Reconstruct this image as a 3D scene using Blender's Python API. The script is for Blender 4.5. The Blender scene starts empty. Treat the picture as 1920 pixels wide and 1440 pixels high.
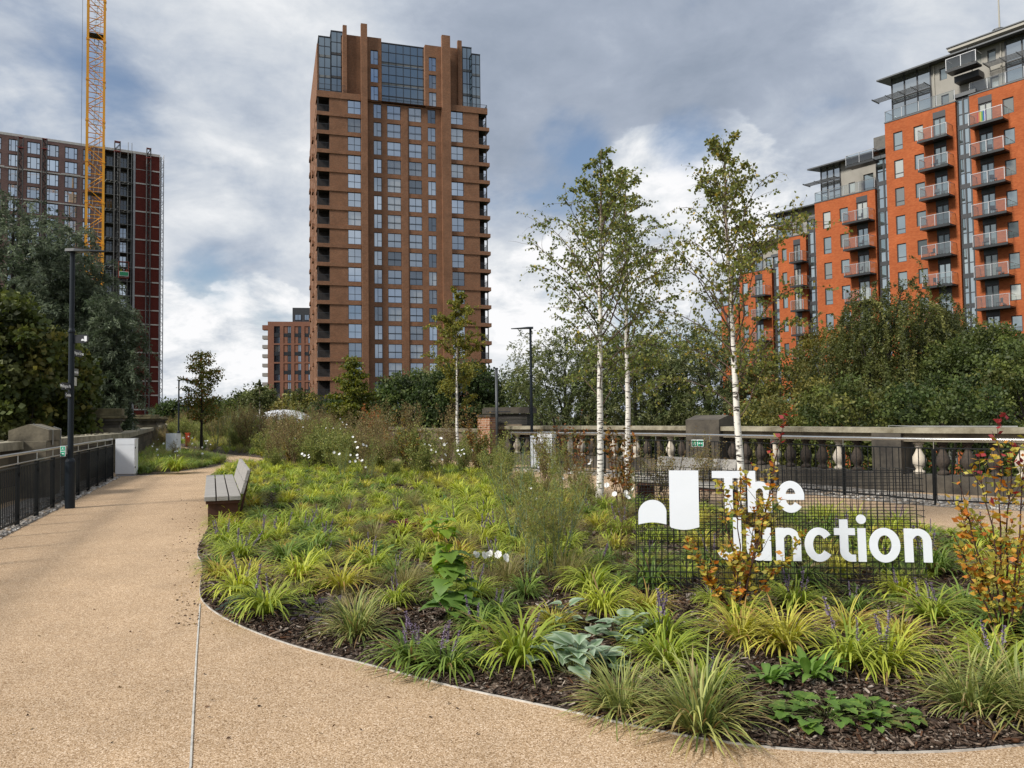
import bpy, math, random
import numpy as np
from mathutils import Vector, Matrix
R = math.radians
PI = math.pi
sc = bpy.context.scene
COL = sc.collection

# ------------------------------------------------------------ camera
FPX = 1450.0
PITCH = math.atan(60.2 / FPX)
ROLL = 0.0128
CAM_H = 1.6
cam_d = bpy.data.cameras.new("camera")
cam_d.sensor_width = 36.0
cam_d.lens = 36.0 * FPX / 1920.0
cam_d.clip_start = 0.05
cam_d.clip_end = 3000
cam = bpy.data.objects.new("camera", cam_d)
COL.objects.link(cam)
cam.location = (0, 0, CAM_H)
_H = Vector((1, 0, 0)); _U = Vector((0, -math.sin(PITCH), math.cos(PITCH)))
_rt = _H * math.cos(ROLL) - _U * math.sin(ROLL); _up = _H * math.sin(ROLL) + _U * math.cos(ROLL)
cam.rotation_euler = Matrix((_rt, _up, _rt.cross(_up))).transposed().to_euler()
sc.camera = cam

# ------------------------------------------------------------ light
SUN_EL = R(40)
SUN_AZ = R(236)          # compass style: direction the sun stands in, 0 = +Y, clockwise
sun_dir = Vector((math.sin(SUN_AZ) * math.cos(SUN_EL), math.cos(SUN_AZ) * math.cos(SUN_EL), math.sin(SUN_EL)))
sd = bpy.data.lights.new("sun", 'SUN')
sd.energy = 4.0
sd.angle = R(11)
sd.color = (1.0, 0.95, 0.87)
sun = bpy.data.objects.new("sun", sd)
COL.objects.link(sun)
sun.rotation_euler = sun_dir.to_track_quat('Z', 'Y').to_euler()
sun.location = (0, -20, 60)

sc.view_settings.view_transform = 'Standard'
sc.view_settings.look = 'None'
sc.view_settings.exposure = 0.26
sc.view_settings.gamma = 1.0
sc.render.engine = 'CYCLES'
sc.cycles.max_bounces = 6
sc.cycles.transparent_max_bounces = 12
sc.cycles.caustics_reflective = False
sc.cycles.caustics_refractive = False

# ------------------------------------------------------------ pixel rays (used only to survey real positions)
_cp, _sp = math.cos(PITCH), math.sin(PITCH)
def ray(px, py):
    a, b = px - 960.0, 720.0 - py
    a, b = a * math.cos(ROLL) + b * math.sin(ROLL), b * math.cos(ROLL) - a * math.sin(ROLL)
    return Vector((a, FPX * _cp - b * _sp, FPX * _sp + b * _cp))
def G(px, py, z=0.0):
    d = ray(px, py)
    t = (z - CAM_H) / d.z
    return Vector((d.x * t, d.y * t, z))
def AT(px, py, Y):
    d = ray(px, py)
    t = Y / d.y
    return Vector((d.x * t, Y, CAM_H + d.z * t))
def PX(x, y, z=0.0):
    dz = z - CAM_H
    f = y * _cp + dz * _sp
    u = -y * _sp + dz * _cp
    if f <= 0.01: return None
    a, b = FPX * x / f, FPX * u / f
    a, b = a * math.cos(ROLL) - b * math.sin(ROLL), b * math.cos(ROLL) + a * math.sin(ROLL)
    return (960 + a, 720 - b)
def HOR(px): return 780.2 - (min(2150, max(-200, px)) - 960) * ROLL
def W(x, y):
    """first survey (level camera) -> second survey (camera rolled by 0.7 degrees)"""
    if y < 1.5: return (x, y)
    px = 960 + FPX * x / y; dy = 2320.0 / y + (787 - HOR(px)) * min(1, (y - 1.5) / 2); ny = 2320.0 / dy
    return (x * ny / y, ny)
def WL(pts): return [W(*p) for p in pts]

# ------------------------------------------------------------ world: sky texture under broken cloud
def build_world():
    w = bpy.data.worlds.new("World")
    sc.world = w
    w.use_nodes = True
    nt = w.node_tree
    N, L = nt.nodes, nt.links
    N.clear()
    def n(t, **k):
        q = N.new(t)
        for a, b in k.items(): setattr(q, a, b)
        return q
    out = n('ShaderNodeOutputWorld')
    sky = n('ShaderNodeTexSky', sky_type='NISHITA', sun_disc=False, sun_elevation=SUN_EL, sun_rotation=SUN_AZ)
    sky.air_density = 1.0; sky.dust_density = 1.5; sky.ozone_density = 1.5
    bg1 = n('ShaderNodeBackground'); bg1.inputs[1].default_value = 0.105
    L.new(sky.outputs[0], bg1.inputs[0])
    tc = n('ShaderNodeTexCoord')
    D = tc.outputs['Generated']
    sep = n('ShaderNodeSeparateXYZ'); L.new(D, sep.inputs[0])
    def m(op, a, b=None, c=None, clamp=False):
        q = n('ShaderNodeMath', operation=op, use_clamp=clamp)
        for i, v in enumerate((a, b, c)):
            if v is None: continue
            if isinstance(v, (int, float)): q.inputs[i].default_value = v
            else: L.new(v, q.inputs[i])
        return q.outputs[0]
    zz = m('MAXIMUM', sep.outputs[2], 0.0)
    den = m('ADD', zz, 0.42)
    cx = m('DIVIDE', sep.outputs[0], den); cy = m('DIVIDE', sep.outputs[1], den)
    cv = n('ShaderNodeCombineXYZ'); L.new(cx, cv.inputs[0]); L.new(cy, cv.inputs[1]); L.new(m('MULTIPLY', zz, 1.1), cv.inputs[2])
    def noise(scale, detail, rough, dist=0.0, off=0.0, src=None):
        mp = n('ShaderNodeMapping'); mp.inputs['Location'].default_value = (off, off * .7, off * .3)
        L.new(src or cv.outputs[0], mp.inputs[0])
        q = n('ShaderNodeTexNoise'); q.inputs['Scale'].default_value = scale
        q.inputs['Detail'].default_value = detail; q.inputs['Roughness'].default_value = rough
        q.inputs['Distortion'].default_value = dist
        L.new(mp.outputs[0], q.inputs['Vector'])
        return q.outputs[0]
    n1 = noise(2.6, 9, .56, .25, 3.1)
    n2 = noise(6.0, 9, .62, .3, 9.4)
    n3 = noise(1.3, 4, .5, .3, 21.7)
    # where the cloud banks stand in this sky (direction, angular radius px, weight)
    def spot(px, py, rad):
        d = ray(px, py).normalized()
        vm = n('ShaderNodeVectorMath', operation='DOT_PRODUCT')
        nm = n('ShaderNodeVectorMath', operation='NORMALIZE'); L.new(D, nm.inputs[0])
        L.new(nm.outputs[0], vm.inputs[0]); vm.inputs[1].default_value = d
        a = rad / FPX
        mr = n('ShaderNodeMapRange', interpolation_type='SMOOTHSTEP')
        L.new(vm.outputs['Value'], mr.inputs[0])
        mr.inputs[1].default_value = math.cos(a); mr.inputs[2].default_value = 1.0
        mr.inputs[3].default_value = 0; mr.inputs[4].default_value = 1
        return mr.outputs[0]
    bright = None
    for (px, py, r, wt) in BRIGHT_SPOTS:
        s = m('MULTIPLY', spot(px, py, r), wt)
        bright = s if bright is None else m('ADD', bright, s)
    # brightness of the cloud
    v = m('ADD', m('MULTIPLY', m('SUBTRACT', n1, .5), 1.35), m('MULTIPLY', m('SUBTRACT', n2, .5), .85))
    v = m('ADD', v, m('MULTIPLY', m('SUBTRACT', n3, .5), .8))
    v = m('ADD', v, .58)
    v = m('ADD', v, bright)
    # heaped cloud with crisp, knobbly rims
    n4 = noise(9.0, 10, .58, .1, 33.3)
    cum = None
    for (px, py, r) in CUMULUS:
        s_ = spot(px, py, r); cum = s_ if cum is None else m('MAXIMUM', cum, s_)
    edge = n('ShaderNodeMapRange', interpolation_type='SMOOTHSTEP')
    L.new(m('ADD', cum, m('MULTIPLY', m('SUBTRACT', n4, .5), 1.5)), edge.inputs[0])
    edge.inputs[1].default_value = .30; edge.inputs[2].default_value = .46; edge.inputs[3].default_value = 0; edge.inputs[4].default_value = 1
    hump = m('ADD', .10, m('MULTIPLY', m('SUBTRACT', n2, .42), 1.0))
    v = m('ADD', v, m('MULTIPLY', edge.outputs[0], hump))
    ramp = n('ShaderNodeValToRGB')
    L.new(v, ramp.inputs[0])
    cr = ramp.color_ramp
    cr.elements[0].position = 0.0; cr.elements[0].color = (.25, .295, .37, 1)
    cr.elements[1].position = 1.0; cr.elements[1].color = (.82, .82, .83, 1)
    for p, c in ((.3, (.325, .37, .45)), (.52, (.44, .485, .555)), (.72, (.585, .615, .655)), (.87, (.72, .735, .755))):
        e = cr.elements.new(p); e.color = c + (1,)
    bg2 = n('ShaderNodeBackground'); L.new(ramp.outputs[0], bg2.inputs[0]); bg2.inputs[1].default_value = 1.0
    # openings of blue
    cov = m('ADD', m('MULTIPLY', m('SUBTRACT', n1, .5), 2.6), m('MULTIPLY', m('SUBTRACT', n3, .5), 1.2))
    cov = m('ADD', cov, .93)
    for (px, py, r, wt) in BLUE_SPOTS:
        cov = m('SUBTRACT', cov, m('MULTIPLY', spot(px, py, r), wt))
    mr = n('ShaderNodeMapRange', interpolation_type='SMOOTHSTEP')
    L.new(cov, mr.inputs[0]); mr.inputs[1].default_value = .25; mr.inputs[2].default_value = .8
    mr.inputs[3].default_value = .12; mr.inputs[4].default_value = 1.0
    mix = n('ShaderNodeMixShader')
    L.new(mr.outputs[0], mix.inputs[0]); L.new(bg1.outputs[0], mix.inputs[1]); L.new(bg2.outputs[0], mix.inputs[2])
    L.new(mix.outputs[0], out.inputs[0])
BRIGHT_SPOTS = [(395, 325, 130, .20), (520, 140, 190, .10), (60, 90, 260, .06), (420, 650, 260, .14), (960, 480, 220, .10),
                (1225, 335, 110, .36), (1320, 310, 100, .26), (1130, 570, 220, .24), (1450, 400, 220, .18), (1010, 640, 200, .15),
                (1150, 60, 480, -.30), (980, 200, 200, -.18), (1500, 120, 300, -.14), (420, 480, 180, -.16), (80, 250, 180, -.05), (1750, 330, 250, -.05)]
CUMULUS = [(1215, 350, 130), (1320, 330, 150), (1160, 520, 190), (1450, 420, 150), (470, 640, 150), (1010, 560, 130), (330, 640, 120)]
BLUE_SPOTS = [(1080, 250, 100, .25), (1040, 290, 120, .35), (1290, 265, 90, .35), (480, 500, 170, .32), (330, 560, 120, .3), (130, 210, 160, .3), (1560, 260, 140, .15)]
build_world()

# ------------------------------------------------------------ object helpers
def tag(o, label=None, cat=None, group=None, kind=None):
    if label: o['label'] = label
    if cat: o['category'] = cat
    if group: o['group'] = group
    if kind: o['kind'] = kind
    return o
def empty(name, loc=(0, 0, 0), rz=0.0, **k):
    o = bpy.data.objects.new(name, None)
    COL.objects.link(o)
    o.location = loc
    o.rotation_euler = (0, 0, rz)
    o.empty_display_size = .2
    return tag(o, **k)
def link_mesh(name, me, mats, parent=None, loc=None, rz=None):
    if not isinstance(mats, (list, tuple)): mats = [mats]
    if not me.materials:
        for q in mats: me.materials.append(q)
    o = bpy.data.objects.new(name, me)
    COL.objects.link(o)
    if parent is not None: o.parent = parent
    if loc is not None: o.location = loc
    if rz is not None: o.rotation_euler = (0, 0, rz)
    return o
KIDS = {}
def copy_tree(o, parent=None):
    c = o.copy()
    COL.objects.link(c)
    if parent is not None: c.parent = parent
    for ch in list(o.children): copy_tree(ch, c)
    return c

class MB:
    """collects polygons, gives one mesh"""
    def __init__(s): s.v = []; s.f = []; s.m = []; s.cur = 0
    def quad(s, *p):
        i = len(s.v); s.v += [tuple(q) for q in p]; s.f.append(tuple(range(i, i + len(p)))); s.m.append(s.cur)
    def box(s, x0, x1, y0, y1, z0, z1):
        i = len(s.v)
        s.v += [(x0, y0, z0), (x1, y0, z0), (x1, y1, z0), (x0, y1, z0), (x0, y0, z1), (x1, y0, z1), (x1, y1, z1), (x0, y1, z1)]
        for f in ((0, 3, 2, 1), (4, 5, 6, 7), (0, 1, 5, 4), (1, 2, 6, 5), (2, 3, 7, 6), (3, 0, 4, 7)):
            s.f.append(tuple(i + q for q in f)); s.m.append(s.cur)
    def cbox(s, c, sx, sy, sz, rz=0.0):
        i = len(s.v); ca, sa = math.cos(rz), math.sin(rz)
        for dz in (-.5, .5):
            for dx, dy in ((-.5, -.5), (.5, -.5), (.5, .5), (-.5, .5)):
                x, y = dx * sx, dy * sy
                s.v.append((c[0] + x * ca - y * sa, c[1] + x * sa + y * ca, c[2] + dz * sz))
        for f in ((0, 3, 2, 1), (4, 5, 6, 7), (0, 1, 5, 4), (1, 2, 6, 5), (2, 3, 7, 6), (3, 0, 4, 7)):
            s.f.append(tuple(i + q for q in f)); s.m.append(s.cur)
    def tube(s, pts, r, n=8, cap=True):
        pts = [Vector(p) for p in pts]
        rs = r if isinstance(r, (list, tuple)) else [r] * len(pts)
        i0 = len(s.v); k = len(pts)
        ref = None
        for a, p in enumerate(pts):
            d = (pts[min(a + 1, k - 1)] - pts[max(a - 1, 0)]).normalized()
            if ref is None:
                ref = Vector((0, 0, 1)).cross(d)
                if ref.length < .1: ref = Vector((1, 0, 0)).cross(d)
            ref = (ref - d * ref.dot(d)).normalized()
            b = d.cross(ref)
            for j in range(n):
                t = 2 * PI * j / n
                s.v.append(tuple(p + (ref * math.cos(t) + b * math.sin(t)) * rs[a]))
        for a in range(k - 1):
            for j in range(n):
                s.f.append((i0 + a * n + j, i0 + a * n + (j + 1) % n, i0 + (a + 1) * n + (j + 1) % n, i0 + (a + 1) * n + j)); s.m.append(s.cur)
        if cap:
            s.f.append(tuple(i0 + j for j in range(n))[::-1]); s.m.append(s.cur)
            s.f.append(tuple(i0 + (k - 1) * n + j for j in range(n))); s.m.append(s.cur)
    def lathe(s, c, prof, n=16):
        i0 = len(s.v)
        for r, z in prof:
            for j in range(n):
                t = 2 * PI * j / n
                s.v.append((c[0] + r * math.cos(t), c[1] + r * math.sin(t), c[2] + z))
        for a in range(len(prof) - 1):
            for j in range(n):
                s.f.append((i0 + a * n + j, i0 + a * n + (j + 1) % n, i0 + (a + 1) * n + (j + 1) % n, i0 + (a + 1) * n + j)); s.m.append(s.cur)
        s.f.append(tuple(i0 + j for j in range(n))[::-1]); s.m.append(s.cur)
        k = len(prof) - 1
        s.f.append(tuple(i0 + k * n + j for j in range(n))); s.m.append(s.cur)
    def prism(s, poly, z0, z1):
        i = len(s.v); n = len(poly)
        s.v += [(p[0], p[1], z0) for p in poly] + [(p[0], p[1], z1) for p in poly]
        s.f.append(tuple(range(i, i + n))[::-1]); s.f.append(tuple(range(i + n, i + 2 * n))); s.m += [s.cur] * 2
        for j in range(n):
            k = (j + 1) % n
            s.f.append((i + j, i + k, i + n + k, i + n + j)); s.m.append(s.cur)
    def plate(s, poly, t0, t1, fn):
        """poly in 2D, extruded between depths t0,t1; fn(u, v, t) -> xyz"""
        i = len(s.v); n = len(poly)
        s.v += [tuple(fn(p[0], p[1], t0)) for p in poly] + [tuple(fn(p[0], p[1], t1)) for p in poly]
        s.f.append(tuple(range(i, i + n))); s.f.append(tuple(range(i + n, i + 2 * n))[::-1]); s.m += [s.cur] * 2
        for j in range(n):
            k = (j + 1) % n
            s.f.append((i + k, i + j, i + n + j, i + n + k)); s.m.append(s.cur)
    def mesh(s, name, smooth=False):
        me = bpy.data.meshes.new(name)
        me.from_pydata(s.v, [], s.f)
        if any(s.m): me.polygons.foreach_set('material_index', s.m)
        if smooth: me.polygons.foreach_set('use_smooth', [True] * len(me.polygons))
        me.update()
        return me
    def build(s, name, mats, parent=None, smooth=False, bevel=0, loc=None, rz=None, recalc=False):
        me = s.mesh(name, smooth)
        if recalc:
            import bmesh
            bm = bmesh.new(); bm.from_mesh(me); bmesh.ops.recalc_face_normals(bm, faces=bm.faces); bm.to_mesh(me); bm.free()
        o = link_mesh(name, me, mats, parent, loc, rz)
        if bevel:
            md = o.modifiers.new('bevel', 'BEVEL'); md.width = bevel; md.segments = 2; md.limit_method = 'ANGLE'
        return o

def wall_panel(mb, u0, u1, z0, z1, openings, y=0.0, depth=.22, face=None):
    """a wall in the local x/z plane with real openings and reveals"""
    us = sorted({u0, u1} | {min(max(q, u0), u1) for o in openings for q in o[:2]})
    zs = sorted({z0, z1} | {min(max(q, z0), z1) for o in openings for q in o[2:4]})
    for a, b in zip(us[:-1], us[1:]):
        if b - a < 1e-5: continue
        run = None
        for c, d in zip(zs[:-1], zs[1:]):
            if d - c < 1e-5: continue
            mu, mz = (a + b) / 2, (c + d) / 2
            hole = any(o[0] < mu < o[1] and o[2] < mz < o[3] for o in openings)
            if hole:
                if run: mb.quad((a, y, run[0]), (b, y, run[0]), (b, y, run[1]), (a, y, run[1])); run = None
            else:
                run = (run[0], d) if run else (c, d)
        if run: mb.quad((a, y, run[0]), (b, y, run[0]), (b, y, run[1]), (a, y, run[1]))
    for o in openings:
        a, b, c, d = o[:4]
        e = y + depth
        mb.quad((a, y, c), (b, y, c), (b, e, c), (a, e, c))
        mb.quad((a, e, d), (b, e, d), (b, y, d), (a, y, d))
        mb.quad((a, y, c), (a, e, c), (a, e, d), (a, y, d))
        mb.quad((b, e, c), (b, y, c), (b, y, d), (b, e, d))

# ------------------------------------------------------------ numpy quad meshes for foliage
def qmesh(name, V, F, C=None):
    V = np.asarray(V, np.float32); F = np.asarray(F, np.int32)
    me = bpy.data.meshes.new(name)
    me.vertices.add(len(V)); me.vertices.foreach_set('co', V.ravel())
    me.loops.add(F.size); me.loops.foreach_set('vertex_index', F.ravel())
    me.polygons.add(len(F))
    me.polygons.foreach_set('loop_start', np.arange(0, F.size, F.shape[1], dtype=np.int32))
    me.polygons.foreach_set('loop_total', np.full(len(F), F.shape[1], np.int32))
    if C is not None:
        a = me.color_attributes.new('Col', 'FLOAT_COLOR', 'POINT')
        C4 = np.ones((len(V), 4), np.float32); C4[:, :3] = C
        a.data.foreach_set('color', C4.ravel())
    me.update(calc_edges=True)
    return me
class QM:
    """numpy quads with vertex colours"""
    def __init__(s): s.V = []; s.F = []; s.C = []; s.n = 0
    def add(s, V, F, C):
        V = np.asarray(V, np.float32)
        s.V.append(V); s.F.append(np.asarray(F, np.int32) + s.n)
        C = np.asarray(C, np.float32)
        if C.ndim == 1: C = np.tile(C, (len(V), 1))
        s.C.append(C); s.n += len(V)
    def arrays(s): return np.concatenate(s.V), np.concatenate(s.F), np.concatenate(s.C)
    def mesh(s, name): return qmesh(name, *s.arrays())
def unit(a): return a / np.maximum(np.linalg.norm(a, axis=-1, keepdims=True), 1e-9)
def leaves(P, L, W, col, rng, droop=0.0, jitter=.25, D=None):
    """P (n,3) leaf bases; folded diamond quads"""
    n = len(P)
    if D is None:
        D = rng.normal(size=(n, 3)); 
    D = unit(D); D = unit(D + np.array([0, 0, -droop]))
    S = unit(np.cross(D, rng.normal(size=(n, 3))))
    Nn = np.cross(S, D)
    L = (np.full(n, L) * rng.uniform(.7, 1.25, n))[:, None]; W = L * W
    V = np.empty((n, 4, 3), np.float32)
    V[:, 0] = P
    V[:, 1] = P + D * L * .45 + S * W * .5 + Nn * W * .12
    V[:, 2] = P + D * L
    V[:, 3] = P + D * L * .45 - S * W * .5 + Nn * W * .12
    F = np.arange(n * 4).reshape(n, 4)
    col = np.asarray(col, np.float32)
    C = np.repeat(col if col.ndim == 2 else np.tile(col, (n, 1)), 4, axis=0).reshape(n, 4, 3)
    C = C * (1 + rng.uniform(-jitter, jitter, (n, 1, 1)))
    return V.reshape(-1, 3), F, np.clip(C.reshape(-1, 3), 0, 1)
def tubes(q, lines, radii, col, n=5):
    """polylines (k,3) with radii (k,) as quads"""
    for P, r in zip(lines, radii):
        P = np.asarray(P, float); k = len(P); r = np.asarray(r, float)
        T = unit(np.gradient(P, axis=0))
        ref = np.array([0.31, 0.95, 0.02]); A = unit(np.cross(T, ref)); B = np.cross(T, A)
        t = np.linspace(0, 2 * PI, n, endpoint=False)
        V = P[:, None] + (A[:, None] * np.cos(t)[None, :, None] + B[:, None] * np.sin(t)[None, :, None]) * r[:, None, None]
        j = np.arange(n); a = np.arange(k - 1)[:, None] * n
        F = np.stack([a + j, a + (j + 1) % n, a + n + (j + 1) % n, a + n + j], -1).reshape(-1, 4)
        q.add(V.reshape(-1, 3), F, col)

# ------------------------------------------------------------ materials
MATS = {}
def mat(name, color=(.5, .5, .5), rough=.6, metal=0.0, spec=.5, var=0.0, vscale=3.0, bump=0.0, bscale=30.0, color2=None, coords='Object', stretch=None, detail=6):
    if name in MATS: return MATS[name]
    m = bpy.data.materials.new(name); m.use_nodes = True
    nt = m.node_tree; N, L = nt.nodes, nt.links
    b = N['Principled BSDF']
    b.inputs['Base Color'].default_value = tuple(color) + (1,)
    b.inputs['Roughness'].default_value = rough
    b.inputs['Metallic'].default_value = metal
    b.inputs['Specular IOR Level'].default_value = spec
    if var or bump or color2:
        tc = N.new('ShaderNodeTexCoord'); src = tc.outputs[coords]
        if stretch:
            mp = N.new('ShaderNodeMapping'); mp.inputs['Scale'].default_value = stretch
            L.new(src, mp.inputs[0]); src = mp.outputs[0]
        if var or color2:
            nz = N.new('ShaderNodeTexNoise'); nz.inputs['Scale'].default_value = vscale; nz.inputs['Detail'].default_value = detail
            nz.inputs['Roughness'].default_value = .62
            L.new(src, nz.inputs['Vector'])
            cr = N.new('ShaderNodeValToRGB'); L.new(nz.outputs[0], cr.inputs[0])
            c2 = color2 or tuple(min(1, c * (1 + var)) for c in color)
            c1 = color if color2 else tuple(c * (1 - var) for c in color)
            cr.color_ramp.elements[0].position = .34; cr.color_ramp.elements[0].color = tuple(c1) + (1,)
            cr.color_ramp.elements[1].position = .66; cr.color_ramp.elements[1].color = tuple(c2) + (1,)
            L.new(cr.outputs[0], b.inputs['Base Color'])
        if bump:
            n2 = N.new('ShaderNodeTexNoise'); n2.inputs['Scale'].default_value = bscale; n2.inputs['Detail'].default_value = 5
            L.new(src, n2.inputs['Vector'])
            bp = N.new('ShaderNodeBump'); bp.inputs['Strength'].default_value = bump; bp.inputs['Distance'].default_value = .02
            L.new(n2.outputs[0], bp.inputs['Height']); L.new(bp.outputs[0], b.inputs['Normal'])
    MATS[name] = m
    return m
def brick_mat(name, c1, c2, mortar, bw=.225, bh=.075, patch=.18, bandcol=None):
    if name in MATS: return MATS[name]
    m = bpy.data.materials.new(name); m.use_nodes = True
    nt = m.node_tree; N, L = nt.nodes, nt.links
    b = N['Principled BSDF']; b.inputs['Roughness'].default_value = .85; b.inputs['Specular IOR Level'].default_value = .25
    tc = N.new('ShaderNodeTexCoord')
    sp = N.new('ShaderNodeSeparateXYZ'); L.new(tc.outputs['Object'], sp.inputs[0])
    ad = N.new('ShaderNodeMath'); ad.operation = 'ADD'; L.new(sp.outputs[0], ad.inputs[0]); L.new(sp.outputs[1], ad.inputs[1])
    cb = N.new('ShaderNodeCombineXYZ'); L.new(ad.outputs[0], cb.inputs[0]); L.new(sp.outputs[2], cb.inputs[1])
    bt = N.new('ShaderNodeTexBrick'); L.new(cb.outputs[0], bt.inputs['Vector'])
    bt.inputs['Scale'].default_value = 1.0; bt.inputs['Brick Width'].default_value = bw; bt.inputs['Row Height'].default_value = bh
    bt.inputs['Mortar Size'].default_value = .008; bt.inputs['Mortar Smooth'].default_value = .3
    bt.inputs['Color1'].default_value = c1 + (1,); bt.inputs['Color2'].default_value = c2 + (1,); bt.inputs['Mortar'].default_value = mortar + (1,)
    nz = N.new('ShaderNodeTexNoise'); nz.inputs['Scale'].default_value = .45; nz.inputs['Detail'].default_value = 8; nz.inputs['Roughness'].default_value = .7
    L.new(tc.outputs['Object'], nz.inputs['Vector'])
    mr = N.new('ShaderNodeMapRange'); L.new(nz.outputs[0], mr.inputs[0]); mr.inputs[1].default_value = .3; mr.inputs[2].default_value = .7
    mr.inputs[3].default_value = 1 - patch; mr.inputs[4].default_value = 1 + patch
    mx = N.new('ShaderNodeVectorMath'); mx.operation = 'SCALE'; L.new(bt.outputs[0], mx.inputs[0]); L.new(mr.outputs[0], mx.inputs['Scale'])
    L.new(mx.outputs[0], b.inputs['Base Color'])
    MATS[name] = m
    return m
def glass_mat(name, tint=(.02, .03, .04), gloss=.55, rough=.03, gcol=(.85, .93, 1.0), wav=.0, blotch=None):
    """opaque window glass: dark room behind a mirror of the sky"""
    if name in MATS: return MATS[name]
    m = bpy.data.materials.new(name); m.use_nodes = True
    nt = m.node_tree; N, L = nt.nodes, nt.links
    N.clear()
    out = N.new('ShaderNodeOutputMaterial')
    d = N.new('ShaderNodeBsdfDiffuse'); d.inputs[0].default_value = tint + (1,)
    g = N.new('ShaderNodeBsdfGlossy'); g.inputs[0].default_value = gcol + (1,); g.inputs['Roughness'].default_value = rough
    fr = N.new('ShaderNodeLayerWeight'); fr.inputs[0].default_value = .35
    mr = N.new('ShaderNodeMapRange'); L.new(fr.outputs['Facing'], mr.inputs[0]); mr.inputs[3].default_value = gloss; mr.inputs[4].default_value = min(1, gloss + .35)
    fac = mr.outputs[0]
    if blotch:
        # rooms differ from pane to pane: blinds, curtains, dark rooms
        oi = N.new('ShaderNodeObjectInfo')
        cr = N.new('ShaderNodeValToRGB'); L.new(oi.outputs['Random'], cr.inputs[0])
        cr.color_ramp.interpolation = 'CONSTANT'
        cr.color_ramp.elements[0].color = tint + (1,)
        cr.color_ramp.elements[1].position = .6; cr.color_ramp.elements[1].color = blotch + (1,)
        e = cr.color_ramp.elements.new(.75); e.color = tuple(q * .35 for q in blotch) + (1,)
        e = cr.color_ramp.elements.new(.9); e.color = tuple(q * .5 for q in tint) + (1,)
        L.new(cr.outputs[0], d.inputs[0])
        m2 = N.new('ShaderNodeMath'); m2.operation = 'MULTIPLY_ADD'; L.new(oi.outputs['Random'], m2.inputs[0]); m2.inputs[1].default_value = -.42
        L.new(fac, m2.inputs[2]); fac = m2.outputs[0]
    mx = N.new('ShaderNodeMixShader'); L.new(fac, mx.inputs[0]); L.new(d.outputs[0], mx.inputs[1]); L.new(g.outputs[0], mx.inputs[2])
    L.new(mx.outputs[0], out.inputs[0])
    MATS[name] = m
    return m
def clear_glass(name, tint=(.86, .93, .92), gloss=.12):
    if name in MATS: return MATS[name]
    m = bpy.data.materials.new(name); m.use_nodes = True
    nt = m.node_tree; N, L = nt.nodes, nt.links
    N.clear()
    out = N.new('ShaderNodeOutputMaterial')
    t = N.new('ShaderNodeBsdfTransparent'); t.inputs[0].default_value = tint + (1,)
    g = N.new('ShaderNodeBsdfGlossy'); g.inputs['Roughness'].default_value = .04
    mx = N.new('ShaderNodeMixShader'); mx.inputs[0].default_value = gloss
    L.new(t.outputs[0], mx.inputs[1]); L.new(g.outputs[0], mx.inputs[2]); L.new(mx.outputs[0], out.inputs[0])
    MATS[name] = m
    return m
def leaf_mat(name, transl=.3, rough=.55, spec=.3, gain=1.0):
    if name in MATS: return MATS[name]
    m = bpy.data.materials.new(name); m.use_nodes = True
    nt = m.node_tree; N, L = nt.nodes, nt.links
    b = N['Principled BSDF']; b.inputs['Roughness'].default_value = rough; b.inputs['Specular IOR Level'].default_value = spec
    at = N.new('ShaderNodeAttribute'); at.attribute_name = 'Col'
    tr = N.new('ShaderNodeBsdfTranslucent')
    hs = N.new('ShaderNodeHueSaturation'); hs.inputs['Saturation'].default_value = 1.1; hs.inputs['Value'].default_value = 1.5 * gain
    L.new(at.outputs['Color'], hs.inputs['Color']); L.new(hs.outputs[0], tr.inputs[0])
    h2 = N.new('ShaderNodeHueSaturation'); h2.inputs['Value'].default_value = gain; L.new(at.outputs['Color'], h2.inputs['Color'])
    L.new(h2.outputs[0], b.inputs['Base Color'])
    mx = N.new('ShaderNodeMixShader'); mx.inputs[0].default_value = transl
    L.new(b.outputs[0], mx.inputs[1]); L.new(tr.outputs[0], mx.inputs[2])
    L.new(mx.outputs[0], N['Material Output'].inputs[0])
    MATS[name] = m
    return m
LEAF = leaf_mat('leaf_surface', .32)
WOODV = leaf_mat('stem_surface', .0, .8, .2)
METAL_DK = mat('dark_painted_steel', (.018, .021, .024), .45, spec=.5, var=.12, vscale=8)
STEEL = mat('brushed_stainless_steel', (.62, .62, .60), .28, 1.0, var=.08, vscale=15)
WHITE_M = mat('white_lacquered_metal', (.72, .75, .79), .4, var=.03, vscale=2)
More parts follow.
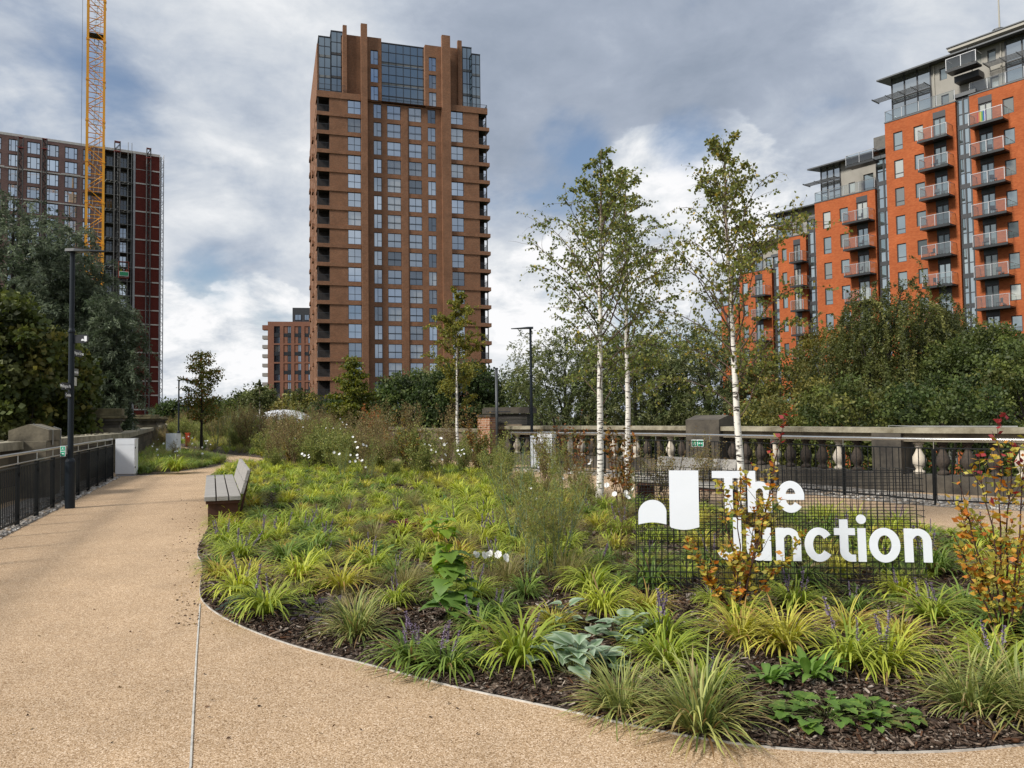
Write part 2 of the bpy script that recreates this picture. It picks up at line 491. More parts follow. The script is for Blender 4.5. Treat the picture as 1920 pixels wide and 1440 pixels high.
# ============================================================ setting
LOW = -6.0        # street level below the viaduct
def fine_mat(name, cols, scale, rough=.9, big=.12, bump=.3, extra=None, bigscale=.35):
    """fine aggregate: bonded gravel"""
    m = bpy.data.materials.new(name); m.use_nodes = True
    nt = m.node_tree; N, L = nt.nodes, nt.links
    b = N['Principled BSDF']; b.inputs['Roughness'].default_value = rough; b.inputs['Specular IOR Level'].default_value = .25
    tc = N.new('ShaderNodeTexCoord')
    vo = N.new('ShaderNodeTexVoronoi'); vo.inputs['Scale'].default_value = scale; L.new(tc.outputs['Object'], vo.inputs['Vector'])
    sx = N.new('ShaderNodeSeparateXYZ'); L.new(vo.outputs['Color'], sx.inputs[0])
    cr = N.new('ShaderNodeValToRGB'); L.new(sx.outputs[0], cr.inputs[0])
    els = cr.color_ramp.elements
    while len(els) < len(cols): els.new(.5)
    for i, (p, c) in enumerate(cols): els[i].position = p; els[i].color = c + (1,)
    nz = N.new('ShaderNodeTexNoise'); nz.inputs['Scale'].default_value = bigscale; nz.inputs['Detail'].default_value = 7; nz.inputs['Roughness'].default_value = .65
    L.new(tc.outputs['Object'], nz.inputs['Vector'])
    mr = N.new('ShaderNodeMapRange'); L.new(nz.outputs[0], mr.inputs[0]); mr.inputs[1].default_value = .3; mr.inputs[2].default_value = .7
    mr.inputs[3].default_value = 1 - big; mr.inputs[4].default_value = 1 + big
    nz2 = N.new('ShaderNodeTexNoise'); nz2.inputs['Scale'].default_value = 2.3; nz2.inputs['Detail'].default_value = 6; nz2.inputs['Roughness'].default_value = .8
    L.new(tc.outputs['Object'], nz2.inputs['Vector'])
    mr2 = N.new('ShaderNodeMapRange'); L.new(nz2.outputs[0], mr2.inputs[0]); mr2.inputs[1].default_value = .3; mr2.inputs[2].default_value = .7
    mr2.inputs[3].default_value = .90; mr2.inputs[4].default_value = 1.10
    mm = N.new('ShaderNodeMath'); mm.operation = 'MULTIPLY'; L.new(mr.outputs[0], mm.inputs[0]); L.new(mr2.outputs[0], mm.inputs[1])
    sc_ = N.new('ShaderNodeVectorMath'); sc_.operation = 'SCALE'; L.new(cr.outputs[0], sc_.inputs[0]); L.new(mm.outputs[0], sc_.inputs['Scale'])
    L.new(sc_.outputs[0], b.inputs['Base Color'])
    bp = N.new('ShaderNodeBump'); bp.inputs['Strength'].default_value = bump; bp.inputs['Distance'].default_value = .004
    L.new(vo.outputs['Distance'], bp.inputs['Height']); bp.invert = True
    L.new(bp.outputs[0], b.inputs['Normal'])
    MATS[name] = m
    return m
PATH = fine_mat('resin_bound_gravel', [(0, (.15, .088, .042)), (.22, (.31, .20, .11)), (.5, (.41, .285, .170)), (.8, (.50, .36, .235)), (1, (.68, .54, .40))], 170, big=.15, bump=.35)
MULCH = fine_mat('bark_mulch_ground', [(0, (.018, .012, .009)), (.4, (.05, .034, .026)), (.75, (.10, .072, .055)), (1, (.26, .21, .17))], 55, big=.25, bump=.8)
PEB = fine_mat('pale_pebble_bed', [(0, (.10, .09, .08)), (.4, (.25, .22, .19)), (1, (.5, .47, .42))], 40, big=.1, bump=.9)
GRASSLOW = mat('rough_grass_ground', (.035, .045, .015), .95, color2=(.075, .08, .035), vscale=.15)

# ground far below, reaching the horizon
m = MB(); m.quad((-1500, -600, LOW), (1500, -600, LOW), (1500, 2400, LOW), (-1500, 2400, LOW))
tag(m.build('ground', GRASSLOW), kind='structure')

# viaduct deck: left and right edges surveyed from the parapets
LWALL = [(-3.9, -9.5), (-10.1, 15.3), (-12.9, 25.5), (-23.4, 50.5), (-36.5, 82), (-44, 98)]
LWALL = WL(LWALL)
RWALL = [(16.5, 2.0), (14.6, 12.0), (12.6, 15.2), (10.85, 16.1), (9.3, 17.2), (8.3, 18.5), (7.4, 20.0), (6.0, 22.2), (4.2, 24.7), (2.0, 26.9), (-.6, 28.6)]
RWALL2 = [(-.6, 28.6), (-4.2, 33.5), (-12.0, 52), (-22, 76), (-31, 98)]
RWALL = WL(RWALL); RWALL2 = WL(RWALL2)
deck = [(-3.9 - .5, -9.5), (14, -9.5), (17.2, 2.0)] + [(x + .5, y + .4) for x, y in RWALL[1:]] + [(x + .4, y) for x, y in RWALL2[1:]] + [(x - .6, y) for x, y in LWALL[::-1][:-1]]
STONE_DK = mat('soot_blackened_sandstone', (.030, .026, .022), .9, color2=(.105, .090, .068), vscale=1.6, bump=.5, bscale=14, detail=9)
STONE_MID = mat('weathered_sandstone', (.075, .064, .045), .9, color2=(.21, .18, .125), vscale=2.2, bump=.4, bscale=16, detail=9)
STONE_TOP = mat('lichen_stained_coping', (.15, .13, .085), .9, color2=(.34, .31, .23), vscale=3.0, bump=.4, bscale=20, detail=9)
STONE_OLD = mat('black_old_baluster_stone', (.022, .018, .015), .9, color2=(.08, .06, .045), vscale=6, bump=.4)
STONE_NEW = mat('pale_new_baluster_stone', (.50, .44, .35), .85, color2=(.62, .56, .47), vscale=4, bump=.2)
m = MB(); m.prism(deck, LOW, -.02)
tag(m.build('viaduct_deck', STONE_DK), kind='structure')
m = MB(); m.quad(*[(x, y, 0.0) for x, y in deck])
tag(m.build('path', PATH), kind='structure')

# ---------------------------------------------------------------- planting bed outlines
def smooth_poly(pts, closed=True, it=3):
    for _ in range(it):
        q = []
        n = len(pts)
        for i in range(n if closed else n - 1):
            a, b = pts[i], pts[(i + 1) % n]
            q.append((a[0] * .75 + b[0] * .25, a[1] * .75 + b[1] * .25)); q.append((a[0] * .25 + b[0] * .75, a[1] * .25 + b[1] * .75))
        if not closed: q = [pts[0]] + q + [pts[-1]]
        pts = q
    return pts
def gp(px, py): v = G(px, py); return (v.x, v.y)
bed1 = [gp(*p) for p in ((382, 1060), (372, 1112), (384, 1137), (440, 1172), (560, 1217), (700, 1249), (850, 1290), (1030, 1326), (1200, 1366), (1400, 1401), (1600, 1414), (1800, 1411), (1920, 1397))]
bed1 += WL([(3.4, 4.02), (4.4, 4.7), (5.5, 5.8), (6.3, 7.4), (6.65, 9.0), (6.5, 10.2), (6.1, 11.4), (4.95, 12.9), (3.9, 13.4), (3.0, 13.2), (2.2, 14.4), (1.4, 17.2), (.4, 20.2), (-1.2, 24.2), (-4.2, 27.2), (-7.0, 28.4), (-9.0, 28.0), (-9.6, 26.0), (-8.7, 22.0), (-6.5, 16.8), (-5.2, 13.6), (-4.55, 11.6), (-3.85, 9.4)])
bed1 = smooth_poly(bed1, True, 2)
def far_bed(front, back): return smooth_poly(front + back, True, 2)
bed2 = smooth_poly([gp(264, 893), gp(300, 889), gp(350, 882), gp(400, 876), gp(440, 866)] + WL([(-12.6, 31.8), (-13.6, 35), (-17.4, 38), (-19.9, 46), (-20.9, 47.5), (-21.6, 46), (-18, 37.5), (-15.6, 32), (-13.6, 27), (-12.4, 23.6)]), True, 2)
bed3 = smooth_poly(WL([(-10.9, 33), (-9.5, 31), (-6.8, 31.2), (-4.0, 32), (-3.9, 34.5), (-7.4, 43), (-11.5, 52.6), (-16, 63), (-22, 75), (-28, 84), (-36, 82), (-31, 68), (-22.6, 52), (-17.5, 42), (-14.0, 37)]), True, 2)
def inside(poly, x, y):
    c = False; n = len(poly); j = n - 1
    for i in range(n):
        xi, yi = poly[i]; xj, yj = poly[j]
        if (yi > y) != (yj > y) and x < (xj - xi) * (y - yi) / (yj - yi) + xi: c = not c
        j = i
    return c
def edge_dist(poly, x, y):
    best = 1e9; n = len(poly)
    for i in range(n):
        ax, ay = poly[i]; bx, by = poly[(i + 1) % n]
        dx, dy = bx - ax, by - ay
        t = max(0, min(1, ((x - ax) * dx + (y - ay) * dy) / (dx * dx + dy * dy + 1e-12)))
        best = min(best, math.hypot(x - ax - t * dx, y - ay - t * dy))
    return best
def bed_z(poly, x, y):
    d = edge_dist(poly, x, y)
    return .015 + .10 * min(1, d / 1.2) + .02 * math.sin(x * 2.3 + y * 1.1) * min(1, d / .4)
def bed_mesh(name, poly, step, material, kind='structure'):
    xs = [p[0] for p in poly]; ys = [p[1] for p in poly]
    import bmesh
    from mathutils.geometry import delaunay_2d_cdt
    rng = random.Random(3)
    pts = [Vector(p) for p in poly]; n = len(pts)
    y = min(ys)
    while y < max(ys):
        st = step * max(1, y / 9)
        x = min(xs)
        while x < max(xs):
            a, b = x + rng.uniform(-.3, .3) * st, y + rng.uniform(-.3, .3) * st
            if inside(poly, a, b) and edge_dist(poly, a, b) > st * .3: pts.append(Vector((a, b)))
            x += st
        y += st
    r = delaunay_2d_cdt(pts, [], [list(range(n))], 1, 1e-4)
    V = [(v.x, v.y, bed_z(poly, v.x, v.y)) for v in r[0]]
    me = bpy.data.meshes.new(name); me.from_pydata(V, [], r[2]); me.update()
    for p in me.polygons: p.use_smooth = True
    o = link_mesh(name, me, material)
    return tag(o, kind=kind)
bed_mesh('planting_bed', bed1, .28, MULCH)
bed_mesh('planting_bed', bed2, .7, MULCH)
bed_mesh('planting_bed', bed3, 1.2, MULCH)

# pale metal edging strip round the bed, and the straight joint in the path
def strip(name, pts, w, z0, z1, material, closed=False):
    m = MB(); n = len(pts)
    L_, R_ = [], []
    for i in range(n):
        a = pts[(i - 1) % n] if closed or i > 0 else pts[i]; b = pts[(i + 1) % n] if closed or i < n - 1 else pts[i]
        dx, dy = b[0] - a[0], b[1] - a[1]; l = math.hypot(dx, dy) or 1
        nx, ny = -dy / l * w / 2, dx / l * w / 2
        L_.append((pts[i][0] + nx, pts[i][1] + ny)); R_.append((pts[i][0] - nx, pts[i][1] - ny))
    for i in range(n if closed else n - 1):
        j = (i + 1) % n
        m.quad(R_[i] + (z1,), R_[j] + (z1,), L_[j] + (z1,), L_[i] + (z1,))
        m.quad(R_[i] + (z0,), R_[j] + (z0,), R_[j] + (z1,), R_[i] + (z1,))
        m.quad(L_[j] + (z0,), L_[i] + (z0,), L_[i] + (z1,), L_[j] + (z1,))
    return m.build(name, material)
EDGE = mat('pale_aluminium_edging', (.50, .48, .44), .6, .1, var=.25, vscale=12)
tag(strip('path_edging', bed1, .007, 0, .010, EDGE, True), kind='structure')
tag(strip('path_edging', bed2, .012, 0, .014, EDGE, True), kind='structure')
tag(strip('path_joint', [gp(375, 1133), gp(368, 1230), gp(362, 1340), gp(357, 1440), (-1.40, 2.9), (-1.2, 1.0), (-1.1, -6)], .010, 0, .006, EDGE), kind='structure')

# ---------------------------------------------------------------- railings
RAILL = [(-2.55, -2.0), (-7.1, 10.7), (-11.0, 21.5)]
RAILL = WL(RAILL)
RAILR = [(12.6, 11.2), (10.9, 12.6), (9.4, 13.75), (8.25, 14.3), (7.45, 15.1), (6.85, 16.3), (6.2, 17.4), (5.5, 18.6), (4.0, 20.8), (2.0, 23.0), (-.6, 25.1)]
RAILR = WL(RAILR)
def resample(pts, step):
    out = [Vector(pts[0])]; acc = 0
    cur = Vector(pts[0]); i = 1
    while i < len(pts):
        b = Vector(pts[i]); d = (b - cur).length
        if acc + d >= step:
            cur = cur + (b - cur) * ((step - acc) / d); out.append(cur.copy()); acc = 0
        else: acc += d; cur = b; i += 1
    return out
PANEL = mat('dark_grey_baluster_steel', (.010, .012, .013), .6, spec=.25, var=.1)
SINGLE = {}
def railing(name, pts, step, label, toprail, pins_z, gap, shift=(0, 0)):
    P = resample(pts, step)
    root = empty(name, (P[0].x, P[0].y, 0), label=label, cat='railing')
    o = P[0]
    def loc(v, z): return (v.x - o.x, v.y - o.y, z)
    m = MB(); m.tube([loc(p, 1.11) for p in P], .024, 8); m.build('handrail', STEEL, root, smooth=True)
    if pins_z:
        m = MB(); m.tube([loc(p, .965) for p in P], .010, 6); m.build('lower_rail', STEEL, root, smooth=True)
    # one post, one baluster panel; each repeat is its own object
    for i, p in enumerate(P):
        nx = P[min(i + 1, len(P) - 1)] - P[max(i - 1, 0)]; a = math.atan2(nx.y, nx.x)
        key = name + 'post'
        if key not in SINGLE:
            m = MB(); m.box(-.011, .011, -.035, .035, 0, toprail + .03); m.box(-.035, .035, -.05, .05, 0, .012)
            m.box(-.03, .03, -.02, .02, toprail - .12, toprail - .09); m.box(-.03, .03, -.02, .02, .16, .19)
            SINGLE[key] = m.mesh('post')
            m = MB(); m.tube([(0, 0, toprail + .03), (0, 0, 1.1)], .009, 6); SINGLE[key + 'p'] = m.mesh('pin')
        q = link_mesh('post', SINGLE[key], PANEL, root, loc(p, 0), a)
        link_mesh('handrail_pin', SINGLE[key + 'p'], STEEL, root, loc(p, 0), a)
    for i in range(len(P) - 1):
        d = P[i + 1] - P[i]; l = d.length; a = math.atan2(d.y, d.x)
        m = MB()
        m.box(.03, l - .03, -.012, .012, toprail - .02, toprail); m.box(.03, l - .03, -.012, .012, .07, .095)
        k = max(2, int(round((l - .06) / gap)))
        for j in range(k + 1):
            x = .03 + (l - .06) * j / k
            m.box(x - .006, x + .006, -.006, .006, .0955, toprail - .0205)
        m.build('baluster_panel', PANEL, root, loc=loc(P[i], 0), rz=a)
    return root
railing('railing', RAILL, 1.24, 'dark railing with stainless handrail along the left edge of the path by the lamp post', .92, True, .095)
railing('railing', RAILR, 1.75, 'dark railing with stainless handrail in front of the stone balustrade on the right', .97, False, .12)

# pebble strips at the railing feet
def offset_line(pts, d):
    out = []
    for i, p in enumerate(pts):
        a = pts[max(i - 1, 0)]; b = pts[min(i + 1, len(pts) - 1)]
        dx, dy = b[0] - a[0], b[1] - a[1]; l = math.hypot(dx, dy)
        out.append((p[0] - dy / l * d, p[1] + dx / l * d))
    return out
def band(name, A, B, z, material, kind='structure'):
    m = MB()
    for i in range(len(A) - 1): m.quad(A[i] + (z,), A[i + 1] + (z,), B[i + 1] + (z,), B[i] + (z,))
    return tag(m.build(name, material), kind=kind)
SL = smooth_poly(RAILL, False, 1); SR = smooth_poly(RAILR, False, 1)
band('pebble_bed', offset_line(SL, -.10), offset_line(SL, .9), .004, PEB)
band('pebble_bed', offset_line(SR, .22), offset_line(SR, -1.6), .004, PEB)
def scatter_stones(name, line, lo, hi, dens, size, mats_cols, seed, label, yfall=12.0, cat=None):
    rng = np.random.default_rng(seed); q = QM()
    oct_ = np.array([[1, 0, 0], [0, 1, 0], [-1, 0, 0], [0, -1, 0], [.7, .7, .75], [-.7, .7, .75], [-.7, -.7, .75], [.7, -.7, .75], [.8, .8, -.5], [-.8, .8, -.5], [-.8, -.8, -.5], [.8, -.8, -.5]], float)
    Fq = np.array([[4, 5, 6, 7], [8, 9, 5, 4], [9, 10, 6, 5], [10, 11, 7, 6], [11, 8, 4, 7]])
    for i in range(len(line) - 1):
        a = np.array(line[i]); b = np.array(line[i + 1]); d = b - a; l = np.linalg.norm(d)
        if l < 1e-6: continue
        nv = np.array([-d[1], d[0]]) / l
        ym = (a[1] + b[1]) / 2
        n = int(l * dens * min(1, (yfall / max(ym, 4)) ** 1.2))
        s_ = size * max(1, (ym / yfall) ** .5)
        t = rng.random(n); w = rng.uniform(min(lo, hi), max(lo, hi), n)
        for k in range(n):
            c = a + d * t[k] + nv * w[k]
            sz = s_ * rng.uniform(.5, 1.3); an = rng.uniform(0, 6.3)
            M_ = np.array([[math.cos(an), -math.sin(an), 0], [math.sin(an), math.cos(an), 0], [0, 0, 1]])
            V = (oct_ * [sz, sz * rng.uniform(.5, .9), sz * rng.uniform(.4, .7)]) @ M_.T + [c[0], c[1], sz * .35 + .004]
            V += rng.normal(0, sz * .08, V.shape)
            cc = np.array(mats_cols[rng.integers(len(mats_cols))]) * rng.uniform(.75, 1.2)
            q.add(V, Fq, cc)
    o = link_mesh(name, q.mesh(name), WOODV)
    return tag(o, kind='stuff', label=label, cat=cat)
PC = [(.42, .39, .35), (.30, .27, .24), (.20, .18, .16), (.55, .52, .48), (.34, .27, .2)]
scatter_stones('pebbles', SL, -.11, .5, 260, .026, PC, 5, 'pale loose pebbles along the foot of the left railing', cat='pebbles')
scatter_stones('pebbles', SR, .18, -.9, 200, .03, PC, 6, 'pale loose pebbles along the foot of the right railing', cat='pebbles')

# ---------------------------------------------------------------- left stone parapet
def wall_run(root, o, pts, w, z0, z1, name, material, bev=.012, label=None):
    m = MB(); A = offset_line(pts, w / 2); B = offset_line(pts, -w / 2)
    for i in range(len(pts) - 1):
        a, b, c, d = A[i], A[i + 1], B[i + 1], B[i]
        s = [(p[0] - o[0], p[1] - o[1]) for p in (a, b, c, d)]
        m.quad(*[q + (z1,) for q in s]); m.quad(*[q + (z0,) for q in s][::-1])
        m.quad(s[1] + (z0,), s[0] + (z0,), s[0] + (z1,), s[1] + (z1,)); m.quad(s[3] + (z0,), s[2] + (z0,), s[2] + (z1,), s[3] + (z1,))
        if i == 0: m.quad(s[0] + (z0,), s[3] + (z0,), s[3] + (z1,), s[0] + (z1,))
        if i == len(pts) - 2: m.quad(s[2] + (z0,), s[1] + (z0,), s[1] + (z1,), s[2] + (z1,))
    return m.build(name, material, root)
PARA_STONE = brick_mat('coursed_blackened_ashlar', (.045, .037, .029), (.11, .092, .062), (.015, .013, .011), .62, .3, .35)
lw = [Vector(p) for p in LWALL]
root = empty('stone_parapet', (LWALL[0][0], LWALL[0][1], 0), label='low blackened stone parapet wall behind the left railing', cat='parapet')
wall_run(root, LWALL[0], LWALL, .42, -.02, 1.03, 'wall', PARA_STONE)
wall_run(root, LWALL[0], LWALL, .56, 1.032, 1.2, 'coping', STONE_TOP)
rr = random.Random(8)
for p in resample(LWALL[1:3], .38):
    m = MB(); m.cbox((p.x - LWALL[0][0] - .1 + rr.uniform(-.05, .05), p.y - LWALL[0][1], 1.215), rr.uniform(.06, .13), rr.uniform(.05, .1), .035, rr.uniform(0, 3))
    m.build('coping_stone', STONE_TOP, root)
# pier with a sloping cap right behind the railing
def seg_angle(p, q): return math.atan2(q[1] - p[1], q[0] - p[0])
aL = seg_angle(LWALL[0], LWALL[1])
c = AT(66, 800, 16.8)
root = empty('stone_pier', (c.x, 16.8, 0), aL, label='square stone pier with a sloping cap rising from the left parapet', cat='stone pier')
m = MB(); m.box(-.46, .46, -.36, .36, -.02, 1.2022); m.build('base', STONE_MID, root, bevel=.01)
m = MB(); m.box(-.40, .40, -.38, .38, 1.205, 1.43)
m.quad((-.40, -.38, 1.43), (.40, -.38, 1.43), (.40, 0, 1.56), (-.40, 0, 1.56)); m.quad((-.40, 0, 1.56), (.40, 0, 1.56), (.40, .38, 1.43), (-.40, .38, 1.43))
m.quad((.40, -.38, 1.43), (.40, .38, 1.43), (.40, 0, 1.56)); m.quad((-.40, .38, 1.43), (-.40, -.38, 1.43), (-.40, 0, 1.56))
m.build('cap', STONE_MID, root)
LEAD = mat('lead_flashing', (.30, .30, .29), .5, .4, var=.2)
m = MB(); m.box(-.16, -.10, -.387, -.381, 1.10, 1.432); m.quad((-.16, -.385, 1.436), (-.10, -.385, 1.436), (-.10, 0, 1.568), (-.16, 0, 1.568)); m.build('lead_strap', LEAD, root)
m = MB(); m.tube([(.38, -.392, .1), (.38, -.392, 1.44), (.37, -.25, 1.49)], .012, 6); m.build('cable', LEAD, root)
# big bracketed piers further along
def big_pier(x, y, ang, s, label, zt=2.0):
    root = empty('viaduct_pier', (x, y, 0), ang, label=label, cat='stone pier', group='bracketed viaduct piers')
    m = MB(); m.box(-.66 * s, .66 * s, -.6 * s, .6 * s, -.02, 1.30); m.box(-.62 * s, .62 * s, -.55 * s, .55 * s, 1.302, 1.36); m.build('base', STONE_MID, root)
    m = MB(); m.box(-.60 * s, .60 * s, -.52 * s, .52 * s, 1.362, 1.5); m.box(-.66 * s, .66 * s, -.58 * s, .58 * s, 1.502, 1.6); m.box(-.78 * s, .78 * s, -.7 * s, .7 * s, 1.602, 1.70)
    m.build('corbels', STONE_DK, root)  # blackened stone, its dark tone also paints in the shadow under the cap
    m = MB(); m.box(-.84 * s, .84 * s, -.78 * s, .78 * s, 1.702, 1.80); m.box(-.70 * s, .70 * s, -.66 * s, .66 * s, 1.802, zt); m.build('cap', STONE_TOP_D, root, bevel=.02)
    return root
STONE_TOP_D = mat('mossy_dark_cap_stone', (.07, .060, .030), .9, color2=(.22, .185, .10), vscale=2.5, bump=.4, detail=9)
aF = seg_angle(LWALL[2], LWALL[3])
big_pier(*W(-14.25, 27.2), aF, .80, 'nearest bracketed dark stone pier on the left parapet, by the light grey cabinet', 2.06)
big_pier(*W(-21.0, 44.5), aF, 1.0, 'second bracketed dark stone pier along the left parapet', 1.95)
big_pier(*W(-26.6, 58.0), aF, 1.0, 'farthest bracketed dark stone pier along the left parapet', 1.9)

# ---------------------------------------------------------------- right stone balustrade
ro = RWALL[0]
root = empty('stone_balustrade', (ro[0], ro[1], 0), label='old blackened stone balustrade with some pale new balusters behind the right railing', cat='balustrade')
RB = smooth_poly(RWALL, False, 1)
wall_run(root, ro, RB, .52, -.02, .34, 'plinth', STONE_DK)
wall_run(root, ro, RB, .40, .99, 1.16, 'frieze', STONE_MID)
wall_run(root, ro, RB, .60, 1.162, 1.27, 'coping', STONE_TOP)
prof = [(.105, 0), (.105, .07), (.07, .09), (.06, .12), (.085, .17), (.125, .26), (.135, .33), (.115, .41), (.075, .50), (.055, .56), (.05, .60), (.075, .63), (.075, .66), (.055, .68), (.10, .70), (.10, .755)]
prof = [(a, b * .852) for a, b in prof]
m = MB(); m.lathe((0, 0, .342), prof, 14); bme = m.mesh('baluster', True); bme2 = bme.copy()
bme.materials.append(STONE_OLD); bme2.materials.append(STONE_NEW)
solid = []
pier_at = [(8.75, 17.85, .30), (5.80, 22.5, .55), (12.6, 15.2, .35)]
pier_at = [W(a, b) + (c,) for a, b, c in pier_at]
cnt = 0
for i, p in enumerate(resample(RB, .44)):
    if any(math.hypot(p.x - a, p.y - b) < r + .12 for a, b, r in pier_at): continue
    if p.y < 9: continue
    pale = (i % 4 == 1) or (p.x < 3.6 and i % 3 != 0)
    o = bpy.data.objects.new('baluster', bme2 if pale else bme); COL.objects.link(o); o.parent = root; o.location = (p.x - ro[0], p.y - ro[1], 0)
    if pale: tag(o, label='pale new stone baluster')
for (x, y, r), h in zip(pier_at, (1.155, 1.44, 1.155)):
    a = seg_angle((8.3, 18.5), (9.3, 17.2)) if h < 1.3 else seg_angle((4.2, 24.7), (6.0, 22.2))
    m = MB(); ro_ = (x - ro[0], y - ro[1])
    m.cbox((0, 0, h / 2 + .002), 2 * r, .56 if h < 1.3 else .8, h)
    if h > 1.3:
        w, t = r, .4
        m.quad((-w, -t, h + .004), (w, -t, h + .004), (w, 0, h + .12), (-w, 0, h + .12)); m.quad((-w, 0, h + .12), (w, 0, h + .12), (w, t, h + .004), (-w, t, h + .004))
        m.quad((w, -t, h + .004), (w, t, h + .004), (w, 0, h + .12)); m.quad((-w, t, h + .004), (-w, -t, h + .004), (-w, 0, h + .12))
    m.build('pier', STONE_DK, root, loc=(ro_[0], ro_[1], 0), rz=a)
m = MB(); pp = [Vector((W(a, b)[0] - ro[0], W(a, b)[1] - ro[1], c)) for a, b, c in ((8.6, 17.75, .2), (8.55, 17.6, 1.31), (8.9, 17.3, 1.295), (10.5, 16.1, 1.29))]
m.tube(pp, .012, 6); m.build('cable', LEAD, root)

# wall continuing beyond, brick pier, shelter frame
root = empty('stone_wall', (RWALL2[0][0], RWALL2[0][1], 0), label='weathered low stone wall running away behind the shrubs at the centre', cat='wall')
wall_run(root, RWALL2[0], RWALL2, .5, -.02, 1.05, 'wall', brick_mat('coursed_weathered_ashlar', (.085, .068, .05), (.15, .12, .085), (.03, .026, .02), .7, .33, .3))
wall_run(root, RWALL2[0], RWALL2, .6, 1.052, 1.17, 'coping', STONE_MID)
c = AT(912, 800, 25.8)
root = empty('brick_pier', (c.x, c.y, 0), -.3, label='square pier of reddish brick beside the dark timber hut', cat='brick pier')
m = MB(); m.box(-.20, .22, -.3, .3, -.02, 1.58); m.build('shaft', brick_mat('pinkish_red_brick', (.30, .13, .075), (.42, .22, .13), (.45, .38, .3), .225, .075, .15), root)
m = MB(); m.box(-.24, .26, -.34, .34, 1.582, 1.66); m.build('cap', STONE_DK, root)
c = AT(948, 800, 26.4)
root = empty('timber_hut', (c.x + .15, c.y + .3, 0), -.25, label='dark timber hut end with flat roof behind the railing, below the steel pole', cat='hut')
DKW = mat('black_weathered_timber', (.018, .017, .015), .85, color2=(.06, .055, .048), vscale=3, stretch=(1, 1, 14), bump=.4)
m = MB()
for k in range(9): m.box(-.72, .72, -.5 + .002 * (k % 2), .5, .02 + k * .185, .02 + k * .185 + .175)
m.build('boards', DKW, root)
m = MB(); m.box(-.82, .82, -.6, .6, 1.69, 1.86); m.box(-.78, .78, -.56, .56, 1.862, 1.9); m.build('roof', STONE_DK, root)
m = MB(); m.box(-.30, .55, -.507, -.503, 1.12, 1.32); m.build('pale_board', mat('pale_plank', (.16, .12, .08), .8, var=.3), root)
c = AT(932, 812, 25.4)
root = empty('steel_pole', (c.x, c.y, 0), label='plain grey steel pole standing in front of the timber hut', cat='pole')
m = MB(); m.tube([(0, 0, 0), (0, 0, 3.15)], .05, 10); m.build('shaft', mat('galvanised_grey_pole', (.06, .065, .07), .5, .4), root, smooth=True)
m = MB(); m.tube([(-.35, 0, 1.75), (.45, 0, 1.75)], .02, 6); m.build('bracket', METAL_DK, root)
m = MB(); m.tube([(0, 0, 3.151), (0, 0, 3.19)], .062, 10); m.build('pole_cap', METAL_DK, root)
# ============================================================ street furniture
NAVY = mat('dark_blue_black_paint', (.007, .012, .018), .5, spec=.3, var=.1, vscale=6)
SIGN_DK = mat('matt_black_sign_face', (.014, .016, .02), .5)
SIGN_WH = mat('white_sign_lettering', (.80, .82, .84), .5)
def text_part(name, body, size, parent, loc, rot, material, ext=.001, align='CENTER'):
    cu = bpy.data.curves.new(name, 'FONT'); cu.body = body; cu.size = size; cu.extrude = ext; cu.align_x = align; cu.align_y = 'CENTER'; cu.offset = size * .018
    tmp = bpy.data.objects.new(name, cu); COL.objects.link(tmp)
    dg = bpy.context.evaluated_depsgraph_get()
    me = bpy.data.meshes.new_from_object(tmp.evaluated_get(dg))
    bpy.data.objects.remove(tmp)
    o = link_mesh(name, me, material, parent); o.location = loc; o.rotation_euler = rot
    return o
def logo_polys():
    """the place's mark: tall block with a bulging foot, low dome with a hollow foot; unit height 1, widths as in the photo"""
    tall = [(.56, 1.0), (1.08, 1.0)]
    n = 14
    for i in range(n + 1):
        t = PI * i / n
    tall = [(.56, 1.0), (.56, .06)] + [(.56 + .52 * i / n, .06 - .06 * math.sin(PI * i / n)) for i in range(1, n)] + [(1.08, .06), (1.08, 1.0)]
    dome = [(0, .09)] + [(.495 * i / n, .09 + .05 * math.sin(PI * i / n)) for i in range(1, n)] + [(.495, .09), (.495, .30)]
    dome += [(.2475 + .2475 * math.cos(PI * i / n), .30 + .20 * math.sin(PI * i / n)) for i in range(1, n)] + [(0, .30)]
    return tall, dome
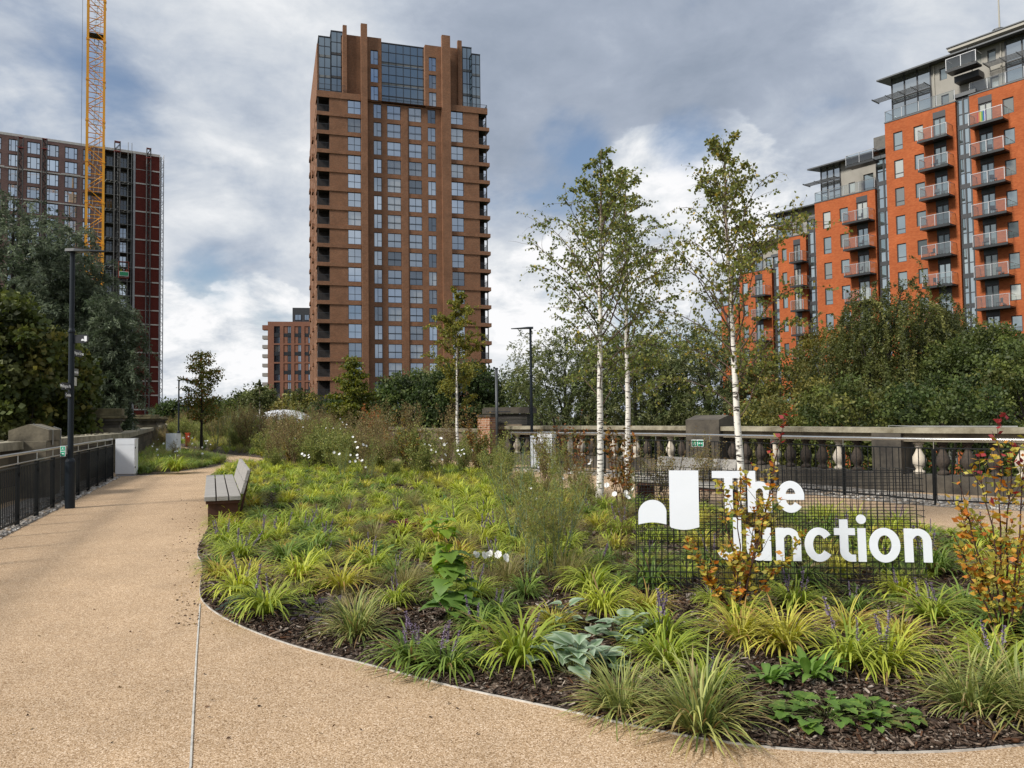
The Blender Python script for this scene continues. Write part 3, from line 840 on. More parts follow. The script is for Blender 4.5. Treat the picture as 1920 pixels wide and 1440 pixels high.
def lamp_post(px_base, py_base, H, label, rz, signs=False, loc=None, s=1.0, group=None):
    c = Vector(loc) if loc else G(px_base, py_base)
    root = empty('street_lamp', (c.x, c.y, 0), 0, label=label, cat='street lamp', group=group)
    m = MB(); m.lathe((0, 0, 0), [(.085 * s, 0), (.085 * s, .86), (.078 * s, .885), (.052 * s, .93)], 14); m.build('base', NAVY, root, smooth=False)
    m = MB(); m.lathe((0, 0, .9302), [(.050 * s, 0), (.050 * s, H - .93 - 1.55 - .93)], 12)
    z = H - 1.55
    m.lathe((0, 0, 0), [(.0505 * s, z - .001), (.062 * s, z + .02), (.062 * s, z + .05), (.05 * s, z + .07), (.043 * s, z + .1), (.043 * s, H - .02)], 12)
    m.lathe((0, 0, 0), [(.0502 * s, .931), (.0502 * s, z - .002)], 12)
    m.build('pole', NAVY, root, smooth=False)
    # flat tapering lantern on a cranked end
    head = MB(); ca, sa = math.cos(rz), math.sin(rz)
    prof = [(-.09, .055, .11), (.08, .055, .12), (.30, .035, .10), (.62, .018, .05)]
    V = []
    for x, h, w in prof: V.append([(x, -w, 0), (x, w, 0), (x, w * .8, h), (x, -w * .8, h)])
    for a, b in zip(V[:-1], V[1:]):
        for k in range(4): head.quad(a[k], a[(k + 1) % 4], b[(k + 1) % 4], b[k])
    head.quad(*V[0][::-1]); head.quad(*V[-1])
    o = head.build('lantern', NAVY, root, loc=(0, 0, H - .02), rz=rz)
    ln = MB(); ln.box(.08, .34, -.06, .06, -.006, -.001); ln.build('lens', mat('unlit_lamp_lens', (.35, .36, .36), .3), o)
    return root
L1 = lamp_post(131, 953, 4.80, 'dark lamp post with finger signs by the left railing', R(0))
# finger signs on the near lamp
def finger(parent, z, ang, length, text, h=.115, arrow=True, plate=SIGN_DK, rounded=False, x0=.05, tilt=False, pole_r=.05):
    n = 8
    if rounded:
        poly = [(x0, -h / 2), (x0 + length - h / 2, -h / 2)] + [(x0 + length - h / 2 + h / 2 * math.sin(PI * i / n), -h / 2 * math.cos(PI * i / n)) for i in range(1, n)] + [(x0 + length - h / 2, h / 2), (x0, h / 2)]
    else:
        poly = [(x0, -h / 2), (x0 + length, -h / 2), (x0 + length, h / 2), (x0, h / 2)]
    m = MB(); m.plate(poly, -.008, .008, lambda u, v, t: (u, t, v))
    o = m.build('finger_sign', plate, parent, loc=(0, 0, z), rz=ang, recalc=True)
    if text:
        flip = (math.sin(ang) * .5 + math.cos(ang) * .87) < 0
        text_part('lettering', text, h * .62, o, (x0 + length * .5, -.0095 if not flip else .0095, 0), (PI / 2, 0, 0 if not flip else PI), SIGN_WH)
    return o
f = finger(L1, 3.145, R(0), .27, None, h=.155, rounded=True)
tall, dome = logo_polys()
k = .10
m = MB()
for pl in (tall, dome): m.plate([(.185 + p[0] * k * .95, (p[1] - .5) * k) for p in pl], -.0105, -.0082, lambda u, v, t: (u, t, v))
m.build('logo', SIGN_WH, f, recalc=True)
finger(L1, 2.90, R(99), .42, 'Wellington Street', h=.13)
finger(L1, 2.54, R(103), .34, 'Riverside', h=.13, plate=mat('grey_sign_face', (.10, .105, .10), .5))
finger(L1, 2.36, R(104), .26, '', h=.16, plate=mat('pale_sign_face', (.45, .46, .42), .5))
finger(L1, 2.25, R(279), .36, 'Wellington Place', h=.13, x0=.0535)
finger(L1, 2.09, R(284), .28, 'Canalside', h=.12, x0=.0535)
# re-angle the last two so that they face the path
c = AT(997, 800, 24.6)
lamp_post(0, 0, 4.40, 'dark lamp post behind the right railing near the grey cabinets', R(180), loc=(c.x, c.y, 0), s=.9, group='lamp posts further along the park')
c = AT(335, 800, 50.0)
lamp_post(0, 0, 4.2, 'lamp post beyond the far left grey cabinet, left of the young russet tree', R(10), loc=(c.x, 50, 0), s=1.1, group='lamp posts further along the park')
c = AT(353, 800, 66.0)
L4 = lamp_post(0, 0, 4.1, 'most distant lamp post, seen through the left of the young russet tree', R(10), loc=(c.x, 66, 0), s=1.1, group='lamp posts further along the park')
m = MB(); m.box(-.25, .0, -.06, .06, 3.05, 3.2); m.build('camera', METAL_DK, L4)

# cabinets
def cabinet(x, y, w, d, h, rz, label, two=False, group=None):
    root = empty('utility_cabinet', (x, y, 0), rz, label=label, cat='utility cabinet', group=group)
    m = MB(); m.box(.015, w - .015, .012, d - .012, 0, .055); m.build('plinth', mat('grey_cabinet_plinth', (.35, .37, .41), .5), root)
    m = MB(); m.box(0, w, .004, d, .057, h - .012); m.build('body', WHITE_M, root, bevel=.004)
    m = MB(); m.box(.004, w - .004, -.014, .002, .062, h - .19); m.box(.004, w - .004, -.014, .002, h - .182, h - .016); m.build('door', WHITE_M, root, bevel=.003)
    m = MB(); m.box(-.01, w + .01, -.012, d + .008, h - .0105, h); m.build('lid', mat('cabinet_lid', (.62, .64, .66), .4), root)
    m = MB()
    for z in (.25, .75 * h): m.cbox((w + .008, .03, z), .014, .03, .05)
    m.build('hinge', METAL_DK, root)
    return root
a = G(216, 893); b = G(253, 892)
cabinet(a.x + .0, a.y, (b - a).length, .3, 1.09, math.atan2(b.y - a.y, b.x - a.x) - .06, 'light grey metal cabinet at the end of the left railing')
a = AT(311, 833, 33.0)
cabinet(a.x, a.y, .46, .4, 1.05, -.05, 'small white cabinet further away by the left parapet')
a = AT(1008, 868, 22.8)
cabinet(a.x, a.y, .46, .35, 1.12, -.35, 'grey cabinet under the right railing, just right of the lamp post', group=None)
a = AT(998, 866, 23.3)
cabinet(a.x - .05, a.y + .1, .22, .3, 1.0, -.35, 'narrow white cabinet tucked behind the left side of the grey cabinet')
a = AT(349, 826, 47)
root = empty('litter_bin', (a.x + .1, 47, 0), label='small orange box standing by the far left parapet', cat='bin')
OR = mat('orange_red_paint', (.55, .07, .02), .5, var=.1)
m = MB(); m.box(-.11, .11, -.1, .1, .04, .78); m.build('body', OR, root, bevel=.01)
m = MB(); m.box(-.13, .13, -.12, .12, .782, .84); m.build('lid', OR, root); m = MB(); m.box(-.09, .09, -.08, .08, 0, .038); m.build('foot', METAL_DK, root)

# timber benches on corten ends
OAK = mat('silvered_oak', (.23, .215, .20), .8, color2=(.36, .345, .32), vscale=3.5, stretch=(12, 1.2, 12), bump=.35, bscale=9)
CORTEN = mat('corten_steel', (.045, .018, .011), .85, color2=(.09, .032, .016), vscale=5, bump=.15)
def bench(p0, p1, side, label, back_len=.62, group=None):
    """p0 near end, p1 far end of the path-side edge; side +1: seat extends to the right of p0->p1"""
    p0 = Vector(p0); p1 = Vector(p1); d = p1 - p0; Lb = d.length
    root = empty('park_bench', (p0.x, p0.y, 0), math.atan2(d.y, d.x), label=label, cat='bench', group=group)
    s = -side
    def y(a, b): return (min(s * a, s * b), max(s * a, s * b))
    for k, (a, b) in enumerate(((0, .155), (.175, .33), (.35, .505))):
        m = MB(); y0, y1 = y(a, b); m.box(0, Lb, y0, y1, .405, .47); m.build('seat_slat', OAK, root, bevel=.005)
    m = MB(); y0, y1 = y(.02, .49); m.box(.02, Lb - .02, y0, y1, .36, .403); m.build('seat_frame', CORTEN, root)
    for x in (.06, Lb * .5, Lb - .1):
        m = MB(); y0, y1 = y(.05, .47); m.box(x, x + .04, y0, y1, 0, .358); m.build('leg', CORTEN, root)
    nb = Lb * back_len
    # backrest: two boards high, three long, leaning back
    for r in range(2):
        for c_ in range(3):
            x0, x1 = .06 + nb * c_ / 3 + .01, .06 + nb * (c_ + 1) / 3 - .01
            z0, z1 = .49 + r * .18, .49 + r * .18 + .165
            o0, o1 = .50 + (z0 - .47) * .28, .50 + (z1 - .47) * .28
            m = MB(); yy = [s * o0, s * (o0 + .045), s * (o1 + .045), s * o1]
            V = [(x, yy[k], (z0, z0, z1, z1)[k]) for x in (x0, x1) for k in range(4)]
            i = len(m.v); m.v += V; m.f += [(0, 1, 2, 3), (7, 6, 5, 4), (0, 4, 5, 1), (1, 5, 6, 2), (2, 6, 7, 3), (3, 7, 4, 0)]; m.m += [0] * 6
            m.build('back_board', OAK, root, recalc=True)
    for x in (.2, .06 + nb * .5, nb - .1):
        m = MB(); q = [(s * .49, .2), (s * .53, .2), (s * .66, .84), (s * .635, .84)]
        V = [(xx, a, b) for xx in (x, x + .03) for a, b in q]
        m.v += V; m.f += [(0, 1, 2, 3), (7, 6, 5, 4), (0, 4, 5, 1), (1, 5, 6, 2), (2, 6, 7, 3), (3, 7, 4, 0)]; m.m += [0] * 6
        m.build('back_bracket', CORTEN, root, recalc=True)
    return root
n0 = AT(383, 931, 11.4); n1 = AT(387, 888, 15.9)
bench((n0.x, n0.y), (n1.x, n1.y), 1, 'weathered timber bench on rusty steel legs at the left edge of the bed', .78)
bench((2.12, 13.9), (3.40, 12.05), -1, 'timber bench seen from behind, between the birches and the right path', .8)

# emergency exit plates hung on the railings
EXG = mat('emergency_sign_green', (.015, .30, .17), .5)
def exit_sign(loc, w, h, rz, label):
    root = empty('exit_sign', loc, rz, label=label, cat='sign')
    m = MB(); m.box(-w / 2, w / 2, -.004, .004, -h / 2, h / 2); m.build('plate', SIGN_WH, root)
    m = MB(); F_ = -.0055
    def q(x0, x1, z0, z1): m.box(x0 * w, x1 * w, F_ - .001, -.0045, z0 * h, z1 * h)
    if w > h:
        q(-.46, -.03, -.42, .42); q(.03, .46, -.42, .42)
    else:
        q(-.42, .42, .03, .46); q(-.42, .42, -.46, -.03)
    m.build('panel', EXG, root)
    m = MB()
    def pic(cx, cz, s):
        G_ = -.0078
        def pl(poly): m.plate([(cx + a * s, cz + b * s) for a, b in poly], G_, -.0067, lambda u, v, t: (u, t, v))
        pl([(.05 * math.cos(t * PI / 4) + .06, .05 * math.sin(t * PI / 4) + .32) for t in range(8)])
        pl([(.0, .25), (.10, .22), (.02, -.02), (-.10, .02)])
        pl([(-.10, .0), (0, -.04), (-.12, -.2), (-.28, -.3), (-.32, -.25), (-.2, -.16)])
        pl([(-.02, -.03), (.06, -.02), (.2, -.15), (.16, -.34), (.1, -.34), (.12, -.18)])
        pl([(.08, .24), (.22, .1), (.19, .06), (.05, .16)])
    def arrow(cx, cz, s):
        m.plate([(cx + a * s, cz + b * s) for a, b in ((-.28, .06), (0, .06), (0, .2), (.3, 0), (0, -.2), (0, -.06), (-.28, -.06))], -.0078, -.0067, lambda u, v, t: (u, t, v))
    if w > h: pic(-.25 * w, 0, h * .95); arrow(.25 * w, 0, h * .9)
    else: pic(0, .245 * h, w * .75); arrow(0, -.245 * h, w * .8)
    m.build('pictogram', SIGN_WH, root, recalc=True)
c = AT(118, 846, 14.3)
exit_sign((c.x, c.y, c.z), .10, .19, R(-5), 'upright green and white emergency exit plate on the left railing by the lamp post')
c = AT(1307, 831, 18.55)
exit_sign((c.x, c.y - .05, c.z), .30, .17, R(-38), 'green and white emergency exit plate hanging on the right railing beside a birch')

# ---------------------------------------------------------------- the name sign on its wire basket
WIRE = mat('black_welded_wire', (.012, .012, .013), .5, .3)
LETTER = mat('white_sign_metal', (.76, .80, .86), .45, var=.02)
SA = G(1196, 1129, .06); SB = G(1744, 1139, .06)
sw = math.hypot(SB.x - SA.x, SB.y - SA.y)
srz = math.atan2(SB.y - SA.y, SB.x - SA.x)
sign = empty('name_sign', (SA.x, SA.y, .06), srz, label='large white name sign on a black wire basket standing in the planting bed', cat='sign')
Hs = G and (1.6 - .06 - (882 - HOR(1196)) * SA.y / FPX)
lean = .05
def wire_grid(y0, step, name, shift=0.0, top=Hs, skew=0.0):
    m = MB()
    n = int(sw / step)
    for i in range(n + 1):
        x = min(sw, i * step + shift)
        m.tube([(x, y0, 0), (x + skew, y0 + lean, top)], .0027, 4)
    k = int(top / step)
    for j in range(k + 1):
        z = min(top, j * step); y = y0 + lean * z / top + .0045
        m.tube([(0, y, z), (sw, y, z)], .0027, 4)
    return m.build(name, WIRE, sign)
wire_grid(0, .05, 'front_mesh')
wire_grid(.22, .05, 'back_mesh', .012, skew=.02)
m = MB()
for x in (0, sw):
    for j in range(12):
        y = lean * (j * .1) / Hs
        m.tube([(x, y, j * .1), (x, y + .22, j * .1)], .0027, 4)
for i in range(int(sw / .1) + 1): m.tube([(i * .1, lean, Hs), (i * .1 + .012, .22 + lean, Hs)], .0027, 4)
m.build('side_mesh', WIRE, sign)
def sign_xy(px, py):
    """pixel of the photo -> (u, v) on the sign face"""
    d = ray(px, py); o = Vector((SA.x, SA.y, .06))
    ux = Vector((math.cos(srz), math.sin(srz), 0)); n_ = Vector((-math.sin(srz), math.cos(srz), 0))
    uz = (Vector((0, 0, Hs)) + n_ * lean).normalized(); nn = ux.cross(uz)
    p0 = o + nn * .012
    t = (p0 - Vector((0, 0, CAM_H))).dot(nn) / d.dot(nn)
    w = Vector((0, 0, CAM_H)) + d * t - o
    return w.dot(ux), w.dot(uz)
def on_sign(u, v, t):
    k = v / math.hypot(Hs, lean)
    return (u, lean * k - t, Hs * k)
def letter(shapes, name='letter'):
    m = MB()
    for k, poly in enumerate(shapes): m.plate(poly, .010, .020 + .0007 * k, on_sign)
    m.build(name, LETTER, sign, recalc=True)
def arcpts(cx, cy, rx, ry, a0, a1, n=20): return [(cx + rx * math.cos(R(a0 + (a1 - a0) * i / n)), cy + ry * math.sin(R(a0 + (a1 - a0) * i / n))) for i in range(n + 1)]
def ribbon(cx, cy, rx, ry, w, a0, a1, n=28): return arcpts(cx, cy, rx, ry, a0, a1, n) + arcpts(cx, cy, rx - w, ry - w, a1, a0, n)
# logo
def umap(pts): return [sign_xy(*p) for p in pts]
n = 16
tallpx = [(1254, 882), (1309, 882), (1311, 988)] + [(1311 - 56 * i / n, 988 + 5 * math.sin(PI * i / n)) for i in range(1, n)] + [(1256, 986)]
domepx = [(1197, 983), (1197, 962)] + [(1223.5 - 26.5 * math.cos(PI * i / n), 962 - 25 * math.sin(PI * i / n)) for i in range(1, n)] + [(1249.5, 962), (1249.5, 983)] + [(1249.5 - 52.5 * i / n, 983 - 4 * math.sin(PI * i / n)) for i in range(1, n)]
letter([umap(tallpx)], 'logo_block'); letter([umap(domepx)], 'logo_dome')
def rect(x0, y0, x1, y1): a = sign_xy(x0, y0); b = sign_xy(x1, y1); return [(a[0], b[1]), (b[0], b[1]), (b[0], a[1]), (a[0], a[1])]
# first line: cap top 883, baseline 960
uT, vT = sign_xy(1336, 883); _, vB = sign_xy(1420, 960)
CH = vT - vB                       # cap height
sw_ = CH * .195                     # stroke
XH = CH * .745
def arch(x, w, stem_h):
    """n / h arch, left stem included"""
    r = w / 2; ry = r * 1.05
    out = [(x, vL), (x + sw_, vL), (x + sw_, vL + stem_h), (x, vL + stem_h)]
    A = [(x + w - sw_, vL), (x + w, vL), (x + w, vL + XH - ry)] + arcpts(x + r, vL + XH - ry, r, ry, 0, 150, 18) + arcpts(x + r, vL + XH - ry, r - sw_, ry - sw_ * .85, 150, 0, 18)
    return [out, A]
def put_T(x, w): letter([[(x, vL + CH - sw_ * .88), (x + w, vL + CH - sw_ * .88), (x + w, vL + CH), (x, vL + CH)], [(x + w / 2 - sw_ / 2, vL), (x + w / 2 + sw_ / 2, vL), (x + w / 2 + sw_ / 2, vL + CH - sw_ * .85), (x + w / 2 - sw_ / 2, vL + CH - sw_ * .85)]])
def put_h(x, w): letter(arch(x, w, CH))
def put_n(x, w): letter(arch(x, w, XH))
def put_u(x, w):
    r = w / 2; ry = r * 1.05
    A = [(x, vL + XH), (x, vL + ry)] + arcpts(x + r, vL + ry, r, ry, 180, 330, 18)[1:] + arcpts(x + r, vL + ry, r - sw_, ry - sw_ * .85, 330, 180, 18) + [(x + sw_, vL + XH)]
    letter([[(x + w - sw_, vL), (x + w, vL), (x + w, vL + XH), (x + w - sw_, vL + XH)], A])
def ring(x, w, a0, a1, n=32):
    r = w / 2; ry = XH / 2 * 1.03; cx, cy = x + r, vL + XH / 2
    return arcpts(cx, cy, r, ry, a0, a1, n) + arcpts(cx, cy, r - sw_, ry - sw_ * .9, a1, a0, n)
def put_e(x, w):
    cx, cy, r = x + w / 2, vL + XH / 2, w / 2
    letter([ring(x, w, 4, 322), [(cx - r * .9, cy - sw_ * .38), (cx + r * .99, cy - sw_ * .38), (cx + r * .995, cy + sw_ * .34), (cx - r * .9, cy + sw_ * .34)]])
def put_c(x, w): letter([ring(x, w * 1.04, 36, 324)])
def put_o(x, w): letter([ring(x, w, 0, 180, 24), ring(x, w, 180, 360, 24)])
def put_i(x, w): letter([[(x, vL), (x + w, vL), (x + w, vL + XH), (x, vL + XH)], arcpts(x + w / 2, vL + XH * 1.27, CH * .108, CH * .108, 0, 342, 19)])
def put_t(x, w):
    a = x + w * .26; b = a + sw_; q = sw_ * 1.3
    letter([[(x, vL + XH - sw_ * .85), (x + w, vL + XH - sw_ * .85), (x + w, vL + XH), (x, vL + XH)],
            [(a, vL + XH + CH * .20), (a, vL + q)] + arcpts(a + q, vL + q, q, q, 180, 270, 8)[1:] + [(x + w, vL), (x + w, vL + sw_ * .85), (b + sw_ * .35, vL + sw_ * .85), (b, vL + sw_ * 1.2), (b, vL + XH + CH * .20)]])
def put_J(x, w):
    r = w / 2
    letter([[(x + w - sw_, vL + CH), (x + w - sw_, vL + r)] + arcpts(x + r, vL + r, r - sw_, r - sw_ * .9, 0, -165, 18)[1:] + arcpts(x + r, vL + r, r, r, -165, 0, 18) + [(x + w, vL + CH)]])
def px_u(px, py): return sign_xy(px, py)[0]
PUT = {'T': put_T, 'h': put_h, 'e': put_e, 'J': put_J, 'u': put_u, 'n': put_n, 'c': put_c, 't': put_t, 'i': put_i, 'o': put_o}
vL = vB
for ch, a, b in (('T', 1336, 1397), ('h', 1402, 1447), ('e', 1457, 1508)): u0 = px_u(a, 940); PUT[ch](u0, px_u(b, 940) - u0)
_, vL = sign_xy(1540, 1052)
CH *= 1.03; XH = CH * .765; sw_ = CH * .186
for ch, a, b in (('J', 1344, 1391), ('u', 1400, 1446), ('n', 1455, 1502), ('c', 1509, 1561), ('t', 1565, 1604), ('i', 1609, 1624), ('o', 1630, 1688), ('n', 1696, 1747)): u0 = px_u(a, 1030); PUT[ch](u0, px_u(b, 1030) - u0)
# ============================================================ buildings
class Facade:
    """vertical plane through A and B (ground positions); local x runs A->B, local y inward"""
    def __init__(s, A, B):
        s.A = Vector(A); s.B = Vector(B); d = s.B - s.A; s.W = d.length; s.rz = math.atan2(d.y, d.x)
        s.py = 787; s.d = d.normalized(); s.n = Vector((-s.d.y, s.d.x))
    def P(s, u, v=0.0): return s.A + s.d * u + s.n * v
    def U(s, px, v=0.0, py=None):
        r = ray(px, py or s.py); o = s.A + s.n * v
        # (r*t - o) . n = 0
        t = (o.x * s.n.x + o.y * s.n.y) / (r.x * s.n.x + r.y * s.n.y)
        return (r.x * t - o.x) * s.d.x + (r.y * t - o.y) * s.d.y
    def Z(s, px, py, v=0.0):
        r = ray(px, py); o = s.A + s.n * v
        t = (o.x * s.n.x + o.y * s.n.y) / (r.x * s.n.x + r.y * s.n.y)
        return CAM_H + r.z * t
BRICK_T = brick_mat('brown_orange_brick', (.160, .068, .034), (.255, .116, .058), (.24, .17, .12), .22, .075, .22)
BRICK_D = mat('brown_soldier_brick', (.155, .072, .038), .85, var=.18, vscale=1.2)  # plain brown brick tone with slight random variation
FRAME = mat('anthracite_window_frame', (.016, .018, .022), .45)
GLASS = glass_mat('sky_reflecting_glass', (.03, .045, .06), .58, .02, (.78, .88, 1.0), blotch=(.26, .26, .24))
GLASS_D = glass_mat('dark_glass', (.012, .016, .02), .10, .05)
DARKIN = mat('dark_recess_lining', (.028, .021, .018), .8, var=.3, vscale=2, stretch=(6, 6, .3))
ANTH = mat('anthracite_cladding', (.035, .037, .042), .5, var=.1)

WM = {}
def window(parent, u0, u1, z0, z1, y, vs, hs, pane=GLASS, name='window', fw=.07, key=None, frame=FRAME):
    """frame with mullions at vs (fractions) and transoms at hs, pane as a sub-part; shared meshes per size"""
    k = (name, round(u1 - u0, 3), round(z1 - z0, 3), tuple(vs), tuple(hs), pane.name, frame.name)
    if k not in WM:
        w, h = u1 - u0, z1 - z0; m = MB()
        m.box(0, w, 0, .09, 0, fw); m.box(0, w, 0, .09, h - fw, h); m.box(0, fw, .001, .089, fw, h - fw); m.box(w - fw, w, .001, .089, fw, h - fw)
        for v in vs: m.box(v * w - fw * .45, v * w + fw * .45, .003, .08, fw, h - fw)
        for q in hs:
            if isinstance(q, tuple): a, b, c = q
            else: a, b, c = 0, 1, q
            m.box(a * w + fw * .5, b * w - fw * .5, .006, .083, c * h - fw * .45, c * h + fw * .45)
        me = m.mesh(name); me.materials.append(frame)
        p = MB(); p.quad((fw * .6, .05, fw * .6), (w - fw * .6, .05, fw * .6), (w - fw * .6, .05, h - fw * .6), (fw * .6, .05, h - fw * .6)); pm = p.mesh('pane'); pm.materials.append(pane)
        WM[k] = (me, pm)
    me, pm = WM[k]
    o = bpy.data.objects.new(name, me); COL.objects.link(o); o.parent = parent; o.location = (u0, y, z0)
    q = bpy.data.objects.new('pane', pm); COL.objects.link(q); q.parent = o
    return o
def bar_rail(parent, pts, z0, h, name='balcony_railing', gap=.12, material=ANTH, w=.02):
    m = MB()
    for a, b in zip(pts[:-1], pts[1:]):
        a = Vector(a); b = Vector(b); d = b - a; l = d.length; an = math.atan2(d.y, d.x); n = int(l / gap)
        mid = (a + b) / 2
        m.cbox((mid.x, mid.y, z0 + h), l, .05, .05, an); m.cbox((mid.x, mid.y, z0 + .05), l, .04, .04, an)
        for i in range(n + 1):
            p = a + d * (i / n); m.cbox((p.x, p.y, z0 + h / 2), w, .03, h - .06, an)
    return m.build(name, material, parent)

# ---------------------------------------------------------------- main brick tower
T = Facade((-30.62, 122.0), (-3.75, 130.3)); T.py = 250
root = empty('brick_tower', (-30.62, 122.0, 0), T.rz, label='tall brown brick apartment tower with glazed top storeys at the centre', cat='tower block')
FH = 3.05
uW = T.W
ZT = 53.65                                   # terrace level
uL1 = T.U(617.5); uL2 = T.U(652); uL3 = T.U(677); uF1 = T.U(688.8); uF2 = T.U(829); uF3 = T.U(844.5); uR2 = T.U(868.5); uR1 = T.U(897.5); uRe = T.U(912.5)
DEP = 28.0
nf = 17
zf = [ZT - FH * (i + 1) for i in range(19)]   # floor levels downwards
Z0 = LOW
mw = MB()
# left wing wall
opL = []; 
for z in zf: opL.append((uL2, uL3 - .02, z + .38, z + 2.72))
wall_panel(mw, uL1, uL3, Z0, ZT, opL)
opR = [(uF3 + .1, uR2, z + .38, z + 2.72) for z in zf]
wall_panel(mw, uF3, uR1, Z0, ZT, opR)
# central bay, set back
yb = .55
c1, c2, c3, c4, c5, c6, c7, c8 = T.U(700.5, yb), T.U(715.5, yb), T.U(726, yb), T.U(751.5, yb), T.U(766.5, yb), T.U(790.5, yb), T.U(802, yb), T.U(817, yb)
opC = []
ZC = ZT - .2
for z in zf:
    for a, b in ((c1, c2), (c3, c4), (c5, c6), (c7, c8)): opC.append((a, b, z + .3, z + 2.65))
wall_panel(mw, uF1, uF2, Z0, ZC, opC, y=yb)
# top brick pieces beside the glazed centre: three storeys of narrow windows, stepping forward
t1, t2, t3, t4 = T.U(689, .2), T.U(716, .2), T.U(798, .2), T.U(829, .2)
TZ = T.Z(700, 70, .2); TZ2 = T.Z(815, 86, .2)
opT1 = [(T.U(695.5, .2), T.U(710, .2), ZT + .05 + k * 3.0, ZT + 2.4 + k * 3.0) for k in range(3)]
opT2 = [(T.U(805, .2), T.U(819, .2), ZT + .1 + k * 3.0, ZT + 2.45 + k * 3.0) for k in range(3)]
wall_panel(mw, t1, t2, ZC + .001, TZ, opT1, y=.2); wall_panel(mw, t3, t4, ZC + .001, TZ2, opT2, y=.2)
for a, b, zt in ((t1, t2, TZ), (t3, t4, TZ2)):
    mw.quad((b, .2, ZC), (b, 7, ZC), (b, 7, zt), (b, .2, zt)); mw.quad((a, 7, ZC), (a, .2, ZC), (a, .2, zt), (a, 7, zt))
    mw.quad((a, .2, zt), (b, .2, zt), (b, 7, zt), (a, 7, zt)); mw.quad((a, .2, ZC), (a, 7, ZC), (b, 7, ZC), (b, .2, ZC)); mw.quad((b, 7, ZC), (a, 7, ZC), (a, 7, zt), (b, 7, zt))
# recess side walls of the centre bay
mw.quad((uF1, yb, Z0), (uF1, -.45, Z0), (uF1, -.45, ZC), (uF1, yb, ZC)); mw.quad((uF2, -.45, Z0), (uF2, yb, Z0), (uF2, yb, ZC), (uF2, -.45, ZC))
# side walls and back
sw0 = 2.2
opS = []
for z in zf:
    for a in (4.2, 8.5, 13.5, 18.0, 23.0): opS.append((a, a + 1.6, z + .4, z + 2.6))
side = MB(); wall_panel(side, sw0, DEP, Z0, ZT, opS)
mw.v += []; i0 = len(mw.v)
mw.v += [(y, DEP - x if False else x, z) for x, y, z in side.v]     # swing the panel onto the left side: (x, y) -> (y, x)
mw.f += [tuple(i0 + k for k in f[::-1]) for f in side.f]; mw.m += [0] * len(side.f)
mw.quad((uRe, sw0, Z0), (uRe, DEP, Z0), (uRe, DEP, ZT), (uRe, sw0, ZT)); mw.quad((uRe, DEP, Z0), (0, DEP, Z0), (0, DEP, ZT), (uRe, DEP, ZT))
mw.quad((0, 0, ZT - .003), (uRe, 0, ZT - .003), (uRe, DEP, ZT - .003), (0, DEP, ZT - .003))
# top three storeys: brick walls between the fins, and the set back core
zL = T.Z(660, 66, .9); zR = T.Z(852, 90, .9)
tl0, tl1, tr0, tr1 = T.U(643, .9), T.U(688, .9), T.U(830, .9), T.U(868, .9)
for a, b, zt in ((tl0, tl1, zL), (tr0, tr1, zR)):
    mw.quad((a, .9, ZT), (b, .9, ZT), (b, .9, zt), (a, .9, zt)); mw.quad((a, .9, zt), (b, .9, zt), (b, 9, zt), (a, 9, zt))
    mw.quad((a, 9, ZT), (a, .9, ZT), (a, .9, zt), (a, 9, zt)); mw.quad((b, .9, ZT), (b, 9, ZT), (b, 9, zt), (b, .9, zt)); mw.quad((b, 9, ZT), (a, 9, ZT), (a, 9, zt), (b, 9, zt))
mw.box(.5, uW * .55, 9.5, DEP - .5, ZT, ZT + 9.3)
mw.box(.02, .9, 1.6, DEP - 2, ZT + .002, ZT + 9.0)
wall = mw.build('wall', BRICK_T, root)
# fins
for a, b, zt, y0 in ((uL3 + .01, uF1, T.Z(682, 44, -.5), -.5), (uF2, uF3, T.Z(836, 66, -.5), -.5)):
    m = MB(); m.box(a, b, y0, yb + .05 if False else 0.19, Z0, zt); m.build('brick_fin', BRICK_T, root)
for a, b, zt in ((T.U(643.5, .3), T.U(651, .3), T.Z(647, 47, .3)), (T.U(860, .3), T.U(867.5, .3), T.Z(864, 76, .3))):
    m = MB(); m.box(a, b, .3, .898, ZT + .002, zt); m.build('brick_fin', BRICK_T, root)
m = MB(); m.box(T.U(752.5, yb - .12), T.U(764.5, yb - .12), yb - .14, yb + .02, Z0, ZC - .6); m.build('brick_fin', BRICK_T, root)
# floor bands on both wings (they run out past the corners) and round the left side
lvl = [ZT - FH * i for i in range(0, 19)]
for i, z in enumerate(lvl):
    zz0, zz1 = (z - .62, z + .02) if i else (z - .75, z + .3)
    m = MB(); m.box(-.14, uL3 - .05, -.13, .05, zz0 + .33, zz1 + .3) if i == 0 else m.box(-.14, uL3 - .05, -.13, .05, zz0 + .3, zz1 + .28)
    m.box(-.141, .04, .051, 3.4, zz0 + .3, zz1 + .28)
    m.build('floor_band', BRICK_T, root)
    if i:
        for yy in (12.0, 22.5): m = MB(); m.box(-.28, -.002, yy, yy + 2.2, zz0 + .32, zz1 + .26); m.build('side_band', BRICK_T, root)
    m = MB(); m.box(uF3 + .05, uRe + (.45 if i else .15), -.13, .05, zz0 + .3, zz1 + .28); m.box(uRe + .001, uRe + (.449 if i else .149), .051, 2.3, zz0 + .3, zz1 + .28)
    m.build('floor_band', BRICK_T, root)
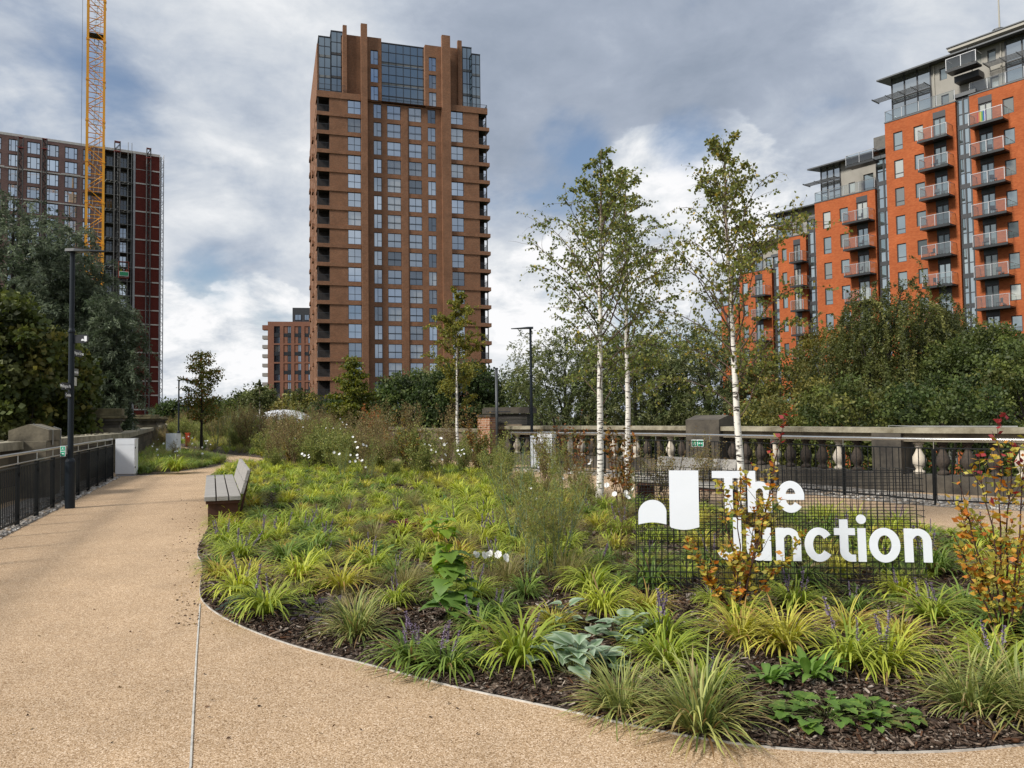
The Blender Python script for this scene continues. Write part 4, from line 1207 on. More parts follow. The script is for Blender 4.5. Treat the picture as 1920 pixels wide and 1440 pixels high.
# corner balcony recesses
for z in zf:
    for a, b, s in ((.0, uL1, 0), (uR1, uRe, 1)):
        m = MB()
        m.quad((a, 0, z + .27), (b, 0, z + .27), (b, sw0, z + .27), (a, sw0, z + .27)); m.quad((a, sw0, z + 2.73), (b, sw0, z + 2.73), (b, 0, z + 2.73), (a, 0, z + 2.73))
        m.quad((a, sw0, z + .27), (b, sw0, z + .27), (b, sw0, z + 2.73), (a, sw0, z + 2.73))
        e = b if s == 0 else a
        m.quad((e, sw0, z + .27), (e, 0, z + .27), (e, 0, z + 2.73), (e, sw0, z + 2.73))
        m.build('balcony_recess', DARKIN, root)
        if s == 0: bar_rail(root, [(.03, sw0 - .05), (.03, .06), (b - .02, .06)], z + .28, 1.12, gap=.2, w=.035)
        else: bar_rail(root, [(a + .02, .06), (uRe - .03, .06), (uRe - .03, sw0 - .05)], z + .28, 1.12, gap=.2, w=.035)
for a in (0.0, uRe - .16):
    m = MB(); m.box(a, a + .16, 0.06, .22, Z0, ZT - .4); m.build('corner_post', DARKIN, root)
# windows
for i, z in enumerate(zf):
    gl = GLASS if i < 15 else GLASS_D
    window(root, uL2, uL3 - .02, z + .38, z + 2.72, .12, (.5,), (.45,), gl)
    window(root, uF3 + .1, uR2, z + .38, z + 2.72, .12, (.5,), (.45,), gl)
    if i < 18:
        for a, b in ((c3, c4), (c5, c6)): window(root, a, b, z + .3, z + 2.65, yb + .12, (.5,), (.42,), gl, 'wide_window')
        window(root, c1, c2, z + .3, z + 2.65, yb + .12, (.45,), ((.45, 1, .42),), gl, 'narrow_window')
        window(root, c7, c8, z + .3, z + 2.65, yb + .12, (.45,), ((.45, 1, .42),), gl, 'narrow_window')
for o in opT1 + opT2: window(root, o[0], o[1], o[2], o[3], .32, (.45,), ((.45, 1, .42),), GLASS, 'narrow_window')
jb = MB(); jb.box(0, c4 - c3 - .2, -.03, 0, 0, .05); jb = jb.mesh('juliet_bar'); jb.materials.append(FRAME)
for z in zf[:16]:
    for a in (c3, c5): o = bpy.data.objects.new('juliet_bar', jb); COL.objects.link(o); o.parent = root; o.location = (a + .1, yb, z + 1.35)
# glazed penthouse volumes
def curtain(parent, a, b, y0, y1, z0, z1, nx, rows, name='glazed_volume', left=True, right=True):
    m = MB(); e = .03
    m.quad((a, y0, z0), (b, y0, z0), (b, y0, z1), (a, y0, z1))
    if left: m.quad((a, y1, z0), (a, y0, z0), (a, y0, z1), (a, y1, z1))
    if right: m.quad((b, y0, z0), (b, y1, z0), (b, y1, z1), (b, y0, z1))
    g = m.build(name, glass_mat('curtain_wall_glass', (.02, .035, .045), .33, .03, (.66, .76, .82)), parent)
    m = MB()
    for i in range(nx + 1):
        x = a + (b - a) * i / nx; m.box(x - .05, x + .05, y0 - .06, y0 - .002, z0, z1)
    for k, r in enumerate(rows): z = z0 + (z1 - z0) * r; m.box(a, b, y0 - .05, y0 - .004, z - .05, z + .05)
    if left:
        for r in rows: z = z0 + (z1 - z0) * r; m.box(a - .05, a - .004, y0, y1, z - .05, z + .05)
        for k in range(1, 4): yy = y0 + (y1 - y0) * k / 3; m.box(a - .06, a - .002, yy - .05, yy + .05, z0, z1)
    m.box(a - .08, b + .08, y0 - .09, y1, z1 + .001, z1 + .16)
    m.build('glazing_frame', FRAME, g)
    m = MB()
    for k in (1, 2): z = z0 + (z1 - z0) * (k / 3); m.box(a + .05, b - .05, y0 - .012, y0 - .006, z - .02, z + .45)
    m.build('spandrel', mat('pale_grey_spandrel', (.17, .18, .18), .5), g)
    return g
r8 = (0, .14, .2, .333, .48, .53, .667, .82, .87, 1)
v = 1.4
curtain(root, T.U(598, v), T.U(620, v), v, 8, ZT, T.Z(610, 70, v), 2, (0, .15, .333, .5, .667, .85, 1))
curtain(root, T.U(621.5, 2.4), T.U(643, 2.4), 2.4, 8, ZT, T.Z(632, 60, 2.4), 2, (0, .15, .333, .5, .667, .85, 1))
curtain(root, T.U(716, 1.3), T.U(797, 1.3), 1.3, 8, ZC, T.Z(755, 86, 1.3), 6, (0, .15, .31, .37, .5, .64, .70, .86, 1), left=False, right=False)
curtain(root, T.U(868.5, 2.0), T.U(885, 2.0), 2.0, 8, ZT - 1, T.Z(876, 90, 2.0), 2, (0, .15, .333, .5, .667, .85, 1))
curtain(root, T.U(886, 1.2), T.U(901, 1.2), 1.2, 8, ZT - 1, T.Z(893, 103, 1.2), 2, (0, .15, .333, .5, .667, .85, 1))
bar_rail(root, [(.06, 5), (.06, .06), (T.U(648), .06)], ZT + .3, 1.5, 'terrace_railing', .16)
bar_rail(root, [(T.U(717), .62), (T.U(800), .62)], ZC - .1, 1.5, 'terrace_railing', .16)
bar_rail(root, [(T.U(868), .06), (uRe + .1, .06), (uRe + .1, 4)], ZT - .4, 1.6, 'terrace_railing', .16)
m = MB(); m.box(0, uW, -.06, 3, ZT - FH * 19 - .2, ZT - FH * 18.1) ; m.box(-1.2, uL3, -1.4, -.2, T.Z(600, 752, -1), T.Z(600, 744, -1)); m.build('entrance_canopy', ANTH, root)

# ---------------------------------------------------------------- lower brick block behind the tower
Bq = Facade((-78.4, 248.0), (-52.0, 252.0)); Bq.py = 680
root = empty('brick_block', (-78.4, 248, 0), Bq.rz, label='smaller red brick apartment block with dark rooftop box, left of the tall tower', cat='apartment block')
BR2 = brick_mat('red_brown_brick', (.20, .080, .05), (.27, .12, .075), (.2, .12, .09), .22, .075, .1)
zt = Bq.Z(520, 603)
cols = [(513.5, 525.0, 0), (531.5, 546, 1), (552, 565, 1), (571, 584, 1), (590, 602, 1)]
m = MB(); ops = []
fz = 3.02
rows = [zt - 1.2 - fz * (i + 1) for i in range(12)]
for a, b, k in cols:
    for i in range(0, 12, 2):
        ops.append((Bq.U(a), Bq.U(b), rows[i + 1] + .2, rows[i] + 2.75))
wall_panel(m, 0, Bq.W, LOW, zt, ops, depth=.3)
m.quad((0, 16, LOW), (0, 0, LOW), (0, 0, zt), (0, 16, zt)); m.quad((0, 0, zt), (Bq.W, 0, zt), (Bq.W, 16, zt), (0, 16, zt)); m.quad((Bq.W, 0, LOW), (Bq.W, 16, LOW), (Bq.W, 16, zt), (Bq.W, 0, zt)); m.quad((Bq.W, 16, LOW), (0, 16, LOW), (0, 16, zt), (Bq.W, 16, zt))
m.build('wall', BR2, root)
for a, b, k in cols:
    for i, z in enumerate(rows):
        u0, u1 = Bq.U(a), Bq.U(b)
        if k:
            mb = MB(); um = u0 + (u1 - u0) * .52; mb.box(u0, um, .16, .29, z + .2, z + 2.75); mb.build('brick_panel', BR2, root); u0 = um
        window(root, u0, u1, z + (.2 if i % 2 else .45), z + (2.3 if i % 2 else 2.75), .2, (.5,), (), GLASS if random.Random(i * 7 + int(a)).random() > .45 else GLASS_D, fw=.14)
    for i in range(0, 12, 2):
        mb = MB(); mb.box(Bq.U(a), Bq.U(b), .12, .28, rows[i + 1] + 2.31, rows[i] + .44); mb.build('spandrel', FRAME, root)
for i in range(9):
    z = zt - 2.2 - fz * 1.0 * i * 1.0
    mb = MB(); mb.box(-1.8, -.002, .5, 3.6, z - .35, z + (1.1 if i == 0 else .75)); mb.build('balcony', mat('pale_concrete_balcony', (.30, .28, .26), .8) if i else BR2, root)
mb = MB(); mb.box(Bq.U(547), Bq.W + .0, 2, 14, zt + .002, Bq.Z(560, 577, 2)); mb.build('rooftop_box', ANTH, root)
for a, b in ((553, 565), (571, 580)): window(root, Bq.U(a, 2), Bq.U(b, 2), zt + .7, zt + 2.6, 1.9, (.5,), (), GLASS, fw=.12)

# ---------------------------------------------------------------- orange brick stepped blocks
BRICK_O = brick_mat('bright_orange_brick', (.325, .076, .021), (.415, .116, .036), (.28, .085, .04), .225, .075, .16)
RENDER_G = mat('grey_beige_render', (.27, .255, .225), .85, color2=(.34, .325, .29), vscale=.5)
GREY_MT = mat('grey_roof_metal', (.10, .105, .11), .45, .4)
SOFFIT = mat('pale_soffit', (.38, .36, .31), .7)
GLASS_O = glass_mat('pale_window_glass', (.10, .12, .12), .50, .02, (.88, .97, .95), blotch=(.42, .42, .38))
BALG = clear_glass('balcony_glass', (.80, .86, .86), .16)
GFRAME = mat('dark_grey_window_frame', (.045, .047, .052), .45)
FO = 2.9
def balcony(parent, u0, u1, z, dep=1.35, name='balcony', first=None):
    key = ('bal', round(u1 - u0, 2))
    w = u1 - u0
    if key not in WM:
        m = MB(); m.box(0, w, -dep, -.01, -.16, 0); m.box(-.03, w + .03, -dep - .03, -dep + .02, -.20, .03); slab = m.mesh('balcony')
        slab.materials.append(METAL_DK)
        m = MB(); m.quad((.04, -dep + .03, .1), (w - .04, -dep + .03, .1), (w - .04, -dep + .03, 1.08), (.04, -dep + .03, 1.08))
        m.quad((.03, -.05, .1), (.03, -dep + .05, .1), (.03, -dep + .05, 1.08), (.03, -.05, 1.08)); m.quad((w - .03, -dep + .05, .1), (w - .03, -.05, .1), (w - .03, -.05, 1.08), (w - .03, -dep + .05, 1.08))
        gl = m.mesh('glass'); gl.materials.append(BALG)
        m = MB(); m.box(0, w, -dep, -dep + .05, 1.1, 1.15); m.box(0, .05, -dep + .05, 0, 1.1, 1.15); m.box(w - .05, w, -dep + .05, 0, 1.1, 1.15)
        for x in (0, w / 2 - .03, w - .06): m.box(x, x + .06, -dep - .01, -dep + .04, 0, 1.1)
        rl = m.mesh('rail'); rl.materials.append(mat('silver_balcony_rail', (.5, .5, .5), .35, .8))
        WM[key] = (slab, gl, rl)
    slab, gl, rl = WM[key]
    o = bpy.data.objects.new(name, slab); COL.objects.link(o); o.parent = parent; o.location = (u0, 0, z)
    for nm, me in (('glass', gl), ('rail', rl)):
        q = bpy.data.objects.new(nm, me); COL.objects.link(q); q.parent = o
    return o
def furniture_on(parent, u, z, seed):
    rg = random.Random(seed); m = MB()
    for k in range(2):
        x = u + k * .85 + rg.uniform(-.1, .1)
        m.box(x, x + .4, -.9, -.5, z + .42, z + .46); m.box(x, x + .4, -.52, -.48, z + .46, z + .88)
        for a in (x, x + .36):
            for b in (-.9, -.54): m.box(a, a + .03, b, b + .03, z + .02, z + .42)
    return m
def flat_block(A, B, ztop, label, columns, depth=13, strip=None, zbot=LOW, balc_furn=()):
    F = Facade(A, B)
    root = empty('apartment_block', (F.A.x, F.A.y, 0), F.rz, label=label, cat='apartment block', group='stepped orange brick apartment blocks')
    nfl = int((ztop - zbot) / FO)
    ops = []; todo = []
    for c in columns:
        kind = c[0]
        for i in range(nfl):
            z = ztop - .75 - FO * (i + 1) + .35
            if kind == 'w': ops.append((c[1], c[2], z + .55, z + 2.05)); todo.append(('w', c[1], c[2], z + .55, z + 2.05))
            if kind == 't': ops.append((c[1], c[2], z + .15, z + 2.05)); todo.append(('t', c[1], c[2], z + .15, z + 2.05))
            if kind == 'd': ops.append((c[1], c[2], z, z + 2.25)); todo.append(('d', c[1], c[2], z, z + 2.25))
    m = MB(); wall_panel(m, 0, F.W, zbot, ztop, ops, depth=.16)
    m.quad((F.W, 0, zbot), (F.W, depth, zbot), (F.W, depth, ztop), (F.W, 0, ztop)); m.quad((0, depth, zbot), (0, 0, zbot), (0, 0, ztop), (0, depth, ztop))
    m.quad((0, 0, ztop), (F.W, 0, ztop), (F.W, depth, ztop), (0, depth, ztop)); m.quad((F.W, depth, zbot), (0, depth, zbot), (0, depth, ztop), (F.W, depth, ztop))
    m.build('wall', BRICK_O, root)
    m = MB(); m.box(-.04, F.W + .04, -.05, .25, ztop + .002, ztop + .12); m.build('parapet_coping', GREY_MT, root)
    m = MB()
    for k, u0, u1, z0, z1 in todo:
        if k == 'w': window(root, u0, u1, z0, z1, .08, (), (), GLASS_O, frame=GFRAME)
        elif k == 't': window(root, u0, u1, z0, z1, .08, (), (.27,), GLASS_O, frame=GFRAME)
        else:
            window(root, u0, u1, z0, z1, .08, (.5,), (), GLASS_O, 'french_door', frame=GFRAME, fw=.11)
            hp = MB(); hp.box(u0, u1, -.012, .05, z1 + .002, z1 + .62); hp.build('door_head_panel', GFRAME, root)
    
    for c in columns:
        if c[0] == 'b':
            for i in range(nfl - 1):
                z = ztop - .75 - FO * (i + 1) + .35
                o = balcony(root, c[1], c[2], z - .02)
                if (i * 7 + int(c[1] * 3)) % 3 != 1:
                    furniture_on(None, .3, .02, i).build('balcony_chairs', mat('dark_garden_chair', (.05, .05, .055), .5), o) if False else None
    return F, root
def glass_balustrade(parent, pts, z, name='glass_balustrade'):
    m = MB(); r = MB()
    for a, b in zip(pts[:-1], pts[1:]):
        m.quad(a + (z + .12,), b + (z + .12,), b + (z + 1.1,), a + (z + 1.1,))
        r.tube([a + (z + 1.12,), b + (z + 1.12,)], .025, 6)
        d = Vector(b) - Vector(a); n = max(1, int(d.length / 1.4))
        for i in range(n + 1):
            p = Vector(a) + d * (i / n); r.box(p.x - .025, p.x + .025, p.y - .025, p.y + .025, z + .1, z + 1.1)
    g = m.build(name, BALG, parent); r.build('rail', mat('silver_balcony_rail', (.5, .5, .5), .35, .8), g)
    return g
def stair_glazing(F, parent, u0, u1, v, z0, ztop, n=3):
    m = MB(); m.box(u0, u1, v, v + .1, z0, ztop); g = m.build('stair_glazing', glass_mat('stair_glass', (.10, .12, .12), .55, .02, (.86, .95, .95)), parent)
    r = MB(); w = u1 - u0
    for k in range(n + 1): x = u0 + w * k / n; r.box(x - .07, x + .07, v - .08, v - .002, z0, ztop)
    z = z0; i = 0
    while z < ztop: r.box(u0, u1, v - .06, v - .004, z, z + (.45 if i % 2 == 0 else .08)); z += FO / 2; i += 1
    r.build('glazing_frame', GFRAME, g)
    m = MB(); m.box(u0 - .2, u1 + .2, v - .3, v + 3, ztop + .002, ztop + .35); m.build('strip_cap', GREY_MT, g)
dirO = Vector((.61, -.79)).normalized()
def corner(px, py, Y): c = AT(px, py, Y); return Vector((c.x, c.y)), c.z
A2, Z2 = corner(1658.6, 232, 79.5); q = Facade(A2, A2 + dirO); q.py = 250; B2 = A2 + dirO * q.U(1793)
A1, Z1 = corner(1817, 180.5, 73.2)
F1 = Facade(A1, A1 + dirO); F1.py = 250
# right-most block
W1 = 14.0
q = F1
cols1 = [('d', q.U(1836), q.U(1862)), ('w', q.U(1882), q.U(1903)), ('b', q.U(1816, -1.35), q.U(1881, -1.35)),
         ('d', 9.1, 10.3), ('b', 8.2, 11.4), ('w', 6.6, 7.5), ('w', 12.3, 13.2)]
f1, r1 = flat_block(A1, A1 + dirO * W1, Z1, 'nearest orange brick apartment block, cut by the right edge of the photo', cols1)
q = Facade(A2, B2); q.py = 250
cols2 = [('t', q.U(1674.5), q.U(1692)), ('w', q.U(1713), q.U(1731)), ('d', q.U(1750), q.U(1774)), ('b', q.U(1719.5, -1.35), q.U(1775, -1.35))]
f2, r2 = flat_block(A2, B2, Z2, 'tall orange brick apartment block with one column of balconies, second from the right', cols2)
A3, Z3 = corner(1527.3, 382, 88.0); q = Facade(A3, A3 + dirO); q.py = 400; B3 = A3 + dirO * q.U(1642); q = Facade(A3, B3); q.py = 430
cols3 = [('t', q.U(1543.5), q.U(1558)), ('w', q.U(1575), q.U(1591)), ('d', q.U(1607), q.U(1628)), ('b', q.U(1580, -1.35), q.U(1629, -1.35))]
f3, r3 = flat_block(A3, B3, Z3, 'orange brick apartment block two storeys lower, third from the right', cols3)
A4, Z4 = corner(1458, 450, 94.5); q = Facade(A4, A4 + dirO); q.py = 450; B4 = A4 + dirO * q.U(1511); q = Facade(A4, B4); q.py = 480
f4, r4 = flat_block(A4, B4, Z4, 'orange brick apartment block fourth from the right, behind the birch crown', [('w', q.U(1466), q.U(1475)), ('d', q.U(1488), q.U(1501)), ('b', q.U(1480, -1.35), q.U(1504, -1.35))])
A5, Z5 = corner(1386, 515, 101.5); q = Facade(A5, A5 + dirO); q.py = 520; B5 = A5 + dirO * q.U(1447); q = Facade(A5, B5); q.py = 540
f5, r5 = flat_block(A5, B5, Z5, 'small orange brick apartment block fifth from the right, behind the birch', [('w', q.U(1392), q.U(1402)), ('d', q.U(1416), q.U(1430)), ('b', q.U(1408, -1.35), q.U(1434, -1.35))])
A6, Z6 = corner(1352, 575, 110); q = Facade(A6, A6 + dirO); q.py = 580; B6 = A6 + dirO * q.U(1384); q = Facade(A6, B6); q.py = 600
f6, r6 = flat_block(A6, B6, Z6, 'lowest and farthest orange brick apartment block', [('w', q.U(1363), q.U(1372))])
stair_glazing(f2, r2, f2.W + .02, f2.W + 1.6, .4, LOW, Z2 + .4, 3)
stair_glazing(f3, r3, f3.W + .02, f3.W + 2.3, .5, LOW, Z3 + 3.2, 3)
stair_glazing(f4, r4, f4.W + .02, f4.W + 2.4, .5, LOW, Z4 + 1.6, 3)
stair_glazing(f5, r5, f5.W + .02, f5.W + 2.4, .5, LOW, Z5 + 1.5, 2)
stair_glazing(f6, r6, f6.W + .02, f6.W + 2.4, .5, LOW, Z6 + 1.2, 2)
def penthouse(F, root, u0, u1, v0, zb, ze0, ze1, glazed, wins, over=1.1, depth=9, doors=()):
    """set back top storeys: render walls, full glass end, shallow overhanging roof"""
    ops = [(a, b, c, d) for a, b, c, d in wins]
    m = MB()
    uS = glazed[1] if glazed else u0
    wall_panel(m, uS, u1, zb, ze0 + .3, ops, y=v0)
    m.quad((u1, v0, zb), (u1, v0 + depth, zb), (u1, v0 + depth, ze1), (u1, v0, ze1)); m.quad((u0, v0 + depth, zb), (u0, v0 + 3, zb), (u0, v0 + 3, ze0), (u0, v0 + depth, ze0))
    m.build('penthouse_wall', RENDER_G, root)
    for a, b, c, d in ops: window(root, a, b, c, d, v0 + .1, (), (), GLASS_O, 'penthouse_window', frame=GFRAME)
    if glazed:
        g = curtain2(root, glazed[0], glazed[1], v0 - .02, v0 + 3, zb, ze0 + .2, glazed[2], glazed[3])
    m = MB(); o = over
    P = [(u0 - o, v0 - o, ze0), (u1 + .1, v0 - o, ze1), (u1 + .1, v0 + depth, ze1 + 1.0), (u0 - o, v0 + depth, ze0 + 1.0)]
    Q = [(a, b, c + .16) for a, b, c in P]
    m.quad(*P[::-1]); m.quad(*Q)
    for i in range(4): m.quad(P[i], P[(i + 1) % 4], Q[(i + 1) % 4], Q[i])
    m.build('roof', GREY_MT, root)
    m = MB(); m.box(u0 - o + .05, u1, v0 - o - .05, v0 - o - .002, min(ze0, ze1) + .0, min(ze0, ze1) + .12); 
    m.build('gutter', GREY_MT, root)
def curtain2(root, a, b, y0, y1, z0, z1, nx, rows):
    m = MB(); m.quad((a, y0, z0), (b, y0, z0), (b, y0, z1), (a, y0, z1)); m.quad((a, y1, z0), (a, y0, z0), (a, y0, z1), (a, y1, z1))
    g = m.build('penthouse_glazing', glass_mat('penthouse_glass', (.12, .13, .13), .45, .02, (.85, .9, .92)), root)
    m = MB()
    for i in range(nx + 1): x = a + (b - a) * i / nx; m.box(x - .06, x + .06, y0 - .07, y0 - .002, z0, z1)
    for r in rows: z = z0 + (z1 - z0) * r; m.box(a, b, y0 - .05, y0 - .003, z - .06, z + .06); m.box(a - .05, a - .003, y0, y1, z - .06, z + .06)
    m.box(a - .06, a - .0025, y0 + 1.4, y0 + 1.5, z0, z1)
    m.build('glazing_frame', GFRAME, g)
    # louvred sun shade on brackets
    m = MB(); zs = z0 + (z1 - z0) * .5
    for k in range(5): m.box(a - 1.4, b, y0 - 1.5 + k * .27, y0 - 1.38 + k * .27, zs + .25 - k * .0, zs + .29)
    for i in range(nx + 1): x = a + (b - a) * i / nx; m.box(x - .03, x + .03, y0 - 1.55, y0, zs + .30, zs + .36)
    m.box(a - 1.45, a - 1.38, y0 - 1.55, y0, zs + .24, zs + .37)
    m.build('sun_shade', GREY_MT, root)
    return g
# penthouse over the two tall blocks
f1.py = 150; f2.py = 150; f3.py = 340; f4.py = 420
F = f2; v = 1.5
zb = Z2 + .12
gA, gB = F.U(1672, v), F.U(1745, v)
zE = F.Z(1658, 148, .4)
w = F.W
penthouse(F, r2, gA, w + 1.0, v, zb, zE, zE, (gA, gB, 3, (0, .12, .45, .55, 1)), [(F.U(1762, v), F.U(1776, v), zb + 3.05, zb + 4.25), (F.U(1763.5, v), F.U(1778, v), zb + .3, zb + 1.5)])
m = MB(); m.tube([(gB + .35, v - .08, zb), (gB + .35, v - .08, zE)], .06, 6); m.build('downpipe', SOFFIT, r2)
glass_balustrade(r2, [(.05, 4), (.05, .05), (F.W - .05, .05)], zb)
F = f1; zb1 = Z1 + .12
penthouse(F, r1, -.85, 14, v, zb1, zE + .05, zE + .05, None, [(F.U(1853, v), F.U(1869, v), zb1 + 3.1, zb1 + 4.3), (F.U(1857, v), F.U(1873, v), zb1 + .4, zb1 + 1.6)])
curtain2(r1, F.U(1888, v), F.U(1888, v) + 5.5, v - .05, v + .5, zb1, zE, 4, (0, .12, .45, .55, 1))
glass_balustrade(r1, [(.05, 3), (.05, .05), (F.W - .05, .05)], zb1)
m = MB(); m.tube([(F.U(1879, v), v - .08, zb1), (F.U(1879, v), v - .08, zE)], .07, 6); m.build('downpipe', SOFFIT, r1)
# projecting balcony between the two, on a dark bracket
o = balcony(r1, F.U(1787, .2), F.U(1787, .2) + 2.7, zb1 + 2.5, name='roof_balcony')
m = MB(); m.box(F.U(1790, .3), F.U(1790, .3) + 2.2, .2, 1.4, zb1 + 1.7, zb1 + 2.3); m.build('balcony_bracket', GFRAME, r1)
# clerestory on top with its own roof
cu = F.U(1789, 3.5)
m = MB(); zc = zE + 1.0
m.box(cu + .5, 16, 3.6, 8, zc - .5, zc + .55); cl = m.build('clerestory', glass_mat('pale_window_glass'), r1)
m = MB()
for k in range(9): m.box(cu + .5 + k * 1.6, cu + .72 + k * 1.6, 3.52, 3.598, zc - .5, zc + .55)
m.box(cu + .5, 16, 3.51, 3.59, zc - .5, zc - .2); m.build('glazing_frame', SOFFIT, cl)
m = MB(); m.box(cu - .2, 16.5, 2.7, 8.5, zc + .552, zc + .85); m.build('roof_fascia', SOFFIT, r1); m = MB(); m.box(cu - .3, 16.6, 2.6, 8.6, zc + .852, zc + .95); m.build('upper_roof', GREY_MT, r1)
um = F.U(1878, 5)
m = MB(); m.tube([(um, 5, zc + .95), (um, 5, zc + 8)], [.10, .05], 8); m.build('mast', SOFFIT, r1)
m = MB(); m.lathe((um - .1, 5, zc + .952), [(.5, 0), (.5, .45), (.3, .5), (.3, .8), (.55, .85), (.55, 1.0)], 14); m.build('vent', GREY_MT, r1)
# lower penthouses
F = f3; v = 1.5; zb = Z3 + .12; zE = F.Z(1528, 315.5, .4)
gA = F.U(1540, v); gB = F.U(1576, v)
penthouse(F, r3, gA, F.W + 1.2, v, zb, zE, zE, (gA, gB, 3, (0, .3, .55, .62, 1)), [(F.U(1591, v), F.U(1603, v), zb + .5, zb + 1.7), (F.U(1619, v), F.U(1638, v), zb + .1, zb + 2.2)], depth=8)
glass_balustrade(r3, [(.05, 3), (.05, .05), (F.W - .05, .05)], zb)
balcony(r3, F.U(1603, .5), F.W + .6, zb + 2.75, name='roof_balcony')
m = MB(); m.box(F.W - 2.0, F.W + 3.2, 4, 9, Z3 + .1, Z3 + 7.0); m.build('lift_tower', mat('dark_grey_render', (.13, .125, .115), .9, var=.2), r3)
F = f4; zb = Z4 + .12; zE = F.Z(1452, 402, .4); gA = F.U(1453, v)
penthouse(F, r4, gA + .3, F.W + 1.2, v, zb, zE, zE, (gA + .3, gA + 2.4, 2, (0, .5, 1)), [(F.W - 2.2, F.W - 1.2, zb + .6, zb + 1.8)], depth=8)
glass_balustrade(r4, [(.05, 3), (.05, .05), (F.W - .05, .05)], zb)
for F, r_, zb in ((f5, r5, Z5 + .12), (f6, r6, Z6 + .12)):
    penthouse(F, r_, .8, F.W + .8, v, zb, zb + 3.6, zb + 3.6, (.8, 2.6, 2, (0, .5, 1)), [(F.W - 1.8, F.W - .9, zb + .6, zb + 1.8)], depth=8)
    glass_balustrade(r_, [(.05, 3), (.05, .05), (F.W - .05, .05)], zb)
# a rainbow flag hung inside one balcony, chairs on others
fl = MB(); z0 = Z1 - .75 - FO + .35
ub = f1.U(1829, -1.3)
flag = empty('rainbow_flag', tuple(f1.P(ub, -1.30)) + (z0 + .1,), f1.rz, label='rainbow striped flag hung inside the top balcony of the nearest orange block', cat='flag')
for i, c_ in enumerate(((.6, .03, .03), (.75, .25, .03), (.75, .6, .05), (.05, .35, .08), (.03, .12, .5), (.2, .04, .3))):
    m = MB(); m.box(i * .13, i * .13 + .129, 0, .01, 0, .92); m.build('stripe', mat('flag_stripe_%d' % i, c_, .8), flag)
chm = None
rg = random.Random(5)
CH_M = mat('dark_garden_chair', (.05, .05, .055), .5)
for F, c, idx in ((f1, cols1[2], (1, 2, 3, 4, 5, 6)), (f2, cols2[3], (1, 2, 4, 5)), (f3, cols3[3], (0, 1, 2))):
    zt = Z1 if F is f1 else (Z2 if F is f2 else Z3)
    blk = 'nearest' if F is f1 else ('second' if F is f2 else 'third')
    for i in idx:
        z = zt - .75 - FO * (i + 1) + .33
        u = (c[1] + c[2]) / 2 + rg.uniform(-.6, .5); p = F.P(u, -.75)
        e = empty('garden_chair', (p.x, p.y, z), F.rz + rg.uniform(-1, 1), label='small dark chair on the %s balcony down of the %s orange block from the right' % (('top', 'second', 'third', 'fourth', 'fifth', 'sixth', 'seventh')[i], blk), cat='chair', group='chairs on the balconies of the %s orange block' % blk)
        if chm is None:
            m = MB(); m.box(-.22, .22, -.22, .22, .42, .46); a_ = m.mesh('seat'); a_.materials.append(CH_M)
            m = MB(); m.box(-.22, .22, .19, .22, .462, .88); b_ = m.mesh('backrest'); b_.materials.append(CH_M)
            m = MB(); m.box(-.015, .015, -.015, .015, 0, .419); l_ = m.mesh('leg'); l_.materials.append(CH_M); chm = (a_, b_, l_)
        for nm, me in zip(('seat', 'backrest'), chm[:2]): o = bpy.data.objects.new(nm, me); COL.objects.link(o); o.parent = e
        for sx in (-.2, .2):
            for sy in (-.2, .2): o = bpy.data.objects.new('leg', chm[2]); COL.objects.link(o); o.parent = e; o.location = (sx, sy, 0)

# ---------------------------------------------------------------- half built block on the left
H = Facade((-99.5, 148.5), (-74.0, 163.5)); H.py = 330
root = empty('unfinished_block', (H.A.x, H.A.y, 0), H.rz, label='unfinished dark red brick tower with scaffolding behind the yellow crane', cat='tower block')
BR3 = brick_mat('dark_plum_brick', (.17, .095, .085), (.25, .15, .13), (.22, .17, .15), .225, .075, .16)
BR3b = brick_mat('deep_red_brick', (.10, .018, .014), (.155, .03, .02), (.06, .018, .015), .225, .075, .16)
CONC = mat('pale_concrete_edge', (.56, .54, .50), .85, var=.15)
ztop = H.Z(160, 270)
fh = 2.98
uS0, uS1, uG1 = H.U(193), H.U(251), H.U(299.5)
colpx = [(-26, 2), (15, 33), (50, 75), (86, 110), (121, 145), (155, 171)]
floors = [ztop - .9 - fh * (i + 1) for i in range(18)]
ops = [(H.U(a), H.U(b), z + .35, z + 2.75) for a, b in colpx for z in floors]
m = MB(); wall_panel(m, H.U(-60), uS0, LOW, ztop - .5, ops, depth=.3)
ue = H.U(-60)
m.quad((ue, 18, LOW), (ue, 0, LOW), (ue, 0, ztop), (ue, 18, ztop)); m.quad((ue, 0, ztop - .5), (uG1, 0, ztop - .5), (uG1, 18, ztop - .5), (ue, 18, ztop - .5)); m.quad((uG1, 18, LOW), (ue, 18, LOW), (ue, 18, ztop - .5), (uG1, 18, ztop - .5))
m.build('wall', BR3, root)
GL3 = glass_mat('blue_sky_glass', (.08, .11, .15), .70, .02, (.80, .90, 1.0), blotch=(.42, .45, .50))
for k, (a, b) in enumerate(colpx):
    for i, z in enumerate(floors[:17]):
        if i > 15 and k < 2: continue
        window(root, H.U(a), H.U(b), z + .35, z + 2.75, .15, (.27, .74), ((0, .27, .5), (.74, 1, .5)), GL3, fw=.12)
m = MB(); wall_panel(m, uS1 + .3, uG1, LOW, ztop - .35, [], y=.1)
m.quad((uG1, .1, LOW), (uG1, 17.9, LOW), (uG1, 17.9, ztop - .35), (uG1, .1, ztop - .35)); m.quad((uS1 + .3, 6, LOW), (uS1 + .3, .1, LOW), (uS1 + .3, .1, ztop - .35), (uS1 + .3, 6, ztop - .35))
m.build('gable_wall', BR3b, root)
